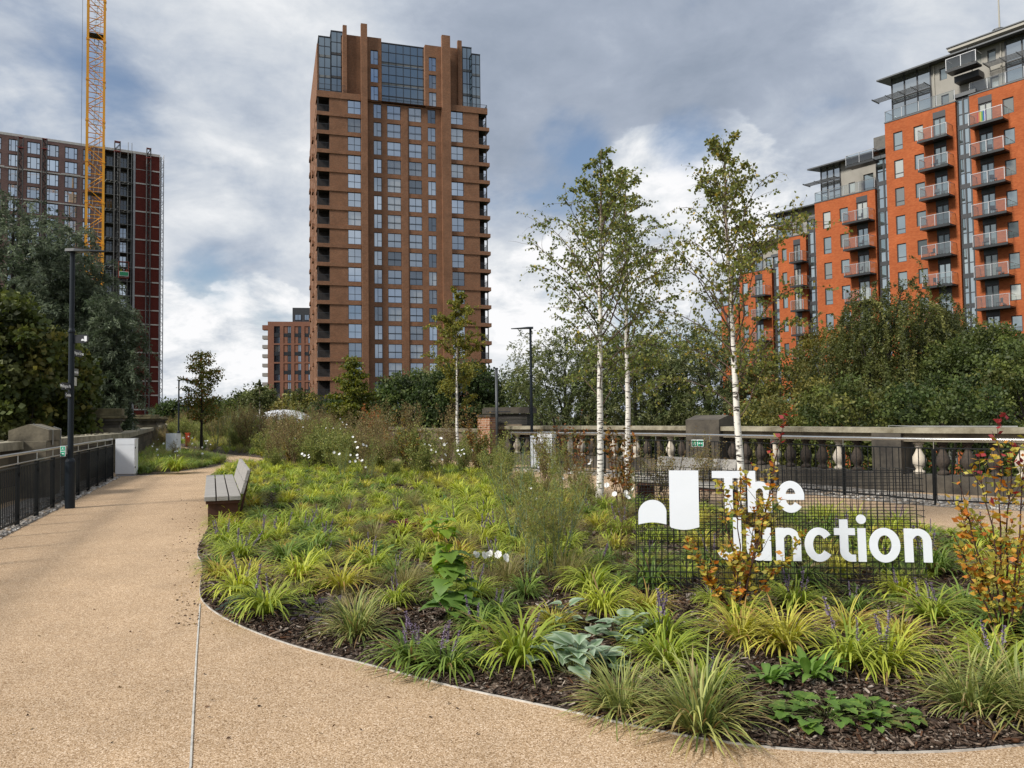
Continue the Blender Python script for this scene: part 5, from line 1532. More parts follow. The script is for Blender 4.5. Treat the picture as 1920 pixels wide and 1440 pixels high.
m = MB(); m.box(ue, uS0, -.05, .3, ztop - .498, ztop); m.box(uS0 + .002, uG1 + .05, -.02, .3, ztop - .496, ztop + .02); m.build('parapet_coping', CONC, root)
for i, z in enumerate(floors):
    m = MB()
    if i % 2 == 0: m.box(ue, uS0, -.10, .02, z + 2.82, z + 3.05) if i else None
    elif i in (1, 5, 9):
        for a_, b_ in ((H.U(115), H.U(151)), (ue, H.U(8))): k_ = MB(); k_.box(a_, b_, -.16, .02, z - .05, z + .2); k_.build('concrete_band', CONC, root)
    m.box(uS1 + .3, uG1 - (.0 if i % 2 else .0), .0, .12, z + .02, z + .28) if i % 2 else (m.box(uG1 - 1.4, uG1, .0, .12, z + .02, z + .28), m.box(uS1 + .3, uG1 - 1.41, .05, .12, z + .1, z + .18))
    m.build('concrete_band', CONC, root)
m = MB(); m.box(uS1 - .1, uS1 + .29, -.1, .1, LOW, ztop - .6); m.box(uG1 + .002, uG1 + .35, -.12, .06, LOW, ztop - .4); m.build('corner_strip', mat('pale_grey_membrane', (.33, .34, .36), .7, var=.15), root)
# dark recessed bay behind scaffolding
DKB = mat('dark_bay_wall', (.030, .030, .030), .85, var=.4, vscale=1.5)
ops = []
for z in floors:
    for a, b in ((199, 213), (224, 239)): ops.append((H.U(a, 1.5), H.U(b, 1.5), z + .2, z + 2.6))
m = MB(); wall_panel(m, uS0, uS1, LOW, ztop - .5, ops, y=1.5); m.quad((uS0, 0, LOW), (uS0, 1.5, LOW), (uS0, 1.5, ztop - .5), (uS0, 0, ztop - .5)); m.build('bay_wall', DKB, root)
for i, z in enumerate(floors):
    m = MB(); m.box(uS0 + .02, uS1 - .12, .2, 1.49, z - .05, z + .1); m.build('floor_slab', mat('grey_concrete_slab', (.09, .088, .08), .9, var=.3), root)
for i, z in enumerate(floors[:17]):
    for a, b in ((199, 213), (224, 239)):
        window(root, H.U(a, 1.5), H.U(b, 1.5), z + .2, z + 2.6, 1.6, (.5,), (), GLASS_D if (i < 5 or a == 199) else GL3, 'bay_window', fw=.14, frame=mat('silvery_unfinished_frame', (.13, .14, .13), .5))
SCAF = mat('scaffold_steel', (.17, .175, .17), .5, .5)
def lattice_mast(parent, u, v, z0, z1, w, material, name, step=1.5, r=.05, horiz=True):
    m = MB()
    for a in (-w / 2, w / 2):
        for b in (0, w): m.tube([(u + a, v + b, z0), (u + a, v + b, z1)], r, 5)
    z = z0; k = 0
    while z + step <= z1 + .01:
        s = 1 if k % 2 else -1
        m.tube([(u - s * w / 2, v, z), (u + s * w / 2, v, z + step)], r * .6, 4); m.tube([(u - s * w / 2, v + w, z), (u + s * w / 2, v + w, z + step)], r * .6, 4)
        m.tube([(u - w / 2, v + (0 if s > 0 else w), z), (u - w / 2, v + (w if s > 0 else 0), z + step)], r * .6, 4); m.tube([(u + w / 2, v + (0 if s > 0 else w), z), (u + w / 2, v + (w if s > 0 else 0), z + step)], r * .6, 4)
        m.tube([(u - w / 2, v, z), (u + w / 2, v, z)], r * .6, 4)
        z += step; k += 1
    return m.build(name, material, parent)
# scaffold bay: standards, ledgers, lattice beams
m = MB()
for px in (196, 221, 240, 247):
    u = H.U(px, -.3); m.tube([(u, -.3, LOW), (u, -.3, ztop + (1.6 if px > 235 else .3))], .06, 5); m.tube([(u, .9, LOW), (u, .9, ztop)], .05, 5)
for i, z in enumerate(floors):
    ua, ub = H.U(196, -.3), H.U(248, -.3)
    m.tube([(ua, -.3, z), (ub, -.3, z)], .05, 4); m.tube([(ua, -.3, z + 1.0), (ub, -.3, z + 1.0)], .035, 4); m.box(ua, ub, -.35, .95, z - .06, z - .01)
    if i % 2:
        n = 12
        for k in range(n):
            x0 = ua + (ub - ua) * k / n; x1 = ua + (ub - ua) * (k + 1) / n
            m.tube([(x0, -.36, z + (0 if k % 2 else -.5)), (x1, -.36, z + (-.5 if k % 2 else 0))], .035, 4)
        m.tube([(ua, -.36, z - .5), (ub, -.36, z - .5)], .05, 4)
m.build('scaffolding', SCAF, root)
DKST = mat('dark_mast_steel', (.035, .035, .035), .6)
for px, top, v, mt, w in ((38, 256, -1.4, DKST, .8), (83, 259, -1.4, DKST, .8), (220, 264, -1.7, DKST, 1.0), (279, 277, -1.2, DKST, .75)):
    p = H.P(H.U(px, v), v)
    rt = empty('climbing_mast', (p.x, p.y, LOW), H.rz, label={38: 'dark lattice mast fixed to the left part of the unfinished tower', 83: 'dark lattice mast left of the yellow crane', 220: 'dark lattice mast on the scaffolded bay right of the yellow crane', 279: 'dark lattice mast standing before the red brick gable'}[px], cat='mast')
    z1 = H.Z(px, top, v) - LOW
    lattice_mast(rt, 0, 0, 0, z1, w, mt, 'lattice', step=1.3, r=.09)
    m = MB(); m.box(-w / 2 - .1, w / 2 + .1, -.1, w + .1, z1 - 2.2, z1 - 2.05); m.box(-w / 2 - .08, w / 2 + .08, -.08, w + .08, z1 - .15, z1 - .05)
    m.build('tie_collar', mat('red_mast_section', (.28, .04, .03), .6), rt)
p = H.P(H.U(303.5, -.2), -.2)
rt = empty('climbing_mast', (p.x, p.y, LOW), H.rz, label='pale lattice hoist mast along the right edge of the unfinished tower', cat='mast')
lattice_mast(rt, 0, 0, 0, H.Z(303, 290, -.2) - LOW, .75, mat('pale_galvanised_mast', (.42, .43, .46), .5, .3), 'lattice', step=1.0, r=.06)
m = MB(); m.box(-.5, .5, -.1, .9, 0, .3); m.build('base_plate', SCAF, rt)
# hoist cage with workers
p = H.P(H.U(233, -1.9), -1.9); zc = H.Z(233, 521, -1.9)
rt = empty('hoist_cage', (p.x, p.y, zc), H.rz, label='small hoist cage with a green sign on the scaffolded bay', cat='hoist')
m = MB()
for x in (-.95, .88): m.box(x, x + .1, -.6, -.5, 0, 3.2); m.box(x, x + .1, .5, .6, 0, 3.2)
m.box(-.95, .98, -.6, .6, -.1, 0); m.box(-.95, .98, -.6, .6, 3.2, 3.3); m.box(-.95, -.90, -.5, .5, .01, 3.19); m.build('frame', mat('rusty_red_cage', (.22, .05, .03), .7), rt)
m = MB(); m.box(-.8, .9, -.68, -.62, .25, 1.2); b_ = m.build('front_board', SIGN_WH, rt)
m = MB(); m.box(-.74, .84, -.70, -.685, .32, 1.12); m.build('green_panel', mat('green_board', (.01, .22, .09), .5), b_)
def little_person(parent_loc, rz, top, helmet, label):
    """standing figure built as one skinned body"""
    vs = [(0, 0, .95), (0, 0, 1.2), (0, 0, 1.42), (0, 0, 1.52), (0, -.01, 1.66), (-.1, 0, .9), (-.1, -.02, .5), (-.1, 0, .08), (.1, 0, .9), (.1, -.02, .5), (.1, 0, .08), (-.2, 0, 1.4), (-.26, -.03, 1.12), (-.2, -.25, 1.05), (.2, 0, 1.4), (.26, -.03, 1.12), (.2, -.25, 1.05), (-.1, -.12, .04), (.1, -.12, .04)]
    es = [(0, 1), (1, 2), (2, 3), (3, 4), (0, 5), (5, 6), (6, 7), (0, 8), (8, 9), (9, 10), (2, 11), (11, 12), (12, 13), (2, 14), (14, 15), (15, 16), (7, 17), (10, 18)]
    rs = [.15, .15, .15, .06, .10, .09, .065, .05, .09, .065, .05, .06, .045, .035, .06, .045, .035, .04, .04]
    me = bpy.data.meshes.new('person'); me.from_pydata(vs, es, []); me.materials.append(top)
    o = bpy.data.objects.new('person', me); COL.objects.link(o); o.location = parent_loc; o.rotation_euler = (0, 0, rz)
    md = o.modifiers.new('skin', 'SKIN'); sub = o.modifiers.new('sub', 'SUBSURF'); sub.levels = 1; sub.render_levels = 1
    for i, r in enumerate(rs): me.skin_vertices[0].data[i].radius = (r, r); me.skin_vertices[0].data[i].use_root = (i == 0)
    m = MB(); m.lathe((0, 0, 1.68), [(.15, 0), (.13, .02), (.12, .07), (.07, .12), (.01, .135)], 12); m.build('hard_hat', helmet, o, smooth=True)
    return tag(o, label=label, cat='person', group='workers in the hoist cage')
HV = mat('orange_red_workwear', (.5, .08, .03), .8); HY = mat('yellow_hi_vis_workwear', (.45, .5, .04), .8)
for dx, mt, hm, lb in ((-.45, HY, HY, 'worker in yellow workwear standing in the hoist cage'), (.05, mat('grey_workwear', (.2, .2, .2), .8), SIGN_WH, 'worker with a white hard hat in the middle of the hoist cage'), (.55, HV, mat('red_hat', (.5, .03, .02), .5), 'worker in orange red workwear standing in the hoist cage')):
    q_ = p + H.d * dx; little_person((q_.x, q_.y, zc + .002), H.rz, mt, hm, lb)

# ---------------------------------------------------------------- yellow tower crane mast
YEL = mat('crane_yellow', (.86, .38, .012), .45, var=.08, vscale=.5)
c = AT(177.5, 400, 84.0)
rt = empty('tower_crane', (c.x, c.y, LOW), R(28), label='yellow lattice tower crane mast rising out of the picture at the left', cat='crane')
def crane_section(z0, z1, name='mast_section'):
    m = MB(); w = 1.62; r = .12
    for a in (-w / 2, w / 2):
        for b in (-w / 2, w / 2): m.box(a - r, a + r, b - r, b + r, z0, z1)
    n = 3; st = (z1 - z0) / n
    for k in range(n):
        z = z0 + k * st; s = 1 if k % 2 else -1
        for (ax, ay, bx, by) in ((-w / 2, -w / 2, w / 2, -w / 2), (-w / 2, w / 2, w / 2, w / 2), (-w / 2, -w / 2, -w / 2, w / 2), (w / 2, -w / 2, w / 2, w / 2)):
            m.tube([(ax, ay, z + .05), (bx, by, z + .05)], .045, 4)
            if s > 0: m.tube([(ax, ay, z + .1), (bx, by, z + st)], .045, 4)
            else: m.tube([(bx, by, z + .1), (ax, ay, z + st)], .045, 4)
    for a in (-w / 2, w / 2):
        for b in (-w / 2, w / 2): m.box(a - r * 1.35, a + r * 1.35, b - r * 1.35, b + r * 1.35, z1 - .18, z1 - .002)
    return m
sec = crane_section(0, 4.5).mesh('mast_section'); sec.materials.append(YEL)
for k in range(16): o = bpy.data.objects.new('mast_section', sec); COL.objects.link(o); o.parent = rt; o.location = (0, 0, k * 4.5)
m = MB()
for k in range(16):
    for s in (-1, 1): m.tube([(s * .22, .55, k * 4.5), (s * .22 + .3, .55, k * 4.5 + 4.48)], .03, 4)
    for j in range(14): m.tube([(-.22, .55, k * 4.5 + j * .32), (.22, .55, k * 4.5 + j * .32)], .018, 4)
m.build('ladder', SCAF, rt)
m = MB()
for z in (50.2, 32.5, 14): m.box(-.7, .7, -.7, .7, z, z + .06)
m.build('rest_platform', METAL_DK, rt)
m = MB(); m.lathe((0, 0, 72.0), [(1.3, 0), (1.3, .5), (1.1, .6), (1.1, 1.2)], 16); m.box(-1, 1, -1, 1, 73.21, 75.0); m.build('slewing_unit', YEL, rt)
m = MB(); m.box(1.1, 2.4, -1.2, .8, 73.3, 75.4); m.build('cab', SIGN_WH, rt)
def jib(parent, x0, x1, z, name):
    m = MB(); n = int(abs(x1 - x0) / 2); s = 1 if x1 > x0 else -1
    for yy, zz in ((-.7, z), (.7, z), (0, z + 1.5)): m.tube([(x0, yy, zz), (x1, yy, zz)], .09, 5)
    for k in range(n):
        a = x0 + s * 2 * k
        m.tube([(a, -.7, z), (a + s, 0, z + 1.5), (a + s * 2, -.7, z)], .05, 4); m.tube([(a, .7, z), (a + s, 0, z + 1.5), (a + s * 2, .7, z)], .05, 4); m.tube([(a, -.7, z), (a, .7, z)], .05, 4)
    return m.build(name, YEL, parent)
jib(rt, -1, -46, 75.2, 'jib'); jib(rt, 1, 13, 75.2, 'counter_jib')
m = MB(); m.tube([(0, 0, 75), (0, 0, 81)], [.35, .12], 6); m.tube([(0, 0, 80.8), (-30, 0, 76.9)], .04, 4); m.tube([(0, 0, 80.8), (12, 0, 76.9)], .04, 4); m.box(9, 12.5, -.8, .8, 72.2, 75.0); m.build('tower_head', YEL, rt)
m = MB(); m.tube([(-1.35, -.3, 30), (-1.35, -.3, 76)], .022, 4); m.build('hoist_rope', METAL_DK, rt)

# ---------------------------------------------------------------- far things along the park
c = AT(530, 790, 78)
rt = empty('white_canopy', (c.x, c.y, 0), .1, label='long low white shell canopy beyond the shrubs, below the small brick block', cat='canopy')
m = MB(); nx, ny = 18, 10; Wc, Dc, Hc = 5.4, 3.0, 2.0
def shell(i, j, off):
    a = PI * i / nx; y = (j / ny * 2 - 1)
    k = math.sqrt(max(0, 1 - y * y * .8))
    return (-Wc / 2 * 1.15 * math.cos(a), y * Dc, .55 + (Hc + off) * (math.sin(a) ** .7) * k)
for i in range(nx):
    for j in range(ny):
        m.quad(shell(i, j, 0), shell(i + 1, j, 0), shell(i + 1, j + 1, 0), shell(i, j + 1, 0)); m.quad(shell(i, j + 1, -.12), shell(i + 1, j + 1, -.12), shell(i + 1, j, -.12), shell(i, j, -.12))
m.build('shell', mat('white_membrane', (.66, .68, .72), .5, var=.06), rt, smooth=True)
for x in (-3.0, -2.2, 2.6): m = MB(); m.tube([(x, -1.5, 0), (x * .9, -1.2, 1.2)], .05, 6); m.build('strut', SIGN_WH, rt)
c = AT(415, 800, 88); c2 = AT(476, 800, 84)
rt = empty('mesh_fence', (c.x, c.y, 0), seg_angle((c.x, c.y), (c2.x, c2.y)), label='grey mesh security fence across the far end of the park', cat='fence')
Lf = (c2 - c).length
m = MB()
for k in range(int(Lf / 1.3) + 1): m.box(k * 1.3, k * 1.3 + .08, 0, .08, 0, 2.05)
m.build('posts', METAL_DK, rt)
m = MB()
for k in range(int(Lf / .16)): m.box(k * .16, k * .16 + .05, .02, .05, .1, 1.95)
for z in (.1, 1.0, 1.95): m.box(0, Lf, .0, .018, z, z + .06)
m.build('mesh_panel', mat('blue_grey_mesh', (.06, .075, .09), .6), rt)
c = AT(357, 800, 80)
rt = empty('van', (c.x, c.y, 0), R(-4), label='white van parked at the far left behind the stone piers', cat='van')
m = MB(); prof = [(-1.0, .35), (1.15, .35), (1.15, .85), (.9, 1.0), (.62, 1.42), (-.95, 1.48), (-1.0, 1.3)]
m.plate(prof, -.55, .55, lambda u, v, t: (u, t, v)); m.build('body', WHITE_M, rt, bevel=.05, recalc=True)
m = MB(); m.box(.30, .62, -.556, -.551, .98, 1.3); m.build('side_window', GLASS_D, rt)
for x in (-.6, .7):
    m = MB(); m.tube([(x, -.56, .28), (x, -.4, .28)], .26, 14); m.build('wheel', METAL_DK, rt)
m = MB(); m.box(-.45, -.2, -.557, -.5515, .85, 1.2); m.build('purple_panel', mat('lilac_panel', (.2, .16, .5), .5), rt)
# ============================================================ trees
BARK_W = None
def birch_bark():
    m = bpy.data.materials.new('white_birch_bark'); m.use_nodes = True
    nt = m.node_tree; N, L = nt.nodes, nt.links; b = N['Principled BSDF']; b.inputs['Roughness'].default_value = .7
    at = N.new('ShaderNodeAttribute'); at.attribute_name = 'Col'
    tc = N.new('ShaderNodeTexCoord')
    mp = N.new('ShaderNodeMapping'); mp.inputs['Scale'].default_value = (5, 5, 26); L.new(tc.outputs['Object'], mp.inputs[0])
    nz = N.new('ShaderNodeTexNoise'); nz.inputs['Scale'].default_value = 1.6; nz.inputs['Detail'].default_value = 4; nz.inputs['Roughness'].default_value = .55; L.new(mp.outputs[0], nz.inputs['Vector'])
    cr = N.new('ShaderNodeValToRGB'); L.new(nz.outputs[0], cr.inputs[0])
    cr.color_ramp.elements[0].position = .555; cr.color_ramp.elements[0].color = (1, 1, 1, 1)
    cr.color_ramp.elements[1].position = .60; cr.color_ramp.elements[1].color = (.06, .05, .045, 1)
    mx = N.new('ShaderNodeMix'); mx.data_type = 'RGBA'; mx.blend_type = 'MULTIPLY'; mx.inputs[0].default_value = 1
    L.new(at.outputs['Color'], mx.inputs[6]); L.new(cr.outputs[0], mx.inputs[7]); L.new(mx.outputs[2], b.inputs['Base Color'])
    return m
BIRCH = birch_bark()
def lerp(a, b, t): return a + (b - a) * t
def curve_branch(p0, d0, length, rng, n=7, up=0.0, wob=.12, droop=0.0):
    P = [np.array(p0, float)]; d = np.array(d0, float); st = length / (n - 1)
    for k in range(n - 1):
        d = d + rng.normal(0, wob, 3) + np.array([0, 0, up - droop * (k / (n - 1)) ** 1.5])
        d = d / np.linalg.norm(d); P.append(P[-1] + d * st)
    return np.array(P)
def at_line(P, t):
    x = t * (len(P) - 1); i = min(int(x), len(P) - 2); f = x - i
    return P[i] * (1 - f) + P[i + 1] * f, unit((P[i + 1] - P[i])[None])[0]
def birch(x, y, z0, H, seed, label, r0=.055, spread=1.25, nbr=34, first=.28, leafn=1.0, cols=None, leaf=.052, lean=(0, 0), white_to=.6, mature=.3, group='young birches in the planting beds', dens=1.0, twig_leaf=.8):
    rng = np.random.default_rng(seed)
    root = empty('birch_tree', (x, y, z0), label=label, cat='tree', group=group)
    n = 16; t = np.linspace(0, 1, n)
    T_ = np.stack([lean[0] * t ** 1.3 + np.cumsum(rng.normal(0, .008, n)) * H / 6, lean[1] * t + np.cumsum(rng.normal(0, .008, n)) * H / 6, t * H], 1)
    rad = r0 * (1 - t) ** .8 * (1 + .25 * np.exp(-t * 30)) + .004
    q = QM(); tubes(q, [T_], [rad], (1, 1, 1), 8)
    Vv, Ff, _ = q.arrays()
    tt = np.clip(Vv[:, 2] / H, 0, 1)[:, None]
    white = np.array([.74, .70, .64]); tan = np.array([.20, .13, .09])
    k = np.clip((tt - white_to) / .25, 0, 1)
    link_mesh('trunk', qmesh('trunk', Vv, Ff, white * (1 - k) + tan * k), BIRCH, root)
    for p in root.children[0].data.polygons: p.use_smooth = True
    bl, br = [], []; tips = []
    for i in range(nbr):
        f = first + (1 - first) * (i / nbr) ** .85 * .97
        p, d = at_line(T_, f)
        az = i * 2.4 + rng.uniform(-.5, .5)
        rel = (f - first) / (1 - first)
        Ln = spread * H / 6 * (np.sin(min(1, rel * 1.0 + .22) * PI * .86) * .9 + .16) * (1 - .72 * rel ** 2.5) * rng.uniform(.7, 1.2)
        el = R(rng.uniform(38, 58))
        d0 = np.array([math.cos(az) * math.cos(el), math.sin(az) * math.cos(el), math.sin(el)])
        B = curve_branch(p, d0, Ln, rng, 8, .05, .11, .50)
        r = .0085 * (Ln / 1.2) * np.linspace(1, .12, 8) * H / 6
        bl.append(B); br.append(r + .0015)
        ns = int(6 + Ln * 8)
        for s in range(ns):
            u = rng.uniform(.22, 1.0); pp, dd = at_line(B, u)
            a2 = rng.uniform(0, 2 * PI); side = np.array([math.cos(a2), math.sin(a2), rng.uniform(-.1, .5)])
            dt = unit((dd * .8 + side * .8)[None])[0]
            l2 = Ln * rng.uniform(.16, .42)
            S = curve_branch(pp, dt, l2, rng, 5, -.02, .15, .55)
            bl.append(S); br.append(np.linspace(.0032, .0010, 5) * H / 6)
            tips.append(S)
        tips.append(B[4:])
    q = QM(); tubes(q, bl, br, (.11, .075, .06), 4)
    link_mesh('branches', q.mesh('branches'), WOODV, root)
    cols = np.array(cols if cols is not None else [(.125, .155, .035), (.165, .19, .045), (.10, .13, .03), (.22, .22, .05), (.38, .30, .05)])
    wts = np.array([.3, .28, .26, .12, .04])[:len(cols)]; wts = wts / wts.sum()
    P = []
    for S in tips:
        k = max(2, int(len(S) * 2.6 * leafn * dens + rng.integers(0, 4)))
        if rng.random() > twig_leaf: continue
        for u in rng.uniform(.15, 1, k): P.append(at_line(S, u)[0] + rng.normal(0, .018, 3))
    P = np.array(P)
    low = P[:, 2] / H
    ci = rng.choice(len(cols), len(P), p=wts)
    D = rng.normal(size=P.shape); D[:, 2] -= 1.1
    q = QM(); q.add(*leaves(P, leaf, .8, cols[ci], rng, D=D, jitter=.3))
    link_mesh('crown', q.mesh('crown'), LEAF, root)
    return root
def near_base(px, Y): c = AT(px, 800, Y); return c.x, c.y
b1 = near_base(1122, 13.0); birch(b1[0], b1[1], .08, 6.05, 11, 'tallest pale birch of the pair left of the name sign', r0=.060, spread=1.65, nbr=46, first=.27, lean=(.10, 0), leafn=.88, leaf=.05, twig_leaf=.97)
b2 = near_base(1174, 14.6); birch(b2[0], b2[1], .08, 6.15, 12, 'second birch of the pair, just right of and behind the tallest one', r0=.055, spread=1.5, nbr=42, first=.28, lean=(.08, 0), leafn=.82, leaf=.052, twig_leaf=.97)
b3 = near_base(1388, 10.4); birch(b3[0], b3[1], .08, 5.25, 17, 'birch rising behind the T of the name sign', r0=.050, spread=1.75, nbr=46, first=.27, lean=(-.10, 0), leafn=.95, leaf=.046, cols=[(.135, .155, .035), (.18, .19, .045), (.11, .13, .03), (.25, .215, .05), (.42, .30, .045)], twig_leaf=.97)
b4 = near_base(859, 22.5); birch(b4[0], b4[1], .08, 5.3, 14, 'slender birch with yellowing crown in front of the brown tower', r0=.045, spread=1.35, nbr=44, first=.30, cols=[(.16, .17, .03), (.20, .19, .035), (.13, .145, .03), (.26, .22, .03), (.34, .26, .03)], leaf=.056, leafn=1.7, white_to=.5, twig_leaf=1.0)
for i, (px, Y, H) in enumerate(((476, 50, 3.4), (487, 44, 3.8))):
    b = near_base(px, Y); birch(b[0], b[1], .05, H, 31 + i, ('left' if i == 0 else 'right') + ' one of two far thin birches before the white canopy', r0=.06, spread=1.0, nbr=14, first=.45, cols=[(.07, .09, .025), (.10, .11, .03)], leaf=.09)

def small_tree(x, y, z0, H, seed, label, r0, spread, layers, cols, leaf, leafn, wts=None, first=.3, trunkcol=(.03, .026, .022), conic=False, name='young_tree', group=None):
    rng = np.random.default_rng(seed)
    root = empty(name, (x, y, z0), label=label, cat='tree', group=group)
    n = 12; t = np.linspace(0, 1, n)
    T_ = np.stack([np.cumsum(rng.normal(0, .01, n)) * H / 5, np.cumsum(rng.normal(0, .01, n)) * H / 5, t * H], 1)
    q = QM(); tubes(q, [T_], [r0 * (1 - t * .85)], trunkcol, 8); bl = []; br = []
    P = []; 
    for i in range(layers):
        f = first + (1 - first) * i / layers; p, d = at_line(T_, f); rel = (f - first) / (1 - first)
        az = i * 2.4 + rng.uniform(-.4, .4)
        Ln = spread * ((1 - rel) ** .8 if conic else math.sin(PI * (.25 + .7 * rel))) * rng.uniform(.75, 1.2) + .15
        el = R(rng.uniform(10, 30)) if conic else R(rng.uniform(20, 45))
        B = curve_branch(p, (math.cos(az) * math.cos(el), math.sin(az) * math.cos(el), math.sin(el)), Ln, rng, 6, .0, .08, .12)
        bl.append(B); br.append(np.linspace(.025, .005, 6) * H / 5)
        k = int(leafn * Ln)
        u = rng.uniform(.25, 1.05, k); base = np.array([at_line(B, min(1, a))[0] for a in u])
        P.append(base + rng.normal(0, 1, (k, 3)) * np.array([.14, .14, .06]) * H / 5)
    tubes(q, bl, br, trunkcol, 4); link_mesh('trunk', q.mesh('trunk'), WOODV, root)
    P = np.concatenate(P); cols = np.array(cols); ci = rng.choice(len(cols), len(P), p=wts)
    q = QM(); q.add(*leaves(P, leaf, .75, cols[ci], rng, droop=.4, jitter=.3)); link_mesh('crown', q.mesh('crown'), LEAF, root)
    return root
b = near_base(378, 40); small_tree(b[0], b[1], .05, 5.0, 41, 'young tree with thin russet tipped crown beyond the far left cabinet', .08, 1.1, 30, [(.12, .14, .03), (.18, .17, .035), (.26, .17, .04), (.32, .12, .04)], .11, 150, [.5, .3, .13, .07], first=.26)
b = near_base(661, 38); small_tree(b[0], b[1], .05, 4.55, 42, 'bushy yellow green conical tree in front of the tower base', .08, 1.35, 40, [(.11, .13, .018), (.17, .17, .022), (.07, .09, .015)], .13, 210, [.4, .35, .25], first=.22, conic=True)

def big_tree(x, y, z0, label, crown_c, rad, nclump, nleaf, clump_r, leaf, width, cols, seed, name='tree', droop=.2, strands=False, bark=(.035, .03, .025), r0=.25, group=None, transl=None, lobes=7, cvar=.25, limbs=14):
    """leafy tree: limbs reach into the crown, leaf clumps fill an uneven volume"""
    rng = np.random.default_rng(seed)
    root = empty(name, (x, y, z0), label=label, cat='tree', group=group)
    cc = np.array(crown_c, float) - np.array([x, y, z0]); rad = np.array(rad, float)
    lob = unit(rng.normal(size=(lobes, 3))); amp = rng.uniform(-.38, .38, lobes)
    def surf(d):
        s = 1 + ((np.clip(d @ lob.T, 0, 1) ** 4) * amp).sum(-1); return np.clip(s, .6, 1.35)
    d = unit(rng.normal(size=(nclump, 3))); rr = rng.uniform(.45, 1.0, nclump) ** .55
    C = cc + d * rad * (rr * surf(d))[:, None]
    C = C[C[:, 2] > .3]
    # limbs
    q = QM(); top = cc + np.array([0, 0, rad[2] * .5])
    n = 9; t = np.linspace(0, 1, n)[:, None]
    T_ = t * top * np.array([1, 1, 1]) + np.concatenate([rng.normal(0, .05, (n, 2)) * rad[0] * .3, np.zeros((n, 1))], 1) * t
    tubes(q, [T_], [np.linspace(r0, r0 * .25, n)], bark, 8)
    bl = []; br = []
    for i in range(limbs):
        e = C[rng.integers(len(C))]; s, _ = at_line(T_, rng.uniform(.25, .9)); 
        if e[2] < s[2]: s, _ = at_line(T_, .25)
        mid = (s + e) / 2 + np.array([0, 0, .12 * np.linalg.norm(e - s)])
        u = np.linspace(0, 1, 7)[:, None]
        bl.append((1 - u) ** 2 * s + 2 * u * (1 - u) * mid + u ** 2 * e); br.append(np.linspace(r0 * .35, r0 * .05, 7))
    tubes(q, bl, br, bark, 5); link_mesh('trunk', q.mesh('trunk'), WOODV, root)
    cols = np.array(cols, float)
    per = max(4, nleaf // len(C)); k = len(C)
    ccol = cols[rng.integers(0, len(cols), k)] * (1 + rng.uniform(-cvar, cvar, (k, 1)))
    if strands:
        # hanging shoots, leaves along them
        ns = 3; P = []; CL = []; DD = []
        for j in range(ns):
            az = rng.uniform(0, 2 * PI, k); l = rng.uniform(.5, 1.15, k) * clump_r * 2.2
            s0 = C + rng.normal(0, clump_r * .55, (k, 3))
            m_ = per // ns
            u = rng.random((k, m_)); out = .55 * l[:, None] * (1 - (1 - u) ** 2)
            X = s0[:, None, 0] + np.cos(az)[:, None] * out; Y_ = s0[:, None, 1] + np.sin(az)[:, None] * out; Z_ = s0[:, None, 2] - l[:, None] * u ** 1.6 * (1 if strands == 1 else .3)
            Q = np.stack([X, Y_, Z_], -1) + rng.normal(0, .045, (k, m_, 3)); P.append(Q.reshape(-1, 3)); CL.append(np.repeat(ccol, m_, 0))
            dd = np.stack([np.cos(az)[:, None] * (1 - u) + 0 * u, np.sin(az)[:, None] * (1 - u), -u * (1 if strands == 1 else .5) + 0 * u], -1) + rng.normal(0, .45, (k, m_, 3)); DD.append(dd.reshape(-1, 3))
        P = np.concatenate(P); CL = np.concatenate(CL); DD = np.concatenate(DD)
    else:
        g = rng.normal(size=(k, per, 3)); g = g / np.linalg.norm(g, axis=-1, keepdims=True) * rng.random((k, per, 1)) ** .45
        P = (C[:, None] + g * clump_r * np.array([1, 1, .62]) * rng.uniform(.6, 1.25, (k, 1, 1))).reshape(-1, 3); CL = np.repeat(ccol, per, 0)
        DD = rng.normal(size=P.shape) + (g.reshape(-1, 3)) * .9; DD[:, 2] -= droop
    q = QM(); q.add(*leaves(P, leaf, width, np.clip(CL, 0, 1), rng, D=DD, jitter=.28))
    link_mesh('crown', q.mesh('crown'), LEAF, root)
    return root
def tree_px(px, Y, ytop, ybot, halfpx, label, seed, cols, kind='broad', nclump=260, nleaf=16000, leaf=.15, depth=None, name='tree', r0=.22, cvar=.42, clump=None, width=None, strands=None, group=None, droop=.25, bark=(.035, .03, .025)):
    c = AT(px, (ytop + ybot) / 2, Y); zt = AT(px, ytop, Y).z; zb = AT(px, ybot, Y).z
    rx = halfpx * Y / FPX; rz = (zt - zb) / 2
    zc = (zt + zb) / 2
    st = strands if strands is not None else (1 if kind == 'weep' else (2 if kind == 'willow' else False))
    w = width or (.28 if kind == 'willow' else (.5 if kind == 'weep' else .7))
    return big_tree(c.x, Y, LOW, label, (c.x, Y, zc), (rx, depth or rx * .9, rz), nclump, nleaf, clump or rx * .20 + .2, leaf, w, cols, seed, name, droop, st, r0=r0, cvar=cvar, group=group, bark=bark)
SILV = [(.072, .092, .052), (.095, .118, .070), (.05, .068, .036), (.125, .150, .095)]
MAPL = [(.080, .100, .026), (.115, .128, .032), (.052, .068, .018), (.17, .155, .04)]
DGRN = [(.045, .070, .02), (.075, .10, .03), (.032, .05, .015)]
MGRN = [(.085, .112, .03), (.14, .165, .042), (.055, .075, .021)]
WGRN = [(.095, .118, .042), (.14, .16, .055), (.065, .083, .028), (.19, .20, .085)]
OLIV = [(.105, .115, .03), (.155, .155, .04), (.075, .085, .024), (.20, .175, .045)]
YELL = [(.20, .15, .025), (.15, .13, .025), (.10, .10, .02), (.25, .15, .03)]
G1 = 'trees growing beyond the parapets'
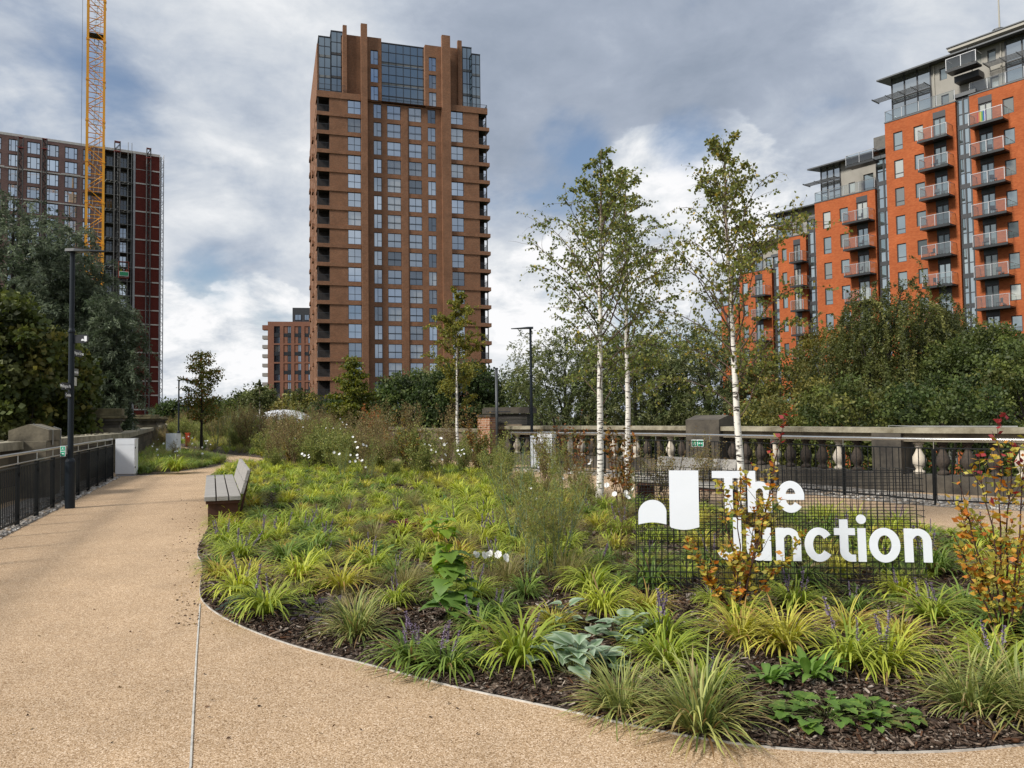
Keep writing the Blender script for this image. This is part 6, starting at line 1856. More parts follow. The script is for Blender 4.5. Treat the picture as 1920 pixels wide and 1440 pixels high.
tree_px(20, 33, 385, 860, 155, 'large silvery green willow at the left edge, in front of the unfinished tower', 101, SILV, 'willow', 520, 70000, .20, r0=.35, clump=.75, name='willow_tree', group=G1)
tree_px(118, 37, 405, 820, 80, 'tall silvery willow crown behind the near lamp post, left of the crane', 102, SILV, 'willow', 320, 40000, .20, clump=.6, name='willow_tree', group=G1)
tree_px(155, 34, 480, 850, 68, 'silvery willow directly under the yellow crane mast', 103, SILV, 'willow', 300, 38000, .19, clump=.6, name='willow_tree', group=G1)
tree_px(208, 32.5, 555, 830, 46, 'rounded silver leaved willow overlapping the dark red gable', 104, [tuple(c * 1.2 for c in k) for k in SILV], 'willow', 280, 34000, .17, clump=.5, name='willow_tree', group=G1)
tree_px(20, 25, 570, 850, 90, 'yellow green maple at the left edge, above the parapet pier', 105, MAPL, 'broad', 230, 15000, .19, clump=.5, name='maple_tree', width=.95, droop=.7, group=G1)
tree_px(105, 26.5, 610, 850, 85, 'low yellow green maple behind the finger signs of the lamp post', 106, MAPL, 'broad', 210, 13000, .19, clump=.5, name='maple_tree', width=.95, droop=.7, group=G1)
tree_px(140, 29, 700, 850, 45, 'small maple bush between the lamp post and the first bracketed pier', 107, DGRN + MAPL[:1], 'broad', 120, 7000, .17, clump=.4, name='maple_tree', width=.95, droop=.7, group=G1)
# right hand belt of trees
tree_px(1060, 38, 640, 850, 95, 'grey green willow bush right of the far lamp post', 111, WGRN, 'willow', 260, 26000, .17, clump=.6, name='willow_tree', group=G1)
tree_px(1190, 37, 595, 900, 120, 'broad grey green willow behind the pair of birches', 112, WGRN, 'willow', 380, 46000, .18, clump=.7, name='willow_tree', group=G1)
tree_px(1330, 36, 610, 920, 120, 'dense willow behind the single birch at the sign', 113, WGRN, 'willow', 380, 46000, .18, clump=.7, name='willow_tree', group=G1)
tree_px(1465, 35, 650, 940, 100, 'mottled olive and yellow tree in front of the fourth orange block', 114, OLIV, 'broad', 260, 17000, .13, clump=.5, group=G1)
tree_px(1560, 41, 615, 800, 80, 'golden yellow tree at the foot of the third orange block', 115, YELL[:3], 'broad', 220, 18000, .13, clump=.5, group=G1)
tree_px(1665, 37, 535, 830, 125, 'large dark weeping birch before the orange blocks', 116, [(.072, .085, .024), (.11, .118, .032), (.05, .06, .018), (.14, .14, .04)], 'weep', 300, 80000, .125, clump=.9, name='weeping_birch', r0=.3, group=G1)
tree_px(1765, 38, 545, 780, 62, 'upright second crown of weeping birch under the balconies of the second block', 117, [(.075, .088, .026), (.11, .115, .032), (.055, .065, .02)], 'weep', 150, 34000, .125, clump=.75, name='weeping_birch', r0=.25, group=G1)
tree_px(1835, 34, 600, 860, 105, 'dark green broad tree in the right hand belt, below the glazed stair strip', 118, MGRN, 'broad', 300, 26000, .14, clump=.6, group=G1)
tree_px(1945, 27, 630, 960, 100, 'leafy green tree at the right edge behind the balustrade', 119, MGRN + OLIV[:1], 'broad', 230, 15000, .14, clump=.5, group=G1)
tree_px(1600, 27, 715, 960, 130, 'low dark green thicket tree behind the balustrade above the name sign', 120, MGRN + OLIV[:2], 'broad', 280, 20000, .12, clump=.45, group=G1)
tree_px(1770, 25, 715, 980, 130, 'low bushy green tree behind the balustrade, right of the thicket', 121, DGRN + MGRN, 'broad', 260, 18000, .12, clump=.42, group=G1)
tree_px(1440, 28, 745, 930, 90, 'small olive bush tree just over the balustrade, right of the stone pier', 122, OLIV, 'broad', 190, 12000, .11, clump=.4, group=G1)
tree_px(2090, 27, 640, 960, 100, 'bushy green tree beyond the right edge of the photo behind the balustrade', 123, MGRN, 'broad', 230, 15000, .15, clump=.5, group=G1)
# centre and far
tree_px(860, 52, 675, 820, 75, 'dark glossy evergreen tree behind the slender yellow birch', 131, DGRN, 'broad', 220, 15000, .22, clump=.7, group=G1)
tree_px(765, 56, 700, 830, 75, 'dark green tree at the foot of the brown tower', 132, DGRN + MGRN[:1], 'broad', 220, 15000, .22, clump=.7, group=G1)
tree_px(970, 58, 690, 830, 60, 'spiky green tree between the tower and the far lamp post', 133, MGRN, 'weep', 200, 14000, .2, clump=.9, group=G1)
tree_px(800, 60, 690, 780, 60, 'thin feathery tree in front of the tower windows', 134, WGRN, 'broad', 90, 3500, .2, clump=.8, group=G1)
GF = 'far trees on the horizon'
for i, (px, Y, yt, hp, cl, lb) in enumerate(((325, 120, 752, 38, DGRN, 'far dark tree mass behind the far left lamp'), (400, 125, 742, 45, DGRN, 'far dark round tree right of the russet tree'), (455, 118, 735, 35, MGRN, 'far green tree above the mesh fence'),
        (490, 112, 722, 34, WGRN, 'far pale green tree just left of the small brick block'), (560, 105, 735, 40, OLIV, 'far olive tree at the foot of the small brick block'), (360, 140, 760, 60, DGRN, 'lowest far dark tree line left of the mesh fence'),
        (640, 95, 745, 50, DGRN, 'far dark tree left of the tower base'))):
    tree_px(px, Y, yt, 812, hp, lb, 150 + i, cl, 'broad', 150, 7000, .38, clump=1.3, group=GF, r0=.3)

# ============================================================ low planting
def blades(q, n, L, w, rng, c0, c1, r=.05, el=(55, 88), bend=(60, 130), seg=6, base=(0, 0, 0), cj=.22, tipc=None):
    az = rng.uniform(0, 2 * PI, n); l = L * rng.uniform(.6, 1.15, n); e0 = np.radians(rng.uniform(el[0], el[1], n)); bd = np.radians(rng.uniform(bend[0], bend[1], n))
    rb = r * np.sqrt(rng.random(n)); a0 = az + rng.normal(0, .6, n)
    p = np.stack([base[0] + rb * np.cos(a0), base[1] + rb * np.sin(a0), np.full(n, base[2])], 1)
    H = np.stack([np.cos(az), np.sin(az), np.zeros(n)], 1); S = np.stack([-np.sin(az), np.cos(az), np.zeros(n)], 1)
    tw = rng.normal(0, .35, n)
    pts = [p]
    for k in range(seg):
        e = e0 - bd * ((k + .5) / seg) ** 1.3
        p = p + (H * np.cos(e)[:, None] + np.array([0, 0, 1]) * np.sin(e)[:, None] + S * (tw * k / seg * .3)[:, None]) * (l / seg)[:, None]; pts.append(p)
    PT = np.stack(pts, 1)                     # n, seg+1, 3
    PT[:, :, 2] = np.maximum(PT[:, :, 2], base[2] + .005)
    ws = np.array([.55] + [1.0] * (seg - 2) + [.7, .08]) if seg > 2 else np.array([1, 1, .1])
    ws = ws[:seg + 1]
    W = w * rng.uniform(.7, 1.2, n)
    off = S[:, None] * (W[:, None] * ws)[:, :, None] * .5
    V = np.stack([PT - off, PT + off], 2)       # n, seg+1, 2, 3
    m = seg + 1
    idx = np.arange(n * m * 2).reshape(n, m, 2)
    F = np.stack([idx[:, :-1, 0], idx[:, :-1, 1], idx[:, 1:, 1], idx[:, 1:, 0]], -1).reshape(-1, 4)
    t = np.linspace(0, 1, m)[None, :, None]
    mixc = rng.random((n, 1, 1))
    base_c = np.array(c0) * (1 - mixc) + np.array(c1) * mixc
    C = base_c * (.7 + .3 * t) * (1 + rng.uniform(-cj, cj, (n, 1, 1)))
    if tipc is not None:
        sel = (rng.random((n, 1, 1)) < .3); C = np.where(sel & (t > .6), np.array(tipc), C)
    C = np.repeat(C[:, :, None], 2, 2)
    q.add(V.reshape(-1, 3), F, np.clip(C.reshape(-1, 3), 0, 1))
def spike_mesh(seed):
    rng = np.random.default_rng(seed); q = QM()
    h = .31; S = np.array([[0, 0, 0], [.012, 0, h * .5], [.02, .01, h]])
    tubes(q, [S], [[.0028, .0025, .002]], (.06, .05, .05), 4)
    n = 90; u = rng.uniform(.52, 1.0, n); P = np.stack([np.interp(u, [0, .5, 1], [0, .012, .02]), np.interp(u, [0, .5, 1], [0, 0, .01]), u * h], 1)
    P += rng.normal(0, 1, (n, 3)) * np.array([.008, .008, 0]) * (1.15 - u[:, None])
    D = rng.normal(size=(n, 3)); D[:, 2] = .4
    q.add(*leaves(P, .011, .9, np.tile((.27, .21, .31), (n, 1)), rng, D=D, jitter=.4))
    me = q.mesh('flower_spike'); me.materials.append(LEAF); return me
KIND = {   # L, w, n, colour a, colour b, r, elevation, bend
    'lily':  dict(L=.40, w=.012, n=150, c0=(.22, .31, .04), c1=(.46, .50, .08), r=.06, el=(50, 88), bend=(80, 150)),
    'lime':  dict(L=.36, w=.0115, n=140, c0=(.34, .41, .045), c1=(.56, .57, .09), r=.06, el=(45, 88), bend=(75, 140)),
    'gold':  dict(L=.34, w=.010, n=150, c0=(.38, .37, .055), c1=(.58, .54, .10), r=.06, el=(45, 88), bend=(60, 120), tipc=(.36, .22, .07)),
    'green': dict(L=.38, w=.013, n=145, c0=(.11, .19, .035), c1=(.26, .34, .07), r=.06, el=(45, 85), bend=(80, 150)),
    'sedge': dict(L=.46, w=.0098, n=290, c0=(.09, .145, .035), c1=(.50, .52, .17), r=.10, el=(25, 88), bend=(35, 110), tipc=(.34, .28, .12)),
    'straw': dict(L=.34, w=.004, n=260, c0=(.34, .28, .12), c1=(.24, .24, .08), r=.05, el=(40, 88), bend=(30, 90)),
}
CL = {}
SPK = [spike_mesh(900 + i) for i in range(3)]
for kname, kd in KIND.items():
    CL[kname] = []
    for v in range(4):
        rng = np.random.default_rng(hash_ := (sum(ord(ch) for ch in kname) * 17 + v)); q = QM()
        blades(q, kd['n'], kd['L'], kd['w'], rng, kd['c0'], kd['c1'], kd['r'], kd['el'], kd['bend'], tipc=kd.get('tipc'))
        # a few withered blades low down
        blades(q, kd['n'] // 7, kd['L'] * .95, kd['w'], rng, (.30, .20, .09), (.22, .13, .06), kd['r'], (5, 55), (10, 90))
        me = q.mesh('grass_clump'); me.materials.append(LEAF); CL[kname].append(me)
KNAME = {'lily': ('lilyturf_clump', 'lilyturf'), 'lime': ('lilyturf_clump', 'lilyturf'), 'gold': ('lilyturf_clump', 'lilyturf'), 'green': ('lilyturf_clump', 'lilyturf'), 'sedge': ('sedge_clump', 'sedge'), 'straw': ('grass_tuft', 'grass tuft')}
KADJ = {'lily': 'yellow green arching lilyturf clump', 'lime': 'lime yellow lilyturf clump', 'gold': 'golden orange tinged lilyturf clump', 'green': 'deep green lilyturf clump', 'sedge': 'fine bladed striped sedge tussock', 'straw': 'thin straw coloured grass tuft'}
used = []
rp = random.Random(77)
def zone_of(px, py, x, y):
    if px < 560 and py > 960: return 'at the left front corner of the bed by the path'
    if px < 620 and py < 960: return 'near the timber bench at the left edge of the bed'
    if py > 1150: return 'along the front edge of the bed'
    if 1180 < px < 1760 and y > 6.6 and y < 9.5: return 'close behind the name sign'
    if px > 1500: return 'between the name sign and the right hand path'
    if px > 950: return 'around the birch trunks'
    if y > 13: return 'towards the back of the lilyturf carpet'
    return 'in the middle of the lilyturf carpet'
LAND = [(415, 940, 'timber bench'), (842, 1165, 'vine sapling'), (1078, 1262, 'silver leaf clump'), (1003, 1120, 'nearest fennel'), (750, 1012, 'dark red leaves'), (590, 1140, 'dark purple leaves'),
        (1200, 1128, 'basket left end'), (1480, 1130, 'basket middle'), (1745, 1138, 'basket right end'), (1885, 1222, 'right orange shrub'), (1122, 935, 'tallest birch'), (1174, 905, 'second birch'), (1500, 960, 'right path bend'),
        (859, 880, 'slender yellow birch'), (1312, 1352, 'biggest sedge'), (430, 1110, 'left bed tip'), (665, 925, 'hosta like clump'), (540, 985, 'broad dark leaves'), (1800, 1000, 'right path edge'), (520, 880, 'bed back edge'), (700, 880, 'flower belt'), (1482, 1290, 'leaf rosettes'), (700, 1060, 'rounded bluish leaves')]
LANDW = [(G(a, b).x, G(a, b).y, n) for a, b, n in LAND] + [(AT(a, 800, b).x, b, n) for a, b, n in ((661, 38, 'conical tree'), (378, 40, 'russet tree'), (481, 47, 'two thin far birches'), (530, 78, 'white canopy'), (321, 33, 'small white cabinet'), (240, 23, 'grey cabinet'), (555, 33, 'golden shrub'), (692, 27, 'rust red shrub'), (720, 31, 'brown shrub'), (600, 52, 'far wall'), (440, 60, 'far bed middle'), (350, 62, 'far lamp post'), (430, 84, 'mesh fence'), (520, 58, 'far bed centre'), (470, 68, 'far end of the path'))]
def where(x, y):
    lx, ly, n = min(LANDW, key=lambda l: (l[0] - x) ** 2 + (l[1] - y) ** 2 * .5)
    dx, dy = x - lx, y - ly
    if abs(dx) > abs(dy) * 2: w = 'left of' if dx < 0 else 'right of'
    elif abs(dy) > abs(dx) * 2: w = 'in front of' if dy < 0 else 'behind'
    else: w = 'to the ' + ('front ' if dy < 0 else 'back ') + ('left of' if dx < 0 else 'right of')
    d = math.hypot(dx, dy)
    return ('just ' if d < .7 else ('far ' if d > 1.6 and not w.startswith('in ') else '')) + w + ' the ' + n
def clump(kind, x, y, s, label=None, spikes=0, group=None, z=None):
    nm, cat = KNAME[kind]
    zz = bed_z(bed1, x, y) if z is None else z
    me = rp.choice(CL[kind])
    o = bpy.data.objects.new(nm, me); COL.objects.link(o)
    o.location = (x, y, zz); o.rotation_euler = (rp.uniform(-.08, .08), rp.uniform(-.08, .08), rp.uniform(0, 6.28)); o.scale = (s, s, s * rp.uniform(.85, 1.1))
    tag(o, label=label, cat=cat, group=group)
    for k in range(spikes):
        a = rp.uniform(0, 6.28); r = rp.uniform(.0, .09)
        c = bpy.data.objects.new('flower_spike', rp.choice(SPK)); COL.objects.link(c); c.parent = o
        c.location = (r * math.cos(a), r * math.sin(a), 0); c.rotation_euler = (rp.uniform(-.3, .3), rp.uniform(-.3, .3), rp.uniform(0, 6)); q_ = rp.uniform(.85, 1.25); c.scale = (q_, q_, q_)
    used.append((x, y, .2 * s)); return o
FRONT = [  # px, py of the foot, kind, size, spikes, label
    (770, 1232, 'green', 1.0, 5, 'left one of two deep green lilyturfs at the bed edge below the vine sapling'),
    (842, 1245, 'green', .95, 3, 'right one of two deep green lilyturfs at the bed edge below the vine sapling'),
    (970, 1240, 'lily', 1.25, 1, 'large yellow green lilyturf clump left of the silver veined leaves'),
    (1165, 1318, 'sedge', .70, 0, 'striped sedge tussock just right of the silver veined leaves'),
    (1312, 1352, 'sedge', .92, 0, 'biggest striped sedge tussock at the centre of the front bed edge'),
    (668, 1185, 'sedge', .80, 0, 'olive sedge tussock right of the dark purple leaves'),
    (1828, 1322, 'sedge', .86, 0, 'striped sedge tussock near the right end of the front bed edge'),
    (1925, 1330, 'sedge', .9, 0, 'striped sedge tussock cut by the right edge of the photo'),
    (1665, 1262, 'lime', 1.1, 3, 'lime lilyturf with lilac spikes behind the low lobed leaf patch'),
    (1590, 1258, 'lily', 1.0, 2, 'yellow green lilyturf left of the lime clump at the right front'),
    (1475, 1235, 'gold', 1.2, 0, 'golden lilyturf behind the two green leaf rosettes'),
    (1390, 1225, 'gold', 1.0, 0, 'brown tipped golden lilyturf behind the biggest sedge'),
    (1590, 1195, 'gold', .95, 0, 'golden lilyturf below the right half of the wire basket'),
    (1690, 1215, 'gold', .8, 0, 'small golden lilyturf between the sign and the right orange shrub'),
    (1245, 1220, 'lily', 1.0, 4, 'yellow green lilyturf with lilac spikes left of the biggest sedge'),
    (1130, 1170, 'lime', .95, 0, 'lime lilyturf above the silver veined leaves'),
    (1215, 1165, 'gold', .85, 0, 'golden lilyturf at the lower left corner of the wire basket'),
    (1040, 1195, 'gold', .75, 0, 'small golden tuft between the silver veined leaves and the big lilyturf'),
    (1380, 1175, 'lily', .85, 2, 'lilyturf at the foot of the orange shrub by the sign'),
    (1490, 1150, 'lily', .95, 4, 'lilyturf with lilac spikes below the middle of the sign'),
    (1750, 1180, 'lily', 1.0, 3, 'lilyturf with lilac spikes under the right corner of the wire basket'),
    (1810, 1160, 'green', .9, 0, 'green lilyturf left of the right orange shrub'),
    (1690, 1140, 'lime', .85, 2, 'lime lilyturf below the last letter of the sign'),
    (1330, 1300, 'lily', .7, 2, 'small lilyturf tucked behind the biggest sedge'),
    (560, 1095, 'lime', 1.1, 0, 'lime lilyturf just above the dark purple leaves'),
    (470, 1085, 'gold', .9, 0, 'golden lilyturf above the dark green round leaves at the left front'),
    (450, 1050, 'lily', 1.1, 5, 'lilyturf with lilac spikes at the left tip of the bed'),
    (590, 1045, 'green', 1.15, 0, 'deep green lilyturf clump in the left middle of the bed'),
    (520, 1015, 'lime', 1.0, 3, 'lime lilyturf with lilac spikes left of the deep green clump'),
    (760, 1115, 'straw', 1.0, 0, 'rusty based straw tuft left of the vine sapling'),
    (640, 1150, 'straw', .5, 0, 'thin straw tuft at the bed edge left of the olive sedge'),
    (935, 1165, 'green', .75, 3, 'green lilyturf with lilac spikes right of the vine sapling'),
    (900, 1190, 'green', .8, 2, 'green lilyturf just below the vine sapling'),
]
for px, py, k, s, sp, lb in FRONT:
    g = G(px, py, .06); clump(k, g.x, g.y, s, lb, sp, group='grassy clumps of the planting bed')
# fill the rest: density follows the planting seen in the photograph
def density(px, py, x, y):
    if y > 27: return 0, 'lily'
    if px > 1640 and y > 9.4 and edge_dist(bed1, x, y) < .75: return 0, 'lily'
    if py > 1150:
        return (.8, rp.choice(['lily', 'green', 'lime'])) if px > 880 and py < 1300 else (0, 'lily')
    if px < 640: return 1.0, rp.choice(['lily', 'lime', 'lime', 'gold', 'green', 'lily', 'green'])
    if px < 930 and py < 1060: return .95, rp.choice(['lime', 'lime', 'lily', 'gold', 'green', 'straw', 'lily'])
    if 930 <= px < 1200 and py < 1150: return .28, rp.choice(['straw', 'lily', 'straw', 'green', 'gold'])
    if px < 930: return .4, rp.choice(['lily', 'straw', 'gold', 'green'])
    if px < 1760: return .72, rp.choice(['lily', 'lime', 'green', 'gold', 'green'])
    return .8, rp.choice(['lily', 'lime', 'green', 'gold'])
AVOID = [(G(760, 1010).x, G(760, 1010).y, .42), (G(850, 1175).x, G(850, 1175).y, .25), (G(1085, 1265).x, G(1085, 1265).y, .4), (G(480, 1140).x, G(480, 1140).y, .35), (G(585, 1140).x, G(585, 1140).y, .35), (G(1590, 1345).x, G(1590, 1345).y, .45), (G(1440, 1290).x, G(1440, 1290).y, .2), (G(1520, 1280).x, G(1520, 1280).y, .2), (G(1000, 1110).x, G(1000, 1110).y, .3)]
cand = []
tries = 0
rq = random.Random(5)
while tries < 26000:
    tries += 1
    x, y = rq.uniform(-9.8, 6.8), rq.uniform(3.8, 27.5)
    if not inside(bed1, x, y): continue
    p = PX(x, y, .1)
    if p is None or not (-60 < p[0] < 2050): continue
    ed = edge_dist(bed1, x, y)
    if ed < .14: continue
    dn, k = density(p[0], p[1], x, y)
    if rq.random() > dn: continue
    sp = (.34 if p[0] < 930 else .37) * (1 + .015 * y)
    if any((x - a) ** 2 + (y - b) ** 2 < (sp if r < .15 else max(sp, r + .14)) ** 2 for a, b, r in used[-0:]) or any((x - a) ** 2 + (y - b) ** 2 < r * r for a, b, r in AVOID): continue
    used.append((x, y, .15)); cand.append((y, x, k, p))
cand.sort()
NIND = 300 - len(FRONT)
rest = []
lilyn = 0
for i, (y, x, k, p) in enumerate(cand):
    s = rp.uniform(.55, 1.2)
    if lilyn < NIND - 40:
        lilyn += 1
        z = zone_of(p[0], p[1], x, y)
        clump(k, x, y, s, KADJ[k] + ' ' + where(x, y), (rp.choice((0, 0, 0, 2, 3)) if k in ('lily', 'lime', 'green') and y < 12 else 0), group=KADJ[k].replace(' clump', '') + ' clumps of the bed')
    else: rest.append((x, y, k, s))
def merged(name, items, label, cat, seed, sc_n=.5, zf=None):
    """distant carpet too fine to count: one object"""
    rng = np.random.default_rng(seed); Q = QM()
    for x, y, k, s in items:
        kd = KIND[k]; q = QM()
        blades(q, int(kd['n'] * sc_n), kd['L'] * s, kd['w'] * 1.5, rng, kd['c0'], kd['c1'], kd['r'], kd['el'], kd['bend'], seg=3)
        V, F, C = q.arrays(); V = V + np.array([x, y, zf(x, y)])
        Q.add(V, F, C * rng.uniform(.8, 1.15))
    return tag(link_mesh(name, Q.mesh(name), LEAF), label=label, cat=cat, kind='stuff')
if rest: merged('ground_cover', rest, 'distant carpet of yellow green lilyturf filling the back of the main bed', 'ground cover', 3, .6, lambda x, y: bed_z(bed1, x, y))
def fill(poly, n, kinds, seed, smin, smax, ymax=80):
    r = random.Random(seed); xs = [p[0] for p in poly]; ys = [p[1] for p in poly]; out = []
    while len(out) < n:
        x, y = r.uniform(min(xs), max(xs)), r.uniform(min(ys), min(ymax, max(ys)))
        if inside(poly, x, y) and edge_dist(poly, x, y) > .15: out.append((x, y, r.choice(kinds), r.uniform(smin, smax)))
    return out
merged('ground_cover', fill(bed2, 420, ['green', 'lily', 'green', 'straw'], 8, .8, 1.6), 'low green grasses and ground cover filling the far left bed', 'ground cover', 4, .45, lambda x, y: bed_z(bed2, x, y))
merged('ground_cover', fill(bed3, 700, ['green', 'lily', 'straw', 'gold', 'straw'], 9, 1.0, 2.2), 'olive grasses filling the far central bed', 'ground cover', 5, .4, lambda x, y: bed_z(bed3, x, y))
def side_fill():
    r = random.Random(21); out = []
    for _ in range(2500):
        if len(out) >= 90: break
        x, y = r.uniform(1.5, 6.8), r.uniform(3.7, 10.5)
        p = PX(x, y)
        if inside(bed1, x, y) and edge_dist(bed1, x, y) > .2 and p and p[0] > 2000 and not any((x - a[0]) ** 2 + (y - a[1]) ** 2 < .04 for a in out): out.append((x, y, r.choice(['lily', 'green', 'lime', 'gold', 'sedge']), r.uniform(.7, 1.1)))
    return out
merged('ground_cover', side_fill(), 'lilyturf and sedge carpet continuing past the right edge of the photo', 'ground cover', 7, .9, lambda x, y: bed_z(bed1, x, y))
# scattered tiny seedlings between the clumps in the mulch
def fill1(n, seed, lo=4, hi=26):
    r = random.Random(seed); out = []
    while len(out) < n:
        x, y = r.uniform(-9, 6.8), r.uniform(lo, hi)
        if inside(bed1, x, y) and edge_dist(bed1, x, y) > .35:
            p = PX(x, y)
            if p[1] < 1160 and -40 < p[0] < 1960: out.append((x, y, r.choice(['straw', 'green', 'straw', 'lily']), r.uniform(.3, .65)))
    return out
merged('ground_cover', fill1(900, 12), 'sparse fine weeds and seedlings scattered between the clumps', 'ground cover', 6, .22, lambda x, y: bed_z(bed1, x, y))

# ---------------------------------------------------------------- mulch chips
def chips(n, seed, lo, hi, sz):
    rng = np.random.default_rng(seed); q = QM(); pts = []
    while len(pts) < n:
        y = lo + (hi - lo) * rng.random() ** 1.6; x = rng.uniform(-5.2, 6.8)
        if not inside(bed1, x, y): continue
        p = PX(x, y)
        if not (-40 < p[0] < 2700): continue
        if edge_dist(bed1, x, y) < .012 and rng.random() < .7: continue
        pts.append((x, y, bed_z(bed1, x, y)))
    P = np.array(pts); n = len(P)
    L_ = sz * rng.uniform(.5, 1.6, n) * (1 + P[:, 1] * .03); W_ = L_ * rng.uniform(.15, .5, n); H_ = W_ * rng.uniform(.2, .5, n)
    az = rng.uniform(0, 2 * PI, n); el = rng.normal(0, .30, n)
    A = np.stack([np.cos(az) * np.cos(el), np.sin(az) * np.cos(el), np.sin(el)], 1); B = unit(np.cross(A, rng.normal(0, .4, (n, 3)) + [0, 0, 1])); N_ = np.cross(A, B)
    c = P + np.array([0, 0, 1]) * (H_ * .4 + .004 + np.abs(np.sin(el)) * L_ * .35)[:, None]
    a, b, h = A * L_[:, None] / 2, B * W_[:, None] / 2, N_ * H_[:, None] / 2
    k = .55
    V = np.stack([c - a * .9 - b * k - h, c + a - b * k - h, c + a * .8 + b - h, c - a + b - h, c - a * .9 - b * k + h, c + a - b * k + h, c + a * .8 + b + h, c - a + b + h], 1)
    f = np.array([[4, 5, 6, 7], [0, 1, 5, 4], [1, 2, 6, 5], [2, 3, 7, 6], [3, 0, 4, 7]])
    F = (np.arange(n)[:, None, None] * 8 + f).reshape(-1, 4)
    cols = np.array([(.045, .030, .022), (.075, .050, .036), (.12, .085, .062), (.20, .155, .12), (.36, .31, .26), (.09, .045, .025)])
    ci = rng.choice(6, n, p=[.24, .24, .20, .15, .08, .09]); C = np.repeat(cols[ci] * rng.uniform(.7, 1.25, (n, 1)), 8, 0)
    q.add(V.reshape(-1, 3), F, C)
    return q
q = chips(33000, 61, 3.65, 7.5, .031); q2 = chips(22000, 62, 5.5, 17, .04)
q.add(*q2.arrays())
tag(link_mesh('mulch', q.mesh('mulch'), WOODV), label='loose dark bark mulch and pale wood chips covering the bed', cat='mulch', kind='stuff')
# bits of leaf litter on the path
rng = np.random.default_rng(64); q = QM(); P = []
for i in range(300):
    t = rng.random()
    if t < .65: g = G(rng.uniform(300, 400) if rng.random() < .5 else rng.uniform(330, 380), rng.uniform(930, 1180))
    else: g = G(rng.uniform(20, 900), rng.uniform(940, 1400))
    if not inside(bed1, g.x, g.y): P.append((g.x, g.y, .006))
P = np.array(P); D = rng.normal(size=P.shape); D[:, 2] = abs(D[:, 2]) * .1
q.add(*leaves(P, .026, .5, np.array([(.10, .055, .03), (.06, .04, .03), (.20, .13, .05)])[rng.integers(0, 3, len(P))], rng, D=D, jitter=.5))
tag(link_mesh('leaf_litter', q.mesh('leaf_litter'), WOODV), label='tiny brown leaf scraps strewn on the path', cat='leaf litter', kind='stuff')

# ---------------------------------------------------------------- broad leaves
def leafgeo(q, base, az, el, L, W, c_mid, c_edge, prof, curl=.6, seg=6, fold=.18, rng=None, jit=.12):
    """one broad leaf, 2 x seg quads, darker midrib allowed"""
    m = seg + 1; t = np.linspace(0, 1, m)
    w = np.interp(t, np.linspace(0, 1, len(prof)), prof) * W * .5
    e = el - curl * t; ds = L / seg
    X = np.concatenate([[0], np.cumsum(np.cos(e[:-1]) * ds)]); Z = np.concatenate([[0], np.cumsum(np.sin(e[:-1]) * ds)])
    H = np.array([math.cos(az), math.sin(az), 0]); S = np.array([-math.sin(az), math.cos(az), 0])
    C0 = np.array(base) + H * X[:, None] + np.array([0, 0, 1]) * Z[:, None]
    up = np.array([0, 0, 1])
    V = np.stack([C0 - S * w[:, None] + up * (w * fold)[:, None], C0, C0 + S * w[:, None] + up * (w * fold)[:, None]], 1)
    idx = np.arange(m * 3).reshape(m, 3)
    F = np.concatenate([np.stack([idx[:-1, 0], idx[:-1, 1], idx[1:, 1], idx[1:, 0]], -1), np.stack([idx[:-1, 1], idx[:-1, 2], idx[1:, 2], idx[1:, 1]], -1)])
    j = 1 + (rng.uniform(-jit, jit) if rng is not None else 0)
    C = np.stack([np.tile(c_edge, (m, 1)), np.tile(c_mid, (m, 1)), np.tile(c_edge, (m, 1))], 1) * j
    q.add(V.reshape(-1, 3), F, np.clip(C.reshape(-1, 3), 0, 1))
HEART = [.35, .95, 1.0, .85, .6, .3, .02]; OVAL = [.15, .6, .95, 1.0, .8, .45, .03]; STRAP = [.25, .5, .8, 1, .9, .55, .05]; LOBE = [.3, .95, .62, 1.0, .55, .62, .3, .02]
def leafy(name, cat, px, py, n, R_, L, W, prof, cmid, cedge, label, seed, h=(.03, .2), curl=.8, el=(10, 60), stalk=True, grp=None, multi=None, seg=6, fold=.18):
    rng = np.random.default_rng(seed); g = G(px, py, .05); q = QM(); st = []
    root = empty(name, (g.x, g.y, bed_z(bed1, g.x, g.y)), label=label, cat=cat, group=grp)
    cm = np.array(cmid); ce = np.array(cedge)
    for i in range(n):
        a = rng.uniform(0, 2 * PI); r = R_ * math.sqrt(rng.random()); z = rng.uniform(*h) * (1.15 - r / R_ * .7)
        if multi: cx, cy = multi[rng.integers(len(multi))]
        else: cx = cy = 0
        b = np.array([cx + r * math.cos(a), cy + r * math.sin(a) * .8, z])
        az = a + rng.normal(0, .5) if r > .02 else rng.uniform(0, 6.28)
        s = rng.uniform(.6, 1.15); k = rng.integers(len(ce)) if ce.ndim == 2 else None
        leafgeo(q, b, az, R(rng.uniform(*el)), L * s, W * s, cm if cm.ndim == 1 else cm[k], ce if k is None else ce[k], prof, curl * rng.uniform(.6, 1.3), seg, fold, rng)
        st.append(np.array([[cx * .9 + r * .2 * math.cos(a), cy * .9 + r * .2 * math.sin(a), 0], (b + [cx, cy, 0]) * [.5, .5, .6], b]))
    if stalk:
        s_ = QM(); tubes(s_, st, [[.0025, .002, .0018]] * len(st), (.12, .14, .05), 4); link_mesh('stalks', s_.mesh('stalks'), WOODV, root)
    me = q.mesh('foliage')
    link_mesh('foliage', me, LEAF, root)
    return root
leafy('silver_leaf_plant', 'plant', 1078, 1262, 56, .25, .15, .135, HEART, (.12, .20, .10), (.44, .53, .39), 'clump of silver green heart shaped leaves with dark veins at the front edge', 201, (.08, .26), el=(-5, 40), grp=None)
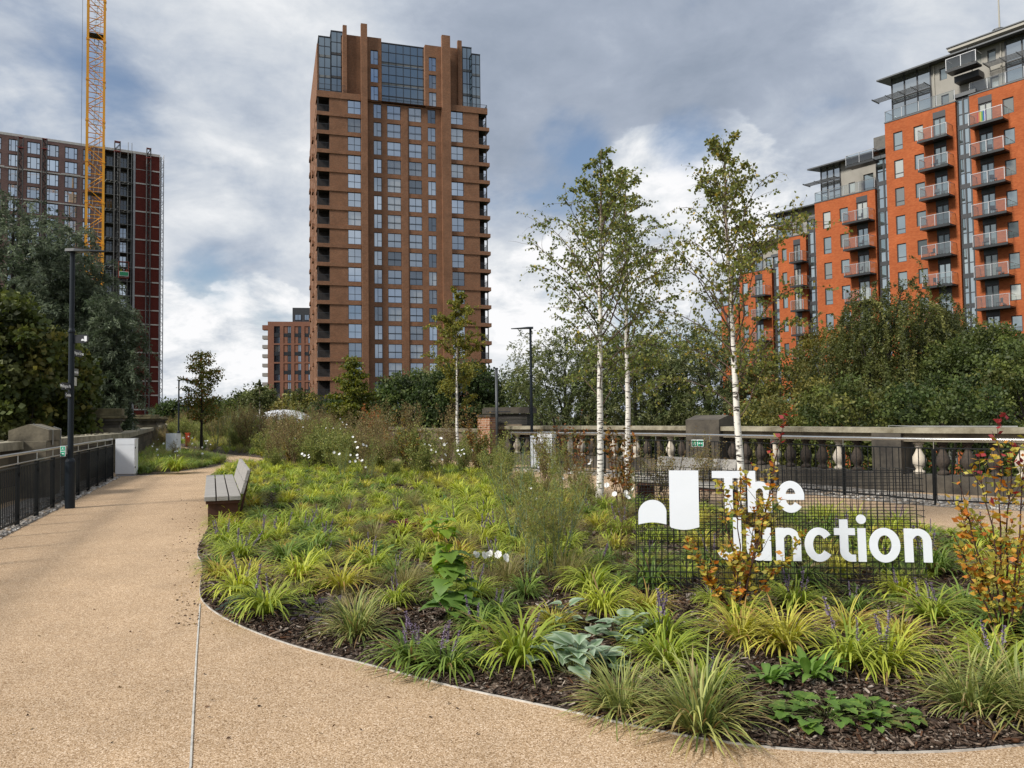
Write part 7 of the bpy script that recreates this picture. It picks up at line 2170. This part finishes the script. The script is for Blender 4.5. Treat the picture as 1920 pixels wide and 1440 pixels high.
leafy('silver_leaf_plant', 'plant', 1165, 1225, 24, .17, .13, .115, HEART, (.12, .20, .10), (.42, .51, .38), 'smaller offshoot of silver green leaves behind the striped sedge', 202, (.05, .2), el=(0, 45))
leafy('silver_leaf_plant', 'plant', 1060, 1195, 14, .15, .12, .10, HEART, (.12, .20, .10), (.38, .47, .34), 'little group of silver green leaves above the main silver leaved clump', 203, (.05, .2), el=(0, 45))
leafy('bugle_plant', 'plant', 480, 1140, 52, .27, .085, .06, OVAL, (.03, .06, .045), [(.045, .085, .06), (.03, .055, .045), (.06, .10, .06)], 'patch of dark bluish green round leaves at the left front edge', 204, (.02, .12), el=(0, 55))
leafy('bugle_plant', 'plant', 600, 1152, 90, .36, .075, .045, OVAL, (.045, .03, .045), [(.055, .045, .060), (.04, .028, .045), (.075, .065, .07)], 'patch of dark purple oval leaves right of the dark green ones', 205, (.02, .09), el=(0, 55))
leafy('heuchera', 'plant', 750, 1012, 110, .48, .10, .09, HEART, (.05, .015, .02), [(.085, .025, .03), (.05, .018, .025), (.16, .022, .03), (.04, .02, .02)], 'patch of dark red crinkled leaves in the middle of the lilyturf carpet', 206, (.03, .16), el=(0, 55))
leafy('leaf_rosette', 'plant', 1443, 1295, 20, .05, .13, .05, STRAP, (.16, .27, .06), (.11, .21, .04), 'left one of two fresh green leaf rosettes at the front', 207, (.01, .05), el=(30, 75), curl=1.2, stalk=False)
leafy('leaf_rosette', 'plant', 1522, 1285, 34, .07, .17, .055, STRAP, (.17, .28, .06), (.12, .22, .04), 'right and larger of two fresh green leaf rosettes at the front', 208, (.01, .06), el=(30, 75), curl=1.2, stalk=False)
leafy('lobed_leaf_patch', 'plant', 1550, 1345, 58, .26, .075, .085, LOBE, (.10, .19, .035), [(.13, .23, .04), (.18, .27, .05), (.09, .16, .03)], 'larger left part of the low lobed green leaves on the mulch at the right front', 209, (.02, .10), el=(-5, 30), seg=7)
leafy('lobed_leaf_patch', 'plant', 1645, 1350, 42, .19, .07, .08, LOBE, (.10, .19, .035), [(.13, .23, .04), (.18, .27, .05), (.2, .17, .05)], 'smaller right part of the low lobed green leaves on the mulch at the right front', 210, (.02, .10), el=(-5, 30), seg=7)
leafy('lobed_leaf_patch', 'plant', 1455, 1345, 12, .10, .06, .07, LOBE, (.10, .19, .035), [(.13, .23, .04)], 'few small lobed leaves just right of the biggest sedge', 211, (.01, .06), el=(-5, 30), seg=7)
for i, (px, py, n, r, lb) in enumerate(((665, 925, 40, .42, 'dark green hosta like clump in the far part of the lilyturf carpet'), (540, 985, 24, .3, 'broad dark leaves between lilyturf right of the bench leg'), (850, 955, 26, .35, 'bright green strap leaves left of the fennel stems'),
        (1690, 905, 20, .3, 'low green leaves far behind the name sign'), (700, 1060, 34, .3, 'rounded bluish green leaves left of the vine sapling'), (460, 940, 30, .35, 'dark leaves at the back foot of the bench'), (1600, 1075, 26, .25, 'bright green leaves seen through the wire basket'), (1760, 1040, 24, .28, 'pale round leaves right of the wire basket'), (1180, 1130, 14, .16, 'small green leaves at the left foot of the wire basket'))):
    leafy('broad_leaf_plant', 'plant', px, py, n, r, .13, .07, OVAL, (.10, .17, .04), [(.07, .13, .035), (.10, .18, .04), (.055, .10, .03)], lb, 220 + i, (.03, .16), el=(10, 60))

# vine like sapling
def vine_sapling():
    g = G(842, 1170, .05); rng = np.random.default_rng(301)
    root = empty('vine_sapling', (g.x, g.y, bed_z(bed1, g.x, g.y)), label='leafy upright sapling with big lobed green leaves near the bed front', cat='sapling')
    P = np.array([[0, 0, 0], [-.02, 0, .2], [0, .02, .42], [-.03, 0, .62], [-.05, 0, .74]]); s = QM(); st = [P]; rr = [[.006, .005, .005, .004, .003]]
    P2 = np.array([[0, 0, 0], [.05, 0, .15], [.06, 0, .3], [.04, .0, .45]]); st.append(P2); rr.append([.005, .004, .003, .002])
    q = QM()
    for i in range(66):
        u = rng.uniform(.12, 1.0); L_ = P if rng.random() < .72 else P2
        p, _ = at_line(L_, u); az = rng.uniform(0, 2 * PI); r = rng.uniform(.03, .10) * (1.1 - u * .5)
        b = p + np.array([math.cos(az) * r, math.sin(az) * r, .02])
        k = u * rng.uniform(.6, 1.2)
        ce = np.array((.10, .20, .05)) * (1 - min(1, k)) + np.array((.26, .38, .04)) * min(1, k)
        sz = rng.uniform(.10, .18) * (1.15 - u * .45)
        leafgeo(q, b, az, R(rng.uniform(-25, 25)), sz, sz * 1.15, ce * .8, ce, [.55, 1.0, .78, .95, .6, .5, .25, .02], 1.1, 7, .12, rng)
        st.append(np.array([p, (p + b) / 2 + [0, 0, .015], b])); rr.append([.002, .002, .0015])
    tubes(s, st, rr, (.28, .30, .06), 5); link_mesh('stems', s.mesh('stems'), WOODV, root); link_mesh('foliage', q.mesh('foliage'), LEAF, root)
vine_sapling()

# ---------------------------------------------------------------- shrubs with upright stems and small leaves
def stem_shrub(x, y, z, stems, label, seed, cols, leaf, nleaf, name='shrub', cat='shrub', stemcol=(.05, .025, .02), r0=.008, width=.62, side=.22, tips=None, group=None, spread_=.03, sub=5, leafjit=.03, first=.12):
    """stems: list of end offsets (dx, dy, h)"""
    rng = np.random.default_rng(seed); root = empty(name, (x, y, z), label=label, cat=cat, group=group)
    bl, br = [], []; tw = []
    for (dx, dy, h) in stems:
        n = 9; t = np.linspace(0, 1, n)[:, None]; b0 = rng.normal(0, .02, 3) * [1, 1, 0]
        S = b0 + np.concatenate([dx * t ** .85, dy * t ** .85, h * t], 1) + rng.normal(0, .012, (n, 3)) * np.sin(t * 3)
        bl.append(S); br.append(np.linspace(r0, r0 * .25, n)); tw.append((S, 1.0))
        for k in range(sub):
            u = rng.uniform(.25, .95); p, d = at_line(S, u); az = rng.uniform(0, 2 * PI)
            d0 = d * .8 + np.array([math.cos(az), math.sin(az), .35]) * .75; l = h * side * rng.uniform(.5, 1.2) * (1.2 - u * .6)
            B = curve_branch(p, unit(d0[None])[0], l, rng, 5, .06, .12, 0); bl.append(B); br.append(np.linspace(r0 * .4, r0 * .15, 5)); tw.append((B, l / h * 1.6))
    q = QM(); tubes(q, bl, br, stemcol, 5); link_mesh('stems', q.mesh('stems'), WOODV, root)
    cols = np.array(cols); P = []; D = []
    tot = sum(w for _, w in tw)
    for S, w in tw:
        for k in range(max(2, int(nleaf * w / tot))):
            u = rng.uniform(first, 1.0); p, d = at_line(S, u); a = rng.normal(size=3); a[2] = abs(a[2]) * .3
            P.append(p + rng.normal(0, leafjit * .4, 3)); D.append(unit((a + d * .3)[None])[0] + [0, 0, -.15])
    P = np.array(P); D = np.array(D); hz = P[:, 2] / max(1e-3, P[:, 2].max())
    ci = rng.integers(0, len(cols), len(P)); C = cols[ci]
    if tips is not None:
        sel = (hz + rng.normal(0, .12, len(P))) > .86; C = C.copy(); C[sel] = np.array(tips)
    q = QM(); q.add(*leaves(P, leaf, width, C, rng, D=D, jitter=.28)); link_mesh('foliage', q.mesh('foliage'), LEAF, root)
    return root
ORA = [(.46, .22, .035), (.50, .31, .05), (.38, .33, .06), (.30, .29, .05), (.50, .17, .03), (.42, .36, .06)]
g = G(1385, 1172, .05)
stem_shrub(g.x, g.y, bed_z(bed1, g.x, g.y), [(.42, .05, 1.50), (.30, -.03, 1.18), (.05, 0, 1.05), (-.10, .02, .98), (-.38, 0, .58), (-.28, .05, .42), (.55, 0, .62), (.18, .1, .8), (0, -.08, .5)], 'orange leaved shrub growing up in front of the name sign', 401, ORA, .050, 900, width=.6, tips=(.30, .035, .04), sub=6, group='autumn coloured shrubs')
g = G(1885, 1222, .05)
stem_shrub(g.x, g.y, bed_z(bed1, g.x, g.y), [(-.28, 0, 1.05), (-.12, .02, 1.20), (0, 0, 1.46), (.10, 0, 1.30), (.22, .05, 1.38), (.35, 0, 1.0), (-.2, .1, .8), (.1, -.1, .7), (-.33, .02, .72)], 'larger orange leaved shrub near the right edge of the photo', 402, ORA, .050, 1000, width=.6, tips=(.28, .035, .04), sub=6, group='autumn coloured shrubs')
for i, (px, Y, h, cl, lb) in enumerate(((1165, 11.6, 1.55, [(.26, .10, .03), (.22, .13, .03), (.15, .10, .03)], 'russet stemmed shrub between the two left birches'), (1075, 15.5, 1.7, [(.20, .08, .03), (.16, .10, .03)], 'tall thin rust coloured shrub left of the pair of birches'),
        (762, 20.5, 1.9, [(.17, .14, .035), (.24, .15, .035), (.12, .12, .03)], 'olive and gold shrub below the tower, left of the yellow birch'), (895, 20.5, 1.9, [(.24, .12, .03), (.18, .12, .03)], 'upright rusty shrub right of the slender yellow birch'), (545, 25.5, 1.0, [(.34, .22, .04), (.26, .2, .04)], 'small yellow orange shrub beyond the back of the bench'),
        (720, 30, 2.0, [(.20, .11, .03), (.12, .10, .03)], 'brown leaved shrub far behind the olive one'), (555, 33, 1.6, [(.30, .20, .04), (.2, .16, .04)], 'golden shrub far back on the left by the path bend'), (1425, 7.6, .95, [(.30, .17, .03), (.24, .2, .04)], 'thin amber twigged shrub just behind the lettering'), (1020, 19, 1.1, [(.14, .15, .03), (.2, .17, .04)], 'low olive shrub in front of the grey cabinets'), (1430, 19.3, 1.2, [(.10, .12, .03), (.15, .12, .03)], 'brownish shrub at the foot of the balustrade pier'),
        (692, 27, 2.0, [(.26, .08, .03), (.3, .12, .03)], 'rust red upright shrub under the conical tree'), (730, 25, 1.2, [(.32, .12, .03), (.22, .12, .03)], 'low orange shrub beneath the tower'))):
    b = AT(px, 800, Y); r_ = random.Random(i)
    st = [(r_.uniform(-.22, .22) * h, r_.uniform(-.2, .2) * h, h * r_.uniform(.6, 1.0)) for _ in range(8)]
    stem_shrub(b.x, Y, .08, st, lb, 410 + i, cl, .055 * (1 + Y * .012), 520, tips=None, group='autumn coloured shrubs', sub=5)
# wispy perennials: fennel, asters gone to seed, dry stems
def wispy_mesh(kind, seed):
    rng = np.random.default_rng(seed); q = QM(); f = QM(); bl, br = [], []; P = []; D = []; UM = []
    if kind == 'fennel': H_, ns, col, lc, lf, nl, el = 1.5, 6, (.15, .21, .13), [(.24, .26, .06), (.17, .20, .05), (.30, .28, .07)], .06, 2000, .10
    elif kind == 'dry':  H_, ns, col, lc, lf, nl, el = 1.35, 12, (.10, .06, .04), [(.22, .18, .08), (.28, .21, .09), (.19, .19, .07)], .040, 2000, .45
    elif kind == 'bush': H_, ns, col, lc, lf, nl, el = 1.0, 24, (.07, .06, .03), [(.15, .19, .05), (.22, .25, .07), (.28, .27, .08)], .05, 3200, .45
    else: H_, ns, col, lc, lf, nl, el = 1.7, 7, (.16, .12, .05), [(.20, .15, .06), (.14, .12, .05)], .03, 500, .3
    tips = []
    for i in range(ns):
        az = rng.uniform(0, 2 * PI); lean = rng.uniform(.05, .75 if kind == 'bush' else .5); h = H_ * rng.uniform(.6, 1.05)
        B = curve_branch((rng.normal(0, .04), rng.normal(0, .04), 0), (math.cos(az) * lean, math.sin(az) * lean, 1), h, rng, 8, .02, .05, 0)
        bl.append(B); br.append(np.linspace(.0085 if kind == 'fennel' else .006, .0018, 8)); tips.append(B)
        for k in range(7):
            u = rng.uniform(.3, .95); p, d = at_line(B, u); a2 = rng.uniform(0, 2 * PI)
            S = curve_branch(p, unit((d + np.array([math.cos(a2), math.sin(a2), .2]) * .8)[None])[0], h * rng.uniform(.12, .32), rng, 5, .04, .1, 0)
            bl.append(S); br.append(np.linspace(.0025, .0009, 5)); tips.append(S); UM.append(S[-1])
        UM.append(B[-1])
    tubes(q, bl, br, col, 4)
    for k in range(nl):
        S = tips[rng.integers(len(tips))]; p, d = at_line(S, rng.random()); P.append(p + rng.normal(0, .03, 3)); D.append(d + rng.normal(0, .7, 3))
    lc = np.array(lc); P = np.array(P); D = np.array(D)
    f.add(*leaves(P, lf, el, lc[rng.integers(0, len(lc), len(P))], rng, D=D, jitter=.3))
    if kind in ('fennel', 'dry', 'tall'):
        for u_ in UM:
            n = 16; a = rng.uniform(0, 2 * PI, n); e = rng.uniform(.3, 1, n); Dm = np.stack([np.cos(a) * (1 - e) * 1.6, np.sin(a) * (1 - e) * 1.6, e], 1)
            f.add(*leaves(np.tile(u_, (n, 1)) + Dm * .025, .014, .9, np.tile((.17, .11, .055) if kind != 'fennel' else (.20, .17, .06), (n, 1)), rng, jitter=.35))
    a = q.mesh('stems'); a.materials.append(WOODV); b = f.mesh('foliage'); b.materials.append(LEAF); return a, b
WM_ = {k: [wispy_mesh(k, 500 + i * 7 + j) for j in range(4)] for i, k in enumerate(('fennel', 'dry', 'bush', 'tall'))}
WN = {'fennel': ('fennel_plant', 'feathery yellow green fennel'), 'dry': ('dry_perennial', 'brown seeded perennial'), 'bush': ('leafy_perennial', 'bushy olive green perennial'), 'tall': ('dry_perennial', 'tall thin straw coloured perennial')}
def wispy(kind, x, y, s, label, group=None, z=.08):
    root = empty(WN[kind][0], (x, y, z), rp.uniform(0, 6.28), label=label, cat='perennial', group=group); root.scale = (s, s, s)
    for nm, me in zip(('stems', 'foliage'), rp.choice(WM_[kind])): o = bpy.data.objects.new(nm, me); COL.objects.link(o); o.parent = root
def at_px(kind, px, Y, s, label, group='tall perennials of the planting bed'): c = AT(px, 800, Y); wispy(kind, c.x, Y, s, label, group)
at_px('fennel', 1003, 7.3, .82, 'nearest fennel with bluish stems left of the wire basket')
at_px('fennel', 985, 6.9, .72, 'low fennel on the left of the nearest one')
at_px('fennel', 1030, 7.0, .76, 'fennel with bent stems on the right of the nearest one')
at_px('fennel', 1050, 7.7, .70, 'small fennel behind the nearest one')
at_px('fennel', 960, 9.0, .85, 'fennel behind and left of the nearest one')
at_px('fennel', 1050, 11.5, .95, 'fennel at the foot of the tallest birch')
at_px('tall', 1158, 7.4, .62, 'arching straw stem at the left end of the wire basket')
at_px('tall', 1080, 10.2, .75, 'straw coloured stems left of the tallest birch')
at_px('dry', 1240, 12.2, .75, 'dry brown seed heads above the left end of the wire basket')
at_px('dry', 1320, 13.0, .8, 'dry brown seed heads above the gap in the sign')
at_px('dry', 1020, 16.0, .9, 'brown seed heads in front of the grey cabinets')
at_px('bush', 935, 17.5, .8, 'olive bush in front of the brick pier')
at_px('bush', 990, 13.5, .6, 'small olive bush left of the tallest birch')
r_ = random.Random(91); cnt = {}
spots = []
for _ in range(4000):
    if len(spots) >= 105: break
    x, y = r_.uniform(-9.5, 4), r_.uniform(10.5, 27.5)
    if not inside(bed1, x, y) or edge_dist(bed1, x, y) < .4: continue
    p = PX(x, y)
    # belt rises towards the back and the right, as in the photo
    front = 892 if p[0] < 620 else (912 if p[0] < 930 else 965)
    if p[0] < 500 or p[1] > front or p[0] > 1330: continue
    if any((x - a) ** 2 + (y - b) ** 2 < .84 ** 2 for a, b in spots): continue
    spots.append((x, y))
    k = r_.choice(['bush', 'dry', 'bush', 'dry', 'bush', 'fennel', 'tall', 'bush'] if p[0] < 930 else ['fennel', 'bush', 'dry', 'fennel'])
    zn = 'below the brown tower' if p[0] < 800 else ('around the slender yellow birch' if p[0] < 960 else 'between the yellow birch and the pair of birches' if p[0] < 1100 else 'behind the pair of birches')
    wispy(k, x, y, r_.uniform(.5, 1.08) * ((1.3 if y > 21 else .95) if p[0] < 930 else .8), WN[k][1] + ' ' + where(x, y), WN[k][1] + ' plants of the main bed')
for _ in range(4000):
    if len(spots) >= 175: break
    poly = bed3 if r_.random() < .72 else bed2
    x, y = r_.uniform(-34, -4), r_.uniform(24, 80)
    if not inside(poly, x, y) or edge_dist(poly, x, y) < .3: continue
    if any((x - a) ** 2 + (y - b) ** 2 < (1.1 if poly is bed3 else 1.2) ** 2 for a, b in spots): continue
    spots.append((x, y)); k = r_.choice(['bush', 'dry', 'bush', 'tall'] if poly is bed2 else ['bush', 'dry', 'dry', 'fennel'])
    far = poly is bed3
    wispy(k, x, y, r_.uniform(1.0, 1.75) if far else r_.uniform(.5, .9), WN[k][1] + ' ' + where(x, y), WN[k][1] + (' of the far central bed' if far else ' of the left bed'))
# white anemones
def flower_mesh():
    q = QM(); rng = np.random.default_rng(7)
    for i in range(6): leafgeo(q, (0, 0, 0), i * PI / 3 + .1, R(25), .034, .030, (.80, .80, .78), (.84, .84, .84), [.3, .8, 1, .9, .5], .3, 4, .1, rng, .03)
    a = q.mesh('flower'); a.materials.append(leaf_mat('white_petal', .25))
    return a
FLW = flower_mesh()
def anemone(px, py, Y, n, w, label, seed):
    """flower heads gathered round the pixel-surveyed point, each on its own stalk"""
    r = random.Random(seed); c = AT(px, py, Y); root = empty('anemone', (c.x, Y, .08), label=label, cat='flowering plant', group='white anemones in the bed')
    s = QM(); st = []; 
    for i in range(n):
        dx, dz = r.gauss(0, w * .45), r.gauss(0, w * .34); dy = r.gauss(0, w * .3)
        p = (dx, dy, max(.25, c.z - .08 + dz)); st.append(np.array([(dx * .25, dy * .25, 0), (dx * .7, dy * .7, p[2] * .55), p]))
        o = bpy.data.objects.new('flower', FLW); COL.objects.link(o); o.parent = root; o.location = p; k = r.uniform(.8, 1.3); o.scale = (k,) * 3
        o.rotation_euler = (R(r.uniform(30, 95)), R(r.uniform(-30, 30)), R(r.uniform(-70, 70)))
    tubes(s, st, [[.002, .0016, .0014]] * len(st), (.10, .13, .05), 4)
    link_mesh('stalks', s.mesh('stalks'), WOODV, root)
    q = QM(); rng = np.random.default_rng(seed)
    for i in range(24): leafgeo(q, (rng.normal(0, w * .3), rng.normal(0, w * .3), rng.uniform(.05, .25)), rng.uniform(0, 6.28), R(rng.uniform(0, 50)), .08, .06, (.06, .10, .03), (.08, .13, .04), LOBE, .8, 7, .1, rng)
    link_mesh('foliage', q.mesh('foliage'), LEAF, root)
for i, (px, py, Y, n, w, lb) in enumerate(((920, 1070, 7.2, 8, .36, 'small white anemone group right of the vine sapling'), (672, 852, 18.5, 14, .55, 'white anemones in the middle distance below the conical tree'), (578, 858, 19.5, 4, .3, 'few white anemones beyond the bench'), (828, 846, 19, 14, .5, 'white anemones left of the slender yellow birch'),
        (868, 850, 19.5, 4, .25, 'white anemones at the foot of the slender yellow birch'), (1100, 873, 15.5, 5, .3, 'white anemones at the foot of the tallest birch'), (1172, 925, 10.6, 6, .25, 'white anemones just left of the wire basket'), (610, 815, 30, 8, .6, 'white anemones far back left below the small brick block'), (318, 843, 27.5, 16, .8, 'white anemones in the left bed behind the grey cabinet'),
        (372, 838, 29.5, 10, .8, 'white anemones in the left bed near the russet tree'), (640, 802, 34, 7, .6, 'faint white anemones under the conical tree'), (1035, 905, 12.0, 3, .3, 'scattered white anemones left of the birch trunk'), (540, 812, 33, 6, .6, 'white anemones by the golden shrub far left'))):
    anemone(px, py, Y, n, w, lb, 600 + i)
# big grass clump by the left cabinet
g = G(312, 890); 
o = clump('lily', g.x + .1, g.y + .35, 2.0, 'big fresh green grass clump beside the grey cabinet on the left', 0, z=.05)
